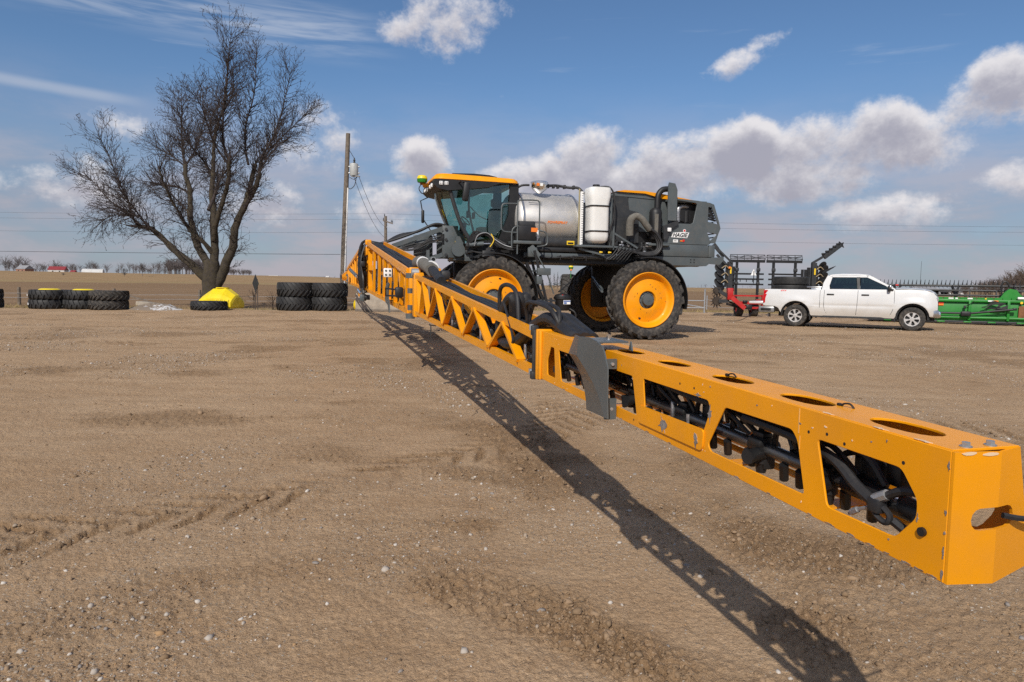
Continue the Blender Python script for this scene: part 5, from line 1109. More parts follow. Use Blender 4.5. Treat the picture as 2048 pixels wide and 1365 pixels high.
# ------------------------------------------------------------------ trees
BARK = M('grey_bark', (.046, .036, .028), .95, 0, .4, 5.0, .03, 16, dust=.55, dustcol=(.07, .056, .014))
TWIG = M('twig_bark', (.042, .030, .027), .9, 0, .25, 3.0)
FARTW = M('hazed_far_twigs', (.125, .108, .106), 1.0, 0, .3, .2)  # distance haze is put into this paler grey twig colour
LIMBS = {
    'A': (.25, .09, -.10, [(-0.19,1.30), (-0.57,1.72), (-1.14,2.30), (-1.60,2.70), (-2.12,3.28), (-2.52,3.74), (-2.86,4.08), (-3.27,4.29), (-3.79,4.32)]),
    'A1': (.06, .012, -.25, [(-3.79,4.32), (-4.07,4.88), (-4.16,5.57), (-4.43,6.37), (-4.75,7.28), (-5.01,8.19), (-5.27,8.98)]),
    'A2': (.055, .012, .1, [(-3.96,4.59), (-4.59,5.10), (-5.39,5.55), (-6.19,6.17), (-6.98,6.73), (-7.67,7.12)]),
    'A3': (.05, .012, .35, [(-3.56,4.31), (-4.36,4.87), (-5.06,4.98), (-5.88,5.00), (-6.70,4.84), (-7.18,4.66)]),
    'A4': (.05, .012, -.5, [(-2.52,3.74), (-3.09,4.43), (-3.53,5.23), (-3.86,5.92), (-4.07,6.60)]),
    'B': (.20, .11, .35, [(-0.11,1.9), (-0.55,2.60), (-0.95,3.18), (-1.28,3.82), (-1.56,4.45), (-1.78,5.14), (-1.90,5.95), (-2.11,6.86), (-2.30,7.55), (-2.49,8.23)]),
    'B1': (.07, .012, .2, [(-2.49,8.23), (-2.72,9.13), (-2.83,10.03), (-2.91,11.27), (-2.95,12.28)]),
    'B2': (.06, .012, .45, [(-2.45,8.23), (-2.08,9.14), (-1.94,10.16), (-2.02,11.28), (-1.89,12.18)]),
    'B3': (.05, .012, .1, [(-2.57,8.23), (-3.19,8.73), (-3.77,9.00), (-4.34,9.33)]),
    'B4': (.06, .04, -.3, [(-1.98,6.41), (-2.55,6.80), (-3.19,6.94), (-3.89,7.00)]),
    'B5': (.06, .02, .6, [(-1.83,5.26), (-2.35,5.71), (-2.81,5.99), (-3.38,6.50), (-3.83,7.07)]),
    'C': (.12, .04, -.45, [(-0.01,2.96), (-0.41,3.60), (-0.86,4.11), (-1.14,4.80), (-1.41,5.61), (-1.63,6.41), (-1.72,7.21)]),
    'D': (.23, .015, .15, [(0.01,1.9), (0.03,3.08), (0.02,4.13), (-0.11,5.28), (-0.21,6.32), (-0.25,7.35), (-0.25,8.26), (-0.28,9.39), (-0.08,10.53), (0.22,11.65), (0.3,12.7), (0.32,13.5)]),
    'D1': (.07, .012, -.4, [(-0.25,7.58), (-0.55,7.80), (-0.77,8.25), (-1.22,8.93), (-1.42,9.94), (-1.52,10.73)]),
    'D2': (.05, .012, .6, [(-0.26,9.17), (-0.73,10.07), (-0.93,11.08), (-0.79,12.09)]),
    'D3': (.04, .012, -.3, [(0.16,11.20), (0.82,12.22), (0.95,13.11)]),
    'E': (.14, .08, -.3, [(0.09,3.66), (0.37,4.48), (0.80,5.41), (1.23,6.34), (1.48,7.14), (1.64,7.83)]),
    'E1': (.075, .012, -.2, [(1.64,7.83), (1.45,8.74), (1.53,9.99), (1.72,11.23), (1.98,12.57), (2.34,14.02)]),
    'E2': (.05, .012, -.6, [(1.55,7.72), (1.10,8.73), (1.01,9.98), (0.79,10.76)]),
    'E3': (.09, .012, .5, [(0.10,5.28), (0.21,6.09), (0.37,7.13), (0.67,7.82), (0.86,8.28), (1.17,9.19)]),
    'Fm': (.28, .10, -.05, [(0.02,.9), (0.55,1.74), (0.92,2.51), (1.17,3.33), (1.36,4.15), (1.61,4.85), (2.03,5.66), (2.45,6.36), (2.76,7.05), (2.88,7.39)]),
    'F1': (.075, .012, .2, [(2.88,7.39), (3.01,8.31), (3.54,9.45), (3.91,10.58), (4.15,11.93), (4.34,13.16)]),
    'F2': (.13, .11, .3, [(2.03,5.66), (2.20,6.47), (2.29,7.27), (2.36,8.01)]),
    'F3': (.07, .012, .15, [(2.30,7.84), (2.09,8.75), (2.11,10.11), (2.42,11.46), (2.50,12.80), (2.46,14.13)]),
    'F4': (.05, .012, -.2, [(2.82,7.28), (3.41,8.09), (4.00,8.66), (4.47,9.01)]),
    'F5': (.09, .07, -.5, [(1.97,5.43), (2.45,6.01), (2.66,6.36)]),
    'F6': (.05, .012, .5, [(3.00,8.08), (3.66,9.23), (4.36,10.25), (4.95,11.05)]),
    'G': (.09, .03, .6, [(0.01,3.66), (-0.38,4.82), (-0.48,5.62), (-0.51,6.66), (-0.61,7.57), (-1.01,7.79), (-1.59,7.90)]),
}
def tri_tubes(name, segs, mats):
    """segs: list of (p0, p1, r0, r1): thin three-sided twigs in one mesh"""
    A = np.array([s[0] for s in segs], float); B = np.array([s[1] for s in segs], float); ra = np.array([s[2] for s in segs])[:, None]; rb = np.array([s[3] for s in segs])[:, None]
    d = B - A; d /= (np.linalg.norm(d, axis=1, keepdims=True) + 1e-9); ref = np.where(np.abs(d[:, 2:3]) > .9, [[1., 0, 0]], [[0, 0, 1.]]); s = np.cross(d, ref); s /= np.linalg.norm(s, axis=1, keepdims=True); u = np.cross(d, s)
    V = []
    for P, r in ((A, ra), (B, rb)):
        for k in range(3): a = 2 * pi * k / 3; V.append(P + (s * cos(a) + u * sin(a)) * r)
    V = np.stack(V, 1); n = len(segs); base = (np.arange(n) * 6)[:, None]
    F = np.concatenate([base + np.array([[k, (k + 1) % 3, 3 + (k + 1) % 3, 3 + k]]) for k in range(3)], 0)
    me = bpy.data.meshes.new(name); me.vertices.add(n * 6); me.vertices.foreach_set('co', V.reshape(-1).astype(np.float32)); me.loops.add(F.size); me.loops.foreach_set('vertex_index', F.reshape(-1).astype(np.int32))
    me.polygons.add(len(F)); me.polygons.foreach_set('loop_start', np.arange(0, F.size, 4, dtype=np.int32)); me.polygons.foreach_set('loop_total', np.full(len(F), 4, np.int32)); me.polygons.foreach_set('use_smooth', np.ones(len(F), bool)); me.update(calc_edges=True)
    me.materials.append(mats); return me
def grow(segs, rg, p, d, L, r, lvl, up=.25, step=.24, droop=0.0):
    """one branch with its side shoots"""
    n = max(2, int(L / step)); st = L / n; p = Vector(p); d = Vector(d).normalized()
    for i in range(n):
        d = (d + Vector((rg.gauss(0, .10), rg.gauss(0, .10), rg.gauss(0, .07) + up * .19 - droop))).normalized(); q = p + d * st
        r0 = r * (1 - i / n) + .0038; r1 = r * (1 - (i + 1) / n) + .0038; segs.append((tuple(p), tuple(q), r0, r1)); p = q
        if lvl > 0 and i > 0:
            for _ in range(2 if rg.random() < .72 else 1):
                if rg.random() < .94:
                    ax = d.orthogonal().normalized(); ax.rotate(Quaternion(d, rg.uniform(0, 2 * pi))); nd = d.copy(); nd.rotate(Quaternion(ax, radians(rg.uniform(24, 52))))
                    grow(segs, rg, p, nd, L * rg.uniform(.34, .58) * (1.15 - .55 * i / n), max(.0045, r0 * .55), lvl - 1, up, step, droop)
def build_tree():
    T = empty('bare_maple_tree', (-15.1, 34.5, 0)); tag(T, 'big bare spreading tree with a mossy forked trunk behind the yellow tank', 'tree')
    m = MB(); m.tube(smooth_path([(-.13, 0, -.3), (-.13, 0, .1), (-.12, 0, .6), (-.10, 0, 1.2), (-.06, 0, 1.8), (0, 0, 2.4)], 3), [.62, .58, .54, .50, .47, .45, .44, .43, .42, .42, .42, .41, .40, .38, .34, .28], 18)
    m.xf(lambda p: Vector((p.x * (1 + .05 * sin(p.z * 7 + p.y * 9)), p.y * (1 + .06 * sin(p.z * 5 + 8 * p.x)), p.z))).build('trunk', BARK, T)
    rg = random.Random(7); segs = []; depth = {}
    for key, (ra, rb, dy, pts) in LIMBS.items():
        # depth runs away from the trunk with a slant of its own
        par = key[0] if len(key) > 1 and key != 'Fm' else None
        if par == 'F': par = 'Fm'
        y0 = 0.0
        if par: 
            ppts = depth[par]; y0 = min(ppts, key=lambda q: (q[0] - pts[0][0]) ** 2 + (q[2] - pts[0][1]) ** 2)[1]
        pts = [(a * (.88 if a > 0 else .92 if a > -3.4 else .92 - .03 * (-a - 3.4)), 1.2 + (b - 1.2) * .88 if b > 1.2 else b) for a, b in pts]
        L = 0; P = [Vector((pts[0][0], y0, pts[0][1]))]
        for a, b in zip(pts[:-1], pts[1:]):
            L += hypot(b[0] - a[0], b[1] - a[1]); P.append(Vector((b[0] + rg.uniform(-.05, .05), y0 + dy * L + rg.uniform(-.06, .06), b[1])))
        S = smooth_path(P, 6 if key in ('E1', 'F1', 'F3', 'F6', 'B1', 'B2', 'D3', 'D2') else 4); n = len(S); depth[key] = [tuple(q) for q in S]
        rad = [ra + (rb - ra) * (i / (n - 1)) ** .8 for i in range(n)]
        mb = MB(); mb.tube(S, rad, 12 if ra > .1 else 7)
        if ra > .1: mb.xf(lambda p: p + Vector((.018 * sin(p.z * 11 + p.y * 6), .018 * sin(p.x * 9 + p.z * 7), .012 * sin(p.x * 13))))
        mb.build('limb', BARK if ra > .1 else TWIG, T)
        thin = ra < .13
        for i in range(2, n):
            t = i / (n - 1)
            k = (5 if thin else 4) if t > .12 else 0
            for _ in range(k):
                if rg.random() < (.72 if thin else .42):
                    d = (S[i] - S[i - 1]).normalized(); ax = d.orthogonal().normalized(); ax.rotate(Quaternion(d, rg.uniform(0, 2 * pi))); nd = d.copy(); nd.rotate(Quaternion(ax, radians(rg.uniform(28, 58))))
                    low = S[i].z < 6; sz = rg.uniform(.6, 1.25) * (1.0 if thin else .9)
                    grow(segs, rg, S[i], nd, sz, min(.02, rad[i] * .4 + .004), 3 if sz > .85 else 2, up=.42 if not low else .12, droop=.012 if low else 0)
        if thin or rb < .1: grow(segs, rg, S[-1], S[-1] - S[-3], .7, max(.012, rb), 3)
        elif ra > .1:
            for _ in range(5): grow(segs, rg, S[-1], (rg.gauss(0, .5), rg.gauss(0, .5), 1), rg.uniform(.9, 1.6), .014, 3)
    # shoots from the low fork
    for _ in range(26):
        k = rg.choice(['Fm', 'E', 'D', 'B', 'A']); q = rg.choice(depth[k][8:]); grow(segs, rg, q, (rg.gauss(0, .7), rg.gauss(0, .7), .5), rg.uniform(.5, 1.3), .008, 2)
    o = link('crown', tri_tubes('crown', segs, TWIG), T); print('TREE SEGS', len(segs))
build_tree()

def bare_treelet(seed, h, spread=.35, n=46):
    rg = random.Random(seed); segs = []
    segs.append(((0, 0, -.4), (0, 0, h * .3), h * .022, h * .016)); top = Vector((0, 0, h * .3))
    for i in range(n):
        z = h * rg.uniform(.22, .62); a = rg.uniform(0, 2 * pi); e = rg.uniform(.6, 1.35); L = (h - z) * rg.uniform(.5, 1.0); d = Vector((cos(a) * cos(e) * (spread * 2.6), sin(a) * cos(e) * (spread * 2.6), sin(e))).normalized()
        p = Vector((0, 0, z)); q = p + d * L; mid = p + d * L * .5 + Vector((rg.gauss(0, .03), rg.gauss(0, .03), .03)) * h; segs.append((tuple(p), tuple(mid), h * .007, h * .005)); segs.append((tuple(mid), tuple(q), h * .005, h * .0025))
        for _ in range(4):
            t = rg.uniform(.3, 1); b = p + d * L * t; dd = (d + Vector((rg.gauss(0, .5), rg.gauss(0, .5), rg.gauss(.1, .4)))).normalized(); segs.append((tuple(b), tuple(b + dd * h * rg.uniform(.08, .2)), h * .004, h * .002))
    return segs
def build_far_trees():
    rg = random.Random(3)
    def zf(x, y): return float(field_height(np.array([x]), np.array([y]))[0])
    def strip(name, label, items, mat, nt=22):
        segs = []
        for x, y, h, sd in items:
            z = zf(x, y)
            segs += [((a[0] + x, a[1] + y, a[2] + z), (b[0] + x, b[1] + y, b[2] + z), r0, r1) for a, b, r0, r1 in bare_treelet(sd, h, rg.uniform(.3, .45), nt)]
        tag(link(name, tri_tubes(name, segs, mat)), label, 'woods', kind='stuff')
    it = []
    for i in range(150):      # wood along the ridge on the left
        u = rg.uniform(335, 505); D = rg.uniform(440, 520); t = min(1, max(.45, (520 - u) / 120)); it.append(((u - 1024) / 1365 * D, D, rg.uniform(8.5, 12.5) * t, rg.randint(0, 9999)))
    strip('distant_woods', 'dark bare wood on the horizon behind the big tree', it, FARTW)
    it = []
    for i in range(120):
        u = rg.uniform(-60, 340); D = rg.uniform(500, 620); it.append(((u - 1024) / 1365 * D, D, rg.uniform(5, 13) * (1.2 if u < 60 else .85), rg.randint(0, 9999)))
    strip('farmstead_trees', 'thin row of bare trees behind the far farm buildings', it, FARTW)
    it = []
    for i in range(240):
        u = rg.uniform(500, 1720); D = rg.uniform(1500, 1900); it.append(((u - 1024) / 1365 * D, D, rg.uniform(5, 12), rg.randint(0, 9999)))
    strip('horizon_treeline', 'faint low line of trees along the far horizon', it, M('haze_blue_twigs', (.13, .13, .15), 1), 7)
    it = []
    for i in range(95):
        u = rg.uniform(1895, 2300); D = rg.uniform(105, 140); t = min(1.1, .38 + (u - 1895) / 240); it.append(((u - 1024) / 1365 * D, D, rg.uniform(4.2, 6.3) * t, rg.randint(0, 9999)))
    strip('roadside_thicket', 'brown bare thicket behind the green harvest header', it, M('thicket_twigs', (.10, .07, .052), 1))
    for u, D, h, nm, lb in ((286, 300, 6.6, 'field_tree', 'lone small bare tree standing in the field left of the big tree'), (250, 285, 2.7, 'field_bush', 'round bare bush at the field boundary beside the lone small tree'), (128, 270, 1.6, 'field_shrub', 'low brown shrub at the field boundary below the red-roofed barn')):
        x = (u - 1024) / 1365 * D; o = tag(empty(nm, (x, D, zf(x, D))), lb, 'tree' if 'tree' in nm else 'bush')
        sg = bare_treelet(u, h, .4 if 'tree' in nm else .8, 60); link('trunk', tri_tubes('trunk', sg[:1], FARTW), o); link('crown', tri_tubes('crown', sg[1:], FARTW), o)
    # dark conifers seen under the sprayer
    for i, (u, h) in enumerate(((1098, 6.0), (1106, 7.5), (1113, 8.2), (1119, 6.5))):
        D = 330; x = (u - 1024) / 1365 * D; m = MB(); rg2 = random.Random(i)
        for k in range(60):
            z = h * (.12 + .88 * k / 60); a = rg2.uniform(0, 2 * pi); L = (h - z) * .26 + .15; m.add([(0, 0, z + .25), (L * cos(a - .25), L * sin(a - .25), z - .12), (L * cos(a + .25), L * sin(a + .25), z - .12)], [(0, 1, 2)])
        t = empty('conifer', (x, D, -.1)); tag(t, 'dark conifer, number %s from the left in the clump seen under the sprayer' % ['one', 'two', 'three', 'four'][i], 'tree', 'conifers seen under the sprayer')
        m.build('crown', M('conifer_needles', (.018, .03, .02), 1), t, fix=False, smooth=0); MB().cyl((0, 0, 0), (0, 0, h * .9), .16, .03, 6).build('trunk', BARK, t)
build_far_trees()

# ------------------------------------------------------------------ farm buildings on the ridge
def build_farm():
    def zf(x, y): return float(field_height(np.array([x]), np.array([y]))[0])
    WALLW = M('white_barn_wall', (.55, .54, .52), .8, 0, .1, .5); RROOF = M('red_metal_roof', (.24, .03, .035), .6, 0, .1, .6); GROOF = M('grey_roof', (.25, .25, .26), .7, 0, .1, .5); BRICK = M('brick_wall', (.28, .15, .11), .9, 0, .15, .8)
    def house(name, label, u, D, L, dep, hw, hr, wall, roof, rz=0.0, doors=2):
        x = (u - 1024) / 1365 * D; o = tag(empty(name, (x, D, zf(x, D) - .2), rz), label, 'building')
        MB().box((0, 0, hw / 2), (L, dep, hw)).build('wall', wall, o)
        MB().prism([(-dep / 2 - .3, hw), (dep / 2 + .3, hw), (0, hw + hr)], -L / 2 - .3, L / 2 + .3, 'x').build('roof', roof, o)
        for k in range(doors): MB().box((-L / 2 + L * (k + .7) / (doors + .4), -dep / 2 - .03, hw * .42), (L * .09, .06, hw * .6)).build('door' if k == 0 else 'window', BLACK, o)
        return o
    house('red_roofed_barn', 'white barn with a bright red roof on the far ridge', 118, 430, 9.0, 6, 2.1, 2.2, WALLW, RROOF, .25)
    house('brick_house', 'brick house with a grey roof at the far left of the ridge', 52, 450, 8.0, 6, 2.6, 2.4, BRICK, GROOF, -.3)
    house('red_shed', 'tiny red roofed shed between the red barn and white arched shed', 149, 430, 2.6, 2.5, 1.0, 1.0, WALLW, RROOF)
    house('low_shed', 'long low white shed on the horizon right of the road sign', 632, 700, 16, 6, 1.6, 1.2, WALLW, GROOF)
    house('white_hut', 'small white hut on the horizon next to the utility pole', 655, 700, 2.6, 2.5, 2.2, 1.2, WALLW, WALLW)
    house('pale_barn', 'pale barn on the horizon just left of the road sign', 547, 620, 8, 5, 1.2, 1.0, WALLW, WALLW)
    house('tan_house', 'small tan house far off, seen under the sprayer beside the conifers', 1118, 420, 4.0, 4, 1.8, 1.4, M('tan_wall', (.4, .3, .22), .9), GROOF)
    x = (188 - 1024) / 1365 * 420; o = tag(empty('arched_shed', (x, 420, zf(x, 420) - .2)), 'long white arched shed with a dark door on the far ridge', 'building')
    P = [(3.2 * cos(pi * k / 12), 3.0 * sin(pi * k / 12)) for k in range(13)]
    MB().prism(P, -5.6, 5.6, 'x').build('wall', WALLW, o, rot=(0, 0, .35)); MB().box((-4.4, -3.3, .9), (1.0, .3, 1.8)).build('door', BLACK, o)
    for i, (u, w, h, c) in enumerate(((1815, 6, 2.2, WALLW), (1842, 7, 3.0, M('tan_wall')), (1868, 5, 2.4, GROOF), (1895, 8, 2.0, WALLW))):
        house('roadside_building', 'pale low building beyond the green header, ' + ['nearest the truck', 'second from the truck, tan', 'third from the truck, grey', 'farthest from the truck'][i], u, 210, w, 4, h * .7, h * .3, c, GROOF)
build_farm()

# ------------------------------------------------------------------ poles and wires
def build_poles():
    o = tag(empty('utility_pole', (-11.1, 44.6, -.1)), 'leaning wooden utility pole with a grey transformer and white conduit', 'pole')
    MB().tube([(0, 0, 0), (.12, 0, 4), (.42, 0, 10.95)], [.19, .175, .135], 14).build('post', WOOD, o)
    def px(z): return .03 * z + .01
    t = MB().lathe([(0, 8.28), (.25, 8.28), (.27, 8.32), (.27, 8.98), (.25, 9.04), (.1, 9.08), (0, 9.08)], (.80, -.05, 0), 'z', 20).build('transformer', M('transformer_grey', (.42, .43, .42), .5), o)
    for z in (8.45, 8.85): MB().cham((.48, -.03, z), (.25, .1, .08), .02).cyl((1.02, -.05, z), (1.16, -.05, z), .06, .04, 10).build('bracket', GALV, t)
    MB().lathe([(0, 9.06), (.05, 9.06), (.08, 9.12), (.05, 9.18), (.08, 9.24), (.05, 9.3), (.03, 9.42), (0, 9.42)], (.82, -.05, 0), 'z', 12).build('insulator', DGREY, t)
    MB().box((.9, -.08, 8.24), (.55, .3, .04)).build('shelf', GALV, t)
    MB().tube([(.42, -.12, 7.5), (.18, -.16, 1.5), (.14, -.16, 0)], .045, 8).build('conduit', DECW, o)
    MB().tube(smooth_path([(.36, -.1, 10.1), (.5, -.08, 9.9), (.8, -.05, 9.4)], 4), .018, 5).tube(smooth_path([(.95, -.08, 8.22), (.85, -.1, 7.7), (.6, -.1, 7.45), (.42, -.12, 7.5)], 4), .025, 5).tube(smooth_path([(.5, -.08, 8.2), (.8, -.1, 8.05), (1.05, -.1, 8.24)], 4), .02, 5).build('jumper_wire', RUB, o)
    o2 = tag(empty('crossarm_pole', (-13.0, 70, -.1)), 'distant wooden power pole with a crossarm behind the boom arms', 'pole')
    MB().tube([(0, 0, 0), (0, 0, 8.2)], [.19, .14], 12).build('post', WOOD, o2)
    a = MB().beam((-.25, -.12, 7.75), (.75, -.12, 7.45), .1, .12).build('crossarm', WOOD, o2)
    MB().beam((.05, -.1, 7.0), (.45, -.12, 7.5), .03, .03).build('brace', GALV, o2)
    for x, z in ((-.2, 7.8), (.6, 7.58), (.72, 7.55), (-.08, 8.2)): MB().cyl((x, -.12, z), (x, -.12, z + .22), .05, .03, 8).build('insulator', DGREY, o2)
    # lines along the road and the service drops
    def wire(a, b, sag, label, r=.014, grp=None):
        a = Vector(a); b = Vector(b); pts = []
        for k in range(41):
            t = k / 40; p = a.lerp(b, t); p.z -= sag * 4 * t * (1 - t); pts.append(p)
        tag(MB().tube(pts, r, 5).build('power_line', RUB), label, 'wire', grp)
    for z, lb in ((8.35, 'topmost thin power line crossing the sky behind the sprayer'), (7.8, 'second power line from the top, crossing behind the sprayer'), (6.5, 'third power line from the top, crossing behind the sprayer')):
        for x0, x1, e in ((-95, -13, 'left of the crossarm pole'), (-13, 78, 'right of the crossarm pole')): wire((x0, 70, z), (x1, 70, z), .45, lb.replace('crossing behind the sprayer', e).replace('crossing the sky behind the sprayer', e), .008, 'power lines along the road')
    wire((-120, 66, 4.35), (-11.2, 44.5, 3.15), .3, 'low sagging cable running left from the utility pole', .014)
    wire((-10.0, 44.5, 8.2), (-13, 70, 7.0), .6, 'upper service wire from the transformer to the crossarm pole', .014)
    wire((-10.3, 44.5, 8.1), (-13, 70, 5.9), .7, 'lower service wire from the transformer to the crossarm pole', .014)
build_poles()

# ------------------------------------------------------------------ loose tyres, yellow tank, sign, fence, slab, mound
def build_yard():
    big = tyre_mesh('tyre', .86, .66, .50, 22, .05, .085, TYREC, sweep=.34, seg=48); mid = tyre_mesh('tyre', .79, .42, .44, 22, .04, .07, TYREC, sweep=.34, seg=48); dus = tyre_mesh('tyre', .79, .42, .44, 22, .04, .07, TYRE, sweep=.34, seg=48); row = tyre_mesh('tyre', .79, .42, .44, 22, .04, .05, TYREC, sweep=.12, seg=48)
    def tyre(me, x, y, z, ang, label, grp):
        o = link('farm_tyre', me, None, (x, y, z)); o.rotation_euler = (pi / 2, 0, ang); return tag(o, label, 'tyre', grp)
    g = 'tyres stacked in the row at the left'
    L = [(-20.55, 30.3, row, 'left'), (-19.2, 30.55, row, 'middle'), (-17.85, 30.2, dus, 'right')]
    dome = MB().lathe([(.46, 0), (.44, .04), (.36, .09), (.30, .1), (.28, .1), (0, .1)], (0, 0, 0), 'z', 24).mesh('rim', YELLOW)
    for x, y, me, nm in L:
        for k in range(2):
            o = tyre(me, x + .03 * k, y, .21 + .42 * k, x * 3 + k, 'black farm tyre, %s of the %s stack in the row of six at left' % (['bottom', 'top'][k], nm), g)
            if k == 1 and nm != 'right':
                c = link('rim', dome, o, (0, .16, 0)); c.rotation_euler = (-pi / 2, 0, 0); o['label'] = 'black farm tyre with a yellow rim on top of the %s stack at left' % nm
    m = MB()
    for k, z in enumerate((.35, .92)): tyre(mid, -23.45, 30.2, .21 + .42 * k, k, 'black farm tyre cut off by the left picture edge, %s of two' % ['lower', 'upper'][k], 'tyres at the picture edge')
    # chalk marks on the left stack
    for x, z in ((-.62, .60), (-.55, .60), (-.56, .22), (-.48, .22)):
        a = atan2(-sqrt(.79 ** 2 - x * x), x); tag(MB().box((0, 0, 0), (.04, .01, .09)).build('chalk_mark', DECW, None, (-20.55 + .8 * cos(a), 30.3 + .8 * sin(a), z), (0, 0, a + pi / 2)), 'white chalk stroke on the %s tyre of the left stack, %s one' % ('upper' if z > .4 else 'lower', 'left' if x < -.57 or (z < .4 and x < -.5) else 'right'), 'chalk mark')
    g = 'big tyres stacked beside the boom'
    for x, y, nm in ((-10.33, 32.45, 'left'), (-8.80, 32.75, 'right')):
        for k in range(2): tyre(big, x + .04 * k, y, .33 + .66 * k, x * 2 + k * .7, 'big black chevron tyre, %s of the %s stack next to the boom' % (['bottom', 'top'][k], nm), g)
    tyre(mid, -13.72, 30.9, .21, 1.0, 'single black tyre lying in front of the yellow tank', None)
    w = tag(empty('small_cart_wheel', (-7.42, 33.0, .28), 1.2), 'small yellow wheel half hidden behind the right tyre stack', 'wheel')
    MB().lathe([(.28, -.12), (.28, -.09), (.2, -.06), (.08, -.05), (.08, .05), (.2, .06), (.28, .09), (.28, .12), (.24, .1), (.24, -.1), (.28, -.12)], seg=24).build('rim', YELLOW, w); MB().cyl((0, -.1, 0), (0, .1, 0), .07, seg=10).build('hub', YELLOW, w)
    # yellow poly tank
    t = tag(empty('yellow_tank', (-13.82, 32.6, 0), -.12), 'bright yellow ribbed plastic tank leaning at the foot of the tree', 'tank')
    m = MB(); P = []; sec = [(-1.22, .42, .52, .14), (-1.15, .60, .60, .05), (-.45, .70, .96, .03), (.0, .70, 1.0, .03), (.35, .70, .98, .03), (.92, .64, .66, .05), (.97, .52, .56, .09)]
    for x, hy, zt, zb in sec:
        x *= .80
        for a, b in ((-hy * .9, zb), (-hy, zb + .08), (-hy, zt * .52), (-hy * .78, zt * .72), (-hy * .28, zt), (hy * .28, zt), (hy * .78, zt * .72), (hy, zt * .52), (hy, zb + .08), (hy * .9, zb)): P.append((x, a, b))
    F = [tuple(range(10)), tuple(60 + k for k in range(10))]
    for i in range(6):
        for k in range(10): F.append((i * 10 + k, i * 10 + (k + 1) % 10, i * 10 + 10 + (k + 1) % 10, i * 10 + 10 + k))
    o = m.add(P, F).build('shell', YELLOW, t, smooth=12)
    for x, q in ((.05, .705), (.25, .705), (.45, .68), (.62, .655)): MB().cham((x, -q, .28), (.07, .05, .38), .015).build('rib', YELLOW, t)
    MB().cyl((0, 0, .99), (0, 0, 1.03), .3, seg=20).build('lid', YELLOW, t)
    # road sign seen from behind and edge-on
    s = tag(empty('road_sign', (-12.4, 33, -.05), radians(-50)), 'dark diamond road sign on two posts, seen nearly edge-on', 'sign')
    MB().prism([(0, .86), (.43, 1.29), (0, 1.72), (-.43, 1.29)], -.008, .008).build('panel', DGREY, s)
    for x in (-.15, .15): MB().box((x, .03, .75), (.05, .03, 1.5)).build('post', M('rusty_post', (.09, .07, .06), .9), s)
    # wire fence along the field
    f = tag(empty('field_fence', (0, 36, 0)), 'sagging wire fence on grey wooden posts along the field', 'fence')
    pm = MB().cyl((0, 0, -.2), (0, 0, .85), .085, .075, 8).mesh('post', WOOD)
    xs = [-36, -30.5, -26, -21, -16.5, -11.8, -7.0]
    for x in xs: c = link('post', pm, f, (x, 0, 0)); c.rotation_euler = (rnd.uniform(-.06, .06), rnd.uniform(-.08, .08), 0)
    for z in (.32, .55): MB().tube([(x, -.09, z + .02 * sin(x)) for x in np.linspace(-38, -6, 40)], .009, 4).build('wire', GALV, f)
    tag(MB().beam((-19.4, 34.6, .52), (-17.6, 34.3, .05), .06, .06).build('leaning_rail', WOOD), 'thin rusty rail leaning in the grass left of the tree', 'rail')
    tag(MB().cham((-18.1, 34.2, .1), (1.3, .5, .22), .04, Matrix.Rotation(.1, 3, 'Y')).build('stone_slab', CONC), 'pale flat slab lying in the grass left of the tree', 'slab')
    # pipe gate by the implement
    g = tag(empty('pipe_gate', (0, 36.5, 0)), 'low galvanised pipe gate behind the rear wheel of the sprayer', 'gate')
    for a, b, r, nm in (((10.25, 0, -.1), (10.25, 0, 1.28), .045, 'post'), ((9.0, 0, .28), (10.3, 0, .28), .03, 'rail'), ((9.0, 0, .66), (10.25, 0, .66), .03, 'rail'), ((9.0, 0, .5), (10.3, 0, .28), .03, 'rail'), ((10.36, -.04, .2), (10.36, -.04, .95), .03, 'hinge'), ((5.6, 0, .62), (9.0, 0, .66), .025, 'rail'), ((4.0, 0, -.1), (4.0, 0, .8), .04, 'post')): MB().cyl(a, b, r, seg=10).build(nm, GALV, g)
    tag(MB().tube(smooth_path([(10.3, 36.5, .75), (11.0, 36.5, .62), (11.8, 36.5, .7)], 4), .01, 5).tube(smooth_path([(10.3, 36.5, .4), (11.5, 36.5, .3), (13, 36.6, .32)], 4), .01, 5).build('gate_wire', GALV), 'slack wires running right from the pipe gate', 'wire')
    # concrete block behind the boom
    b = tag(empty('concrete_block', (-6.15, 32.6, 0), -.03), 'long weathered concrete block lying behind the boom and tyres', 'block')
    o = MB().cham((0, 0, .47), (2.5, .9, .78), .04).build('block', CONC, b); MB().cham((.1, -.03, .05), (2.7, .98, .12), .02).build('base_plank', WOOD, b)
    # heap of dirt and old snow
    x = np.linspace(-1.5, 1.5, 90); y = np.linspace(-.8, .8, 50); X, Y = np.meshgrid(x, y); r = np.sqrt((X / 1.3) ** 2 + (Y / .65) ** 2)
    Z = .42 * np.clip(1 - r, 0, 1) ** .8 * (.7 + .6 * fbm(X * 3, Y * 3, 3, .5, 300)) + (fbm(X * 12, Y * 12, 3, .6, 301) - .5) * .10 * np.clip(1.15 - r, 0, 1) - .03
    me, _ = grid_mesh('snow_heap', X, Y, Z)
    m = bpy.data.materials.new('dirty_snow'); m.use_nodes = True; N = NT(m.node_tree); bs = m.node_tree.nodes['Principled BSDF']; oc = N.n('ShaderNodeTexCoord').outputs['Object']; sx = N.n('ShaderNodeSeparateXYZ'); m.node_tree.links.new(oc, sx.inputs[0])
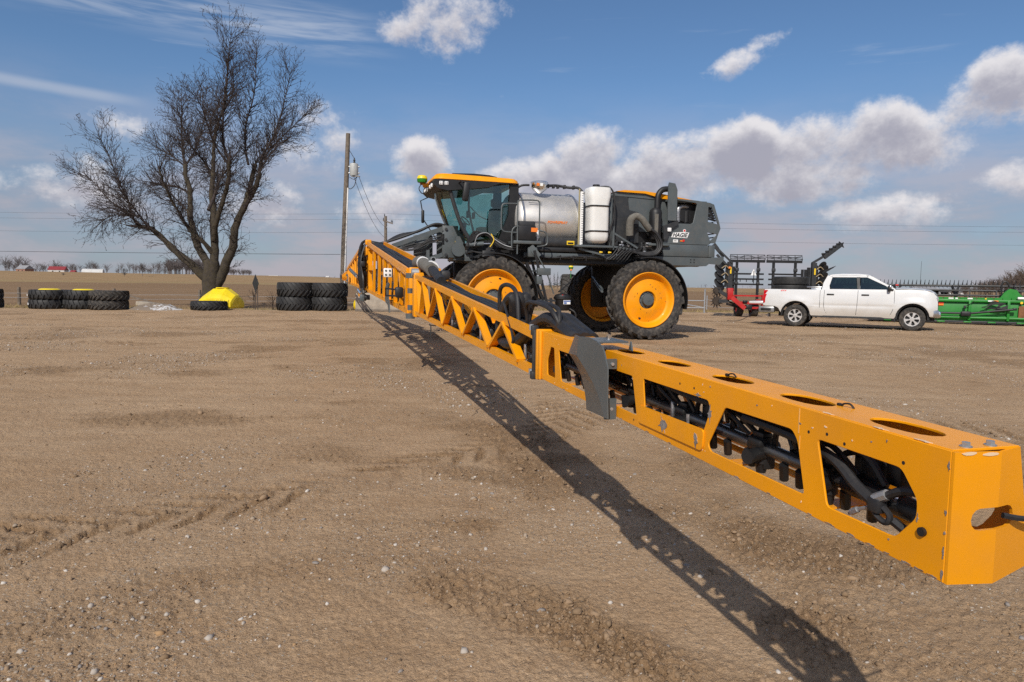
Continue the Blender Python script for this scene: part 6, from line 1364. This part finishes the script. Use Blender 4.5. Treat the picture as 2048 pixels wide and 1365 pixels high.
    c = N.mix(N.mapr(N.m('ADD', N.noise(oc, 5, 5, .65), N.m('MULTIPLY', sx.outputs[0], .12)), .52, .64), (.19, .15, .115), (.5, .49, .49)); m.node_tree.links.new(c, bs.inputs['Base Color']); bs.inputs['Roughness'].default_value = .9
    me.materials.append(m); o = link('snow_heap', me, None, (-16.0, 30.6, 0)); tag(o, 'low heap of dirt and old snow between the tyre row and the tree', 'heap')
build_yard()

def build_grass():
    rs = np.random.RandomState(9); n = 26000
    x = rs.uniform(-40, 45, n); e = lot_edge(x); y = e + np.abs(rs.normal(.9, 1.0, n)) + (x > 2) * rs.rand(n) * .6; den = fbm(x * .6, y * .6, 3, .6, 400); keep = den > .46
    x, y = x[keep], y[keep]; n = len(x); h = rs.uniform(.05, .22, n) * (1 + 1.2 * (rs.rand(n) < .04)); a = rs.uniform(0, 2 * pi, n); ln = rs.normal(0, .5, (n, 2)) * h[:, None]
    w = .012; dx, dy = np.cos(a) * w, np.sin(a) * w; z0 = np.full(n, -.08)
    V = np.stack([np.stack([x - dx, y - dy, z0], -1), np.stack([x + dx, y + dy, z0], -1), np.stack([x + ln[:, 0], y + ln[:, 1], z0 + h], -1)], 1)
    me = bpy.data.meshes.new('dry_grass'); me.from_pydata(V.reshape(-1, 3).tolist(), [], np.arange(n * 3).reshape(-1, 3).tolist()); me.materials.append(M('dry_grass', (.30, .225, .10), 1, 0, .35, .8))
    tag(link('dry_grass', me), 'short dry tan grass along the edge of the lot', 'grass', kind='stuff')
    for i, (px_, py_, h, lb) in enumerate(((-12.0, 34.2, 1.0, 'thin bare sapling just right of the road sign'), (-11.3, 34.4, .8, 'scrubby bare weed left of the big tyre stack'), (-13.1, 34.6, 1.1, 'thin bare sapling between the yellow tank and the sign'), (-19.6, 34.6, .9, 'bare weed stalk above the snow heap'))):
        o = tag(empty('sapling', (px_, py_, -.1)), lb, 'plant'); sg = bare_treelet(50 + i, h, .35, 16); link('stem', tri_tubes('stem', sg[:1], TWIG), o); link('twigs', tri_tubes('twigs', sg[1:], TWIG), o)
build_grass()
# ------------------------------------------------------------------ pickup truck
def build_truck():
    hd = atan2(-.503, .864); T = tag(empty('pickup_truck', (12.36, 24.76, 0), hd), 'white crew cab pickup truck with tyres in its bed', 'truck')
    NEAR = -1          # its right side (-y) faces the viewer
    def d(m, name, mat, label=None, smooth=35, parent=T):
        o = m.build(name, mat, parent, smooth=smooth)
        if label: o['label'] = label
        return o
    def arch(cx, r, a0, a1, n=14): return [(cx + r * cos(a0 + (a1 - a0) * k / n), .43 + r * sin(a0 + (a1 - a0) * k / n)) for k in range(n + 1)]
    prof = [(-2.90, .73), (-2.97, .76), (-2.97, 1.28), (-2.93, 1.345), (-1.02, 1.35), (-.98, 1.375), (1.34, 1.385), (1.75, 1.40), (2.15, 1.375), (2.42, 1.30), (2.53, 1.16), (2.56, .95), (2.57, .62), (2.50, .50)] + arch(1.84, .50, radians(8), radians(176)) + [(1.30, .40), (-1.30, .42)] + arch(-1.84, .50, radians(4), radians(172)) + [(-2.42, .66), (-2.55, .72)]
    def flare(p):
        s = 1 if p.y > 0 else -1; z = p.z; y = abs(p.y)
        y -= .075 * max(0, (z - .95) / .45) ** 2 + .05 * max(0, (.75 - z) / .4) ** 2
        for cx in (1.84, -1.84):
            q = hypot(p.x - cx, z - .43); y += .05 * math.exp(-((q - .55) / .10) ** 2)
        if p.x > 2.2: y -= .20 * ((p.x - 2.2) / .37) ** 2
        if p.x < -2.8: y -= .05 * ((-p.x - 2.8) / .17)
        y -= .016 * math.exp(-((z - .80) / .05) ** 2) if -1.3 < p.x < 1.3 else 0
        return Vector((p.x, s * y, p.z))
    for s in (-1, 1):
        m = MB(); m.plate(prof, [], .90 * s, 1.0 * s, 'y', .008)
        me = m.mesh('tmp', TRUCKW); bm = bmesh.new(); bm.from_mesh(me)
        for ax, vals in ((2, (.5, .6, .7, .76, .8, .84, .9, 1.0, 1.1, 1.2, 1.28)), (0, (-2.8, -2.6, -2.4, -2.2, -2.0, -1.84, -1.6, -1.4, -1.2, -.6, 0, .6, 1.2, 1.4, 1.6, 1.84, 2.0, 2.15, 2.3, 2.4))):
            for v in vals:
                no = Vector((0, 0, 0)); no[ax] = 1; co = Vector((0, 0, 0)); co[ax] = v
                bmesh.ops.bisect_plane(bm, geom=bm.verts[:] + bm.edges[:] + bm.faces[:], plane_co=co, plane_no=no)
        for v in bm.verts: v.co = flare(v.co)
        bmesh.ops.recalc_face_normals(bm, faces=bm.faces[:]); bm.to_mesh(me); bm.free()
        me.polygons.foreach_set('use_smooth', [True] * len(me.polygons)); me.set_sharp_from_angle(angle=radians(35)); me.name = 'body_side'
        link('body_side', me, T)
    def ys(z): return .925 - .075 * max(0, (z - .95) / .45) ** 2
    # hood and front
    m = MB(); P = []; F = []; st = [(1.30, 1.40, .93), (1.5, 1.42, .93), (1.8, 1.415, .92), (2.1, 1.39, .90), (2.34, 1.345, .84), (2.48, 1.26, .78), (2.56, 1.12, .74), (2.58, .9, .72)]
    for x, z, w in st:
        for v in (-1, -.86, -.55, 0, .55, .86, 1): P.append((x, w * v, z + .035 * (1 - v * v) + (.02 if abs(abs(v) - .55) < .01 else 0)))
    for i in range(len(st) - 1):
        for k in range(6): F.append((i * 7 + k, i * 7 + k + 1, i * 7 + 8 + k, i * 7 + 7 + k))
    d(m.add(P, F), 'hood', TRUCKW, smooth=45)
    d(MB().cham((2.5, 0, .84), (.16, 1.3, .3), .03), 'grille', BLACK)
    d(MB().cham((2.52, 0, .57), (.3, 1.62, .22), .06), 'front_bumper', CHROME)
    for s in (-1, 1):
        d(MB().cham((2.46, s * .84, .60), (.3, .14, .26), .05, Matrix.Rotation(s * -.5, 3, 'Z')), 'bumper_corner', ALU)
        h = d(MB().cham((2.44, s * .82, 1.08), (.26, .12, .16), .03, Matrix.Rotation(s * -.55, 3, 'Z')), 'headlight', M('headlight_glass', (.4, .42, .44), .1, .3, coat=.6)); d(MB().cham((2.29, s * .925, 1.12), (.10, .05, .14), .02, Matrix.Rotation(s * -.25, 3, 'Z')), 'side_marker', AMB)
        d(MB().cham((2.52, s * .72, .83), (.06, .1, .08), .02), 'fog_lamp', DECY if s < 0 else DECW)
    # cab: roof, pillars, glass
    zb, zt = 1.37, 1.90
    def cabp(x, z, s):
        t = (z - zb) / (zt - zb); return (x, s * (.87 - .15 * t), z)
    roof = [(.52, 1.84, .70), (.40, 1.885, .71), (.1, 1.915, .71), (-.4, 1.915, .71), (-.72, 1.89, .71), (-.84, 1.84, .70)]
    m = MB(); P = []; F = []
    for x, z, w in roof:
        for v in (-1, -.93, -.6, 0, .6, .93, 1): P.append((x, (w + .03) * v, z + .03 * (1 - v * v) - (.05 if abs(v) == 1 else 0)))
    for i in range(5):
        for k in range(6): F.append((i * 7 + k, i * 7 + k + 1, i * 7 + 8 + k, i * 7 + 7 + k))
    d(m.add(P, F), 'roof', TRUCKW, smooth=60)
    for s in (-1, 1):
        def quad(pts, th=.035):
            q = [cabp(x, z, s) for x, z in pts]; n = len(q); inn = [(x, y - s * th, z) for x, y, z in q]; return MB().add(q + inn, [tuple(range(n)), tuple(range(2 * n - 1, n - 1, -1))] + [(i, i + n, (i + 1) % n + n, (i + 1) % n) for i in range(n)])
        d(quad([(1.36, 1.37), (1.30, 1.37), (.42, 1.80), (.38, 1.88), (.52, 1.86)]), 'windscreen_pillar', TRUCKW)
        d(quad([(.50, 1.87), (.40, 1.80), (-.70, 1.80), (-.80, 1.87), (-.6, 1.90), (.35, 1.90)]), 'roof_rail', TRUCKW)
        d(quad([(.14, 1.37), (.22, 1.37), (.19, 1.81), (.09, 1.81)], .02), 'door_pillar', BLACK)
        d(quad([(-.74, 1.37), (-1.0, 1.37), (-.96, 1.6), (-.84, 1.86), (-.68, 1.82), (-.76, 1.5)]), 'rear_pillar', TRUCKW)
        d(quad([(.24, 1.385), (1.10, 1.385), (.98, 1.50), (.42, 1.80), (.21, 1.80)], .012).xf(lambda p: Vector((p.x, p.y - s * .012, p.z))), 'front_window', CARGL)
        d(quad([(.12, 1.385), (-.66, 1.385), (-.74, 1.5), (-.69, 1.78), (.08, 1.80)], .012).xf(lambda p: Vector((p.x, p.y - s * .012, p.z))), 'rear_window', CARGL)
        for x0, x1, z in ((1.12, .24, 1.378), (.12, -.68, 1.378)): d(MB().beam(cabp(x0, z, s), cabp(x1, z, s), .03, .014), 'window_trim', BLACK)
        # door seams and handles
        for pts in ([(-.90, 1.34), (-.90, .75), (-.80, .50)], [(.17, 1.35), (.16, .9), (.13, .48)], [(1.28, 1.36), (1.28, .80), (1.16, .48)], [(-1.04, 1.33), (-1.04, .45)]):
            m = MB(); 
            P = [flare(Vector((x, s * 1.002, z))) for x, z in smooth_path([(a, b, 0) for a, b in pts], 4) for _ in (0,)] if False else [flare(Vector((q.x, s * 1.001, q.y))) for q in smooth_path([(a, b, 0) for a, b in pts], 4)]
            d(m.tube(P, .007, 5), 'panel_gap', DECB)
        for x in (-.70, .40): d(MB().cham(tuple(flare(Vector((x, s * 1.015, 1.19)))), (.24, .04, .045), .015), 'door_handle', BLACK)
        d(MB().cham((1.12, s * 1.02, 1.42), (.10, .16, .20), .03).cham((1.2, s * .93, 1.38), (.1, .12, .05), .01), 'side_mirror', BLACK); d(MB().cham((1.15, s * 1.03, 1.47), (.08, .15, .1), .03), 'mirror_cap', CHROME)
        # tail lamps
        d(MB().cham((-2.83, s * .905, 1.235), (.27, .10, .15), .02).cham((-2.87, s * .922, 1.0), (.20, .10, .34), .02), 'tail_lamp', REDL)
        d(MB().cham((-2.84, s * .87, .595), (.56, .24, .23), .05), 'bumper_end', M('dull_bumper_chrome', (.30, .30, .30), .4, .7)); d(MB().cham((-2.86, s * .985, .60), (.36, .03, .10), .012), 'bumper_step', BLACK)
        d(MB().box((1.33, s * .93, .42), (.04, .14, .28)).box((-1.34, s * .93, .40), (.04, .14, .26)), 'mud_flap', BLACK)
        d(MB().box((-.02, s * .93, .405), (2.5, .1, .06)), 'rocker', DGREY)
        for cx in (-1.84, 1.84): d(MB().lathe([(.50, -.04), (.50, -.5), (.44, -.5)], (cx, s * .95 if s > 0 else -.95 + .54, .43), seg=20, a0=radians(-5), a1=radians(185)), 'wheel_arch', BLACK)
    d(MB().add([(1.36, -.80, 1.40), (1.36, .80, 1.40), (.48, .66, 1.86), (.48, -.66, 1.86)], [(0, 1, 2, 3)]), 'windscreen', CARGL)
    d(MB().add([(-.98, -.74, 1.42), (-.98, .74, 1.42), (-.86, .64, 1.80), (-.86, -.64, 1.80)], [(0, 1, 2, 3)]), 'back_window', CARGL)
    d(MB().box((.2, 0, .85), (2.3, 1.76, .9)).box((1.9, 0, .8), (1.0, .9, .7)).box((-.0, 0, .45), (5.0, .8, .2)), 'under_body', BLACK)
    d(MB().cham((.35, -.4, 1.35), (.25, .5, .5), .06).cham((.35, .4, 1.35), (.25, .5, .5), .06).cham((-.55, 0, 1.3), (.2, 1.4, .45), .06), 'seats', BLACK)
    # bed with the tailgate let down
    d(MB().box((-2.0, 0, .86), (1.95, 1.75, .06)).box((-1.03, 0, 1.1), (.06, 1.75, .5)).box((-2.0, -.87, 1.1), (1.9, .06, .5)).box((-2.0, .87, 1.1), (1.9, .06, .5)), 'bed_liner', BLACK)
    d(MB().cham((-3.24, 0, .84), (.52, 1.66, .09), .03), 'tailgate', TRUCKW, 'open white tailgate lying flat')
    d(MB().box((-2.99, .86, 1.08), (.05, .10, .5)), 'bed_post', TRUCKW)
    d(MB().cham((-3.05, 0, .6), (.2, 1.5, .16), .04), 'rear_bumper', GALV)
    d(MB().cyl((-2.95, .3, .42), (-2.95, .3, .28), .05, seg=10), 'hitch_jack', GALV)
    for s in (-1,):
        m = MB(); text_mesh(m, '4X4', .075, lambda a, b, t: tuple(flare(Vector((-2.38 + a, s * 1.003 - t, 1.275 + b)))), .002, .3, .002, sx=1.5); d(m, 'bed_lettering', DECR)
    tm = MB().lathe([(.24, -.12), (.27, -.132), (.33, -.138), (.375, -.125), (.398, -.09), (.402, 0), (.398, .09), (.375, .125), (.33, .138), (.27, .132), (.24, .12), (.24, -.12)], seg=48).mesh('tyre', TYRE)
    rmb = MB(); holes = []
    for k in range(6):
        a = 2 * pi * k / 6 + .26
        holes.append(rpoly([(.075 * cos(a - .28), .075 * sin(a - .28)), (.205 * cos(a - .30), .205 * sin(a - .30)), (.215 * cos(a), .215 * sin(a)), (.205 * cos(a + .30), .205 * sin(a + .30)), (.075 * cos(a + .28), .075 * sin(a + .28))], .018, 2))
    rmb.plate([(.235 * cos(2 * pi * k / 40), .235 * sin(2 * pi * k / 40)) for k in range(40)], holes, .055, .095, 'y', .006)
    rmb.lathe([(.232, .09), (.25, .118), (.245, .10), (.235, .05), (.23, -.1)], seg=40); rmb.lathe([(0, .105), (.045, .105), (.05, .09)], seg=16)
    rm = rmb.mesh('rim', M('alloy_rim', (.72, .71, .70), .3, .6, .08, 5.0, dust=.2, dustcol=(.4, .35, .28))); dk = MB().cyl((0, -.06, 0), (0, .03, 0), .225, seg=24).mesh('brake', BLACK)
    for x in (-1.84, 1.84):
        for s in (-1, 1):
            w = empty('wheel', (x, s * .86, .402), 0 if s > 0 else pi, T)
            for n, me in (('tyre', tm), ('rim', rm), ('brake', dk)): link(n, me, w).rotation_euler = (0, .2 + x, 0)
    # load in the bed: things of their own
    R = Matrix.Rotation(hd, 3, 'Z')
    def bed(x, y, z): q = R @ Vector((x, y, 0)); return (12.36 + q.x, 24.76 + q.y, z)
    mb = MB(); mb.lathe([(.4, -.13), (.48, -.15), (.57, -.155), (.625, -.14), (.64, -.11), (.64, .11), (.625, .14), (.57, .155), (.48, .15), (.4, .13), (.4, -.13)], seg=64)
    for k in range(84):
        a = 2 * pi * k / 84; mb.box((.642 * cos(a), 0, .642 * sin(a)), (.018, .22, .028), Matrix.Rotation(-a, 3, 'Y'))
    bt = mb.mesh('bed_tyre', TYREC)
    for k, z in enumerate((1.045, 1.355, 1.665)):
        o = link('bed_tyre', bt, None, bed(-2.22 + .02 * k, 0.0, z)); o.rotation_euler = (pi / 2, 0, k * .4 + hd); tag(o, 'black ribbed tyre in the truck bed, %s of the stack' % ['lowest', 'middle', 'uppermost'][k], 'tyre', 'tyres stacked in the truck bed')
    tb = tag(empty('toolbox', bed(-1.2, 0, 1.2), hd), 'flat silver metal toolbox across the truck bed behind the cab', 'toolbox')
    MB().cham((0, 0, .05), (.34, 1.6, .34), .02).build('box', ALU, tb); MB().cham((-.06, 0, .235), (.5, 1.64, .04), .012).build('lid', ALU, tb)
    tag(MB().tube(smooth_path([bed(-2.9, -.75, .9), bed(-3.3, -.7, .5), bed(-3.9, -.2, .12), bed(-4.6, .6, .04)], 5), .012, 5).build('trailer_cable', RUB), 'thin black cable trailing to the ground behind the truck', 'cable')
build_truck()

# ------------------------------------------------------------------ green harvest header
def build_header():
    hd = atan2(-.379, .926); o = tag(empty('harvest_header', (18.06, 28.98, 0), hd), 'long green harvest header with a black spiked reel, right of the truck', 'header')
    def d(m, name, mat, label=None):
        p = m.build(name, mat, o)
        if label: p['label'] = label
        return p
    x0, x1 = -2.6, 6.5; L = x1 - x0; c = (x0 + x1) / 2
    d(MB().prism([(0, .16), (.05, .14), (.09, .5), (.12, 1.0), (.06, 1.02), (.02, .9), (0, .5)], x0, x1, 'x'), 'back_sheet', GREEN)
    d(MB().cham((c, -.03, .98), (L, .16, .10), .02), 'top_beam', GREEN); d(MB().cyl((x0, -.04, .28), (x1, -.04, .28), .065, seg=14), 'lower_tube', GREEN)
    d(MB().cham((c, .5, .1), (L, 1.1, .08), .02), 'table', DGREY)
    for x in (-2.2, -.6, 1.1, 2.45, 4.2, 5.8): d(MB().cham((x, -.07, .58), (.10, .10, .82), .015), 'rib', GREEN)
    for x in (-1.9, -.9, .1, 1.05, 1.9, 2.9, 4): d(MB().cham((x, -.05, .10), (.28, .14, .06), .015), 'foot', GREEN)
    for k in range(30): d(MB().box((x0 + .2 + k * .3, .06, 1.07), (.27, .05, .10)), 'belt_slat', GREEN)
    d(MB().box((c, .3, 1.10), (L, .03, .03)), 'belt_edge', BLACK)
    # reel: bars, arms, tines
    for z, y in ((1.60, .9), (1.40, .55), (1.20, .35)): d(MB().cyl((x0 - 1.7, y, z), (x1, y, z), .045 if z > 1.5 else .04, seg=8), 'reel_bar', BLACK)
    for x in (-1.5, .7, 2.9, 5): d(MB().beam((x - .1, .9, 1.6), (x + .02, .6, 1.1), .06, .1).beam((x + .14, .9, 1.6), (x + .02, .6, 1.1), .06, .1), 'reel_arm', BLACK)
    for x in (-.55, 1.15, 2.1, 3.9): d(MB().beam((x, .35, 1.05), (x + .03, .45, 1.42), .05, .07), 'reel_post', BLACK)
    tine = MB().beam((0, 0, 0), (.0, 0, .12), .035, .04).tube([(0, 0, .05), (.015, 0, .25)], [.02, .008], 5).mesh('tine', BLACK); low = MB().tube([(0, 0, 0), (.05, -.05, -.09)], [.012, .005], 5).mesh('tine', BLACK)
    for k in range(60):
        link('tine', tine, o, (x0 - 1.6 + k * .157, .9, 1.6))
        if k % 1 == 0: link('tine', low, o, (x0 - 1.55 + k * .157, .9, 1.57))
    # drive shaft, hoses, labels
    d(MB().cyl((-2.4, -.22, .46), (.75, -.22, .46), .045, seg=12), 'drive_shaft', DGREY); d(MB().cham((.95, -.22, .44), (.36, .16, .2), .04), 'gear_case', BLACK); d(MB().cyl((1.1, -.22, .46), (2.6, -.26, .66), .045, seg=12).cham((2.62, -.26, .67), (.14, .1, .1), .02), 'drive_shaft', BLACK)
    m = MB(); rg = random.Random(2)
    for k in range(6): m.tube(smooth_path([(2.2, -.2, .62 + .02 * k), (1.75 - .05 * k, -.2, .7), (1.85, -.22, .98 - .03 * k), (2.1 + .04 * k, -.22, .9), (2.0, -.22, .68), (2.4, -.2, .82 - .03 * k)], 5), .012, 5)
    d(m, 'hose_coil', RUB); d(MB().tube(smooth_path([(1.25, -.1, .98), (1.1, -.14, .85), (.95, -.14, .75), (.92, -.14, .68)], 4), .012, 5).cham((.92, -.14, .72), (.1, .06, .12), .02), 'plug_lead', RUB)
    d(MB().box((.02, -.012, .80), (.30, .03, .07)), 'orange_reflector', DECO); d(MB().box((.02, -.012, .865), (.30, .03, .05)), 'red_reflector', DECR)
    for x, w, mt in ((.42, .18, DECW), (.62, .09, DECW), (1.1, .18, DECW), (1.65, .06, DECY), (1.98, .2, DECO), (1.82, .2, DECW), (-.5, .25, DECR)): d(MB().box((x, -.05 if w != .2 else -.118, 1.075 if w != .2 else .985), (w, .01, .05)), 'label_sticker', mt)
    d(MB().box((-.78, -.02, .87), (.12, .03, .11)), 'yellow_sticker', DECY); d(MB().box((-.72, -.02, .56), (.1, .03, .1)), 'orange_sticker', DECO)
    # end shield and its bent pipe
    d(MB().prism([(2.15, 1.05), (2.3, 1.3), (2.5, 1.5), (2.75, 1.45), (2.85, 1.3), (3.1, 1.05)], .15, .35), 'divider_shield', GREEN); d(MB().tube(smooth_path([(2.25, .2, 1.2), (2.22, .2, 1.6), (2.3, .2, 1.78), (2.42, .2, 1.74), (2.5, .2, 1.55)], 5), .035, 8), 'bent_pipe', BLACK)
    d(MB().cham((2.85, -.1, 1.12), (.25, .1, .09), .02), 'lamp', DECW); d(MB().cyl((2.87, -.1, .93), (2.87, -.14, .93), .05, seg=12), 'yellow_cap', DECY)
    d(MB().cham((2.95, -.08, .55), (.3, .02, .5), .005), 'rust_patch', M('rust', (.20, .09, .04), .95, 0, .3, 6))
    d(MB().cham((-1.55, .4, 1.60), (.12, .08, .06), .02), 'red_knob', DECR)
    tag(MB().cyl((19.9, 33.5, 0), (19.9, 33.5, 2.8), .012, .006, 5).build('whip_aerial', BLACK), 'thin vertical whip aerial rising above the header reel', 'aerial')
build_header()

# ------------------------------------------------------------------ folded red and black tillage implement
def build_implement():
    o = tag(empty('tillage_implement', (12.0, 33.2, 0)), 'folded red and black tillage implement behind the truck', 'implement'); X, Y = 12.0, 33.2
    def d(m, name, mat, label=None):
        p = m.build(name, mat, o, off=(X, Y, 0))
        if label: p['label'] = label
        return p
    for a, b, nm in ((10.42, 12.08, 0), (12.18, 13.86, 1)):
        y = 33.0; d(MB().beam((a, y, 2.66), (b, y, 2.66), .14, .13), 'basket_beam', BLACK)
        for z, yy in ((2.96, 0), (2.86, .12), (2.78, -.1)): d(MB().beam((a, y + yy, z), (b, y + yy, z), .03, .03), 'basket_bar', BLACK)
        for k in range(6): x = a + (b - a) * k / 5; d(MB().beam((x, y - .05, 2.7), (x, y + .02, 2.97), .02, .03), 'basket_rib', BLACK)
        for k in range(2): d(MB().beam((a + (b - a) * k * .5, y, 2.76), (a + (b - a) * (k + 1) * .5, y, 2.93), .02, .02).beam((a + (b - a) * k * .5, y, 2.93), (a + (b - a) * (k + 1) * .5, y, 2.76), .02, .02), 'basket_cross', BLACK)
        for x in (a + .33, b - .3):
            d(MB().beam((x, y, .8), (x, y, 2.62), .11, .1), 'wing_post', BLACK); d(MB().cham((x, y - .03, 2.25), (.16, .14, .16), .02), 'post_clamp', DGREY); d(MB().cham((x, y - .03, 1.6), (.15, .14, .12), .02), 'post_clamp', DGREY)
        for z in (2.05, 1.80, 1.55): d(MB().beam((a + .12, y + .02, z), (b - .02, y + .02, z), .07, .08), 'wing_bar', BLACK)
        for k in range(4): d(MB().beam((a + .5 + k * .3, y - .05, 1.78), (a + .5 + k * .3, y - .05, 1.66), .03, .03), 'spring_tine', BLACK)
    d(MB().prism([(11.38, 1.98), (11.66, 1.98), (11.62, 2.06), (11.54, 2.26), (11.5, 2.26), (11.42, 2.06)], 32.86, 32.87), 'slow_vehicle_plate', DECW, 'white back of a triangular warning plate'); d(MB().beam((11.53, 32.85, 1.6), (11.53, 32.85, 2.2), .03, .03), 'plate_post', BLACK)
    # red frame
    d(MB().cham((10.43, 32.9, 1.08), (.26, .3, .56), .02), 'red_bracket', RED)
    d(MB().beam((10.45, 32.7, .92), (11.08, 32.6, .40), .22, .2), 'red_drawbar_arm', RED)
    for z, a, b, w in ((1.0, 10.5, 12.2, .07), (.66, 10.9, 12.2, .12), (.42, 11.0, 12.1, .1)): d(MB().beam((a, 33.0, z), (b, 33.0, z), .14, w), 'red_bar', RED)
    d(MB().cham((11.85, 33.0, .78), (.25, .2, .1), .02), 'red_box', RED); d(MB().beam((12.0, 32.9, .45), (12.0, 32.9, 1.05), .1, .06), 'red_upright', RED)
    d(MB().cham((11.25, 32.6, .47), (.3, .3, .22), .05).cham((11.15, 32.8, .72), (.2, .2, .12), .03), 'hitch_block', BLACK)
    # wheels under the frame
    for x in (11.05, 11.78):
        w = empty('wheel', (x - X, 33.4 - Y, .36), 0, o); w.rotation_euler = (0, 0, pi / 2)
        link('tyre', bpy.data.meshes.get('imp_tyre') or MB().lathe([(.2, -.15), (.3, -.16), (.35, -.14), (.37, -.08), (.37, .08), (.35, .14), (.3, .16), (.2, .15), (.2, -.15)], seg=28).mesh('imp_tyre', TYRE), w); MB().cyl((0, -.1, 0), (0, .1, 0), .2, seg=16).build('rim', RED, w)
    # masts with folded gangs of discs left and right
    for x, s in ((10.42, -1), (14.45, 1)):
        d(MB().beam((x, 33.0, 1.3), (x, 33.0, 2.62), .2, .22), 'mast', DGREY); d(MB().box((x, 32.86, 2.2), (.07, .02, .3)), 'yellow_reflector', DECY)
        d(MB().beam((x - s * .2, 33.1, 1.2), (x - s * .2, 33.1, 2.4), .12, .12).beam((x + s * .2, 33.0, 1.4), (x + s * .15, 33.0, 2.5), .08, .08), 'mast_brace', BLACK)
        rg = random.Random(int(x))
        for k in range(7):
            z = 1.45 + k * .17; q = d(MB().lathe([(0, -.02), (.2, -.015), (.24, 0), (.2, .015), (0, .02)], (0, 0, 0), 'y', 18).xf(lambda p: Vector((p.x, p.y + .35 * (p.x * p.x + p.z * p.z), p.z))).xf(lambda p: Matrix.Rotation(.5 * s, 3, 'X') @ Matrix.Rotation(.35, 3, 'Z') @ p + Vector((x + s * (.42 + .1 * (k % 2)), 33.0, z))), 'disc', BLACK)
            if k % 2: d(MB().tube(smooth_path([(x + s * .1, 32.9, z), (x + s * .25, 32.85, z + .12), (x + s * .42, 32.9, z)], 4), .022, 6), 'spring', M('tan_spring', (.35, .27, .16), .6))
    m = MB().beam((10.1, 33.0, 2.85), (9.75, 33.0, 3.25), .12, .14).beam((9.8, 33.0, 3.2), (9.6, 33.0, 3.45), .1, .16); d(m, 'left_wing_arm', DGREY)
    d(MB().beam((9.9, 32.9, 3.1), (10.5, 32.9, 2.55), .07, .08).beam((9.8, 33.1, 2.95), (10.35, 33.1, 2.4), .1, .1), 'left_wing_link', DGREY)
    d(MB().cham((10.35, 32.8, 2.33), (.12, .05, .1), .02), 'orange_lamp', DECO)
    for z, r in ((1.22, .32), (.72, .36)):
        m = MB().cyl((9.85, 32.9, z), (9.85, 33.1, z), r * .55, seg=14)
        for k in range(12): a = 2 * pi * k / 12; m.prism([(9.85 + r * .45 * cos(a - .2), z + r * .45 * sin(a - .2)), (9.85 + r * cos(a + .1), z + r * sin(a + .1)), (9.85 + r * .45 * cos(a + .2), z + r * .45 * sin(a + .2))], 32.95, 33.05)
        d(m, 'spiked_roller', M('rusty_black_steel', (.04, .028, .02), .8, 0, .4, 10)); d(MB().beam((9.9, 32.9, z), (10.4, 32.9, z + .02 + (.0 if z < 1 else -.3)), .12, .16), 'roller_arm', DGREY)
    d(MB().beam((10.3, 32.9, .6), (10.9, 33.0, .45), .1, .1).beam((10.3, 33, .75), (10.7, 33, .6), .1, .08), 'lower_link', BLACK)
    d(MB().beam((14.35, 33.0, 2.6), (15.0, 33.0, 3.0), .09, .1).beam((14.9, 33.0, 2.9), (15.65, 33.0, 3.5), .16, .22), 'right_wing_arm', DGREY)
    for k in range(5): d(MB().cham((14.85 + k * .17, 32.95, 3.05 + k * .12), (.16, .12, .1), .03), 'wing_arm_coulter', BLACK)
    d(MB().prism([(15.6, 3.35), (15.72, 3.42), (15.82, 3.36), (15.76, 3.5), (15.8, 3.62), (15.68, 3.58), (15.58, 3.66), (15.56, 3.54), (15.46, 3.48), (15.56, 3.44)], 32.93, 33.0), 'star_wheel', BLACK)
    d(MB().prism([(14.75, 2.2), (15.5, 2.5), (15.35, 2.38), (14.9, 2.1)], 32.95, 33.0).prism([(14.7, 1.8), (15.25, 1.95), (15.1, 1.84), (14.8, 1.74)], 32.95, 33.0), 'disc_blade', BLACK)
    for x in (13.95, 14.1, 14.25): d(MB().beam((x, 33.1, .9), (x, 33.1, 2.3), .09, .1), 'upright', BLACK)
build_implement()

# ------------------------------------------------------------------ green tractor glimpsed under the sprayer
def build_tractor():
    o = tag(empty('green_tractor', (4.5, 40, 0), 0), 'green tractor glimpsed between the sprayer wheels, its rear tyre showing', 'tractor')
    tm = tyre_mesh('tyre', 1.02, .80, .6, 18, .06, .11, TYRE, sweep=.30, seg=40)
    for x in (-1.27, 1.27):
        w = empty('wheel', (x, 0, 1.02), 0, o); w.rotation_euler = (0, 0, pi / 2); link('tyre', tm, w).rotation_euler = (0, .1, pi); MB().cyl((0, -.2, 0), (0, .2, 0), .58, seg=24).build('rim', YELLOW, w)
    MB().cham((0, .3, 1.0), (1.0, 1.2, .8), .1).cham((0, 2.2, 1.35), (.8, 2.8, .8), .1).build('body', GREEN, o)
    MB().cham((.35, .4, 1.85), (1.1, 1.5, .9), .1).build('cab', DGREY, o); MB().cham((.35, .4, 2.35), (1.15, 1.6, .14), .05).build('cab_roof', GREEN, o)
    MB().cyl((-1.18, -.6, 1.0), (-1.18, -.6, 2.25), .02, seg=6).build('receiver_mast', GREEN, o)
    MB().lathe([(0, 2.28), (.09, 2.28), (.13, 2.36), (.14, 2.42)], (-1.18, -.6, 0), 'z', 16).build('receiver_base', GREEN, o); MB().lathe([(.14, 2.418), (.12, 2.5), (0, 2.52)], (-1.18, -.6, 0), 'z', 16).build('receiver_dome', YELLOW, o); MB().cham((-1.18, -.72, 2.26), (.1, .06, .1), .02).build('orange_lamp', DECO, o)
build_tractor()
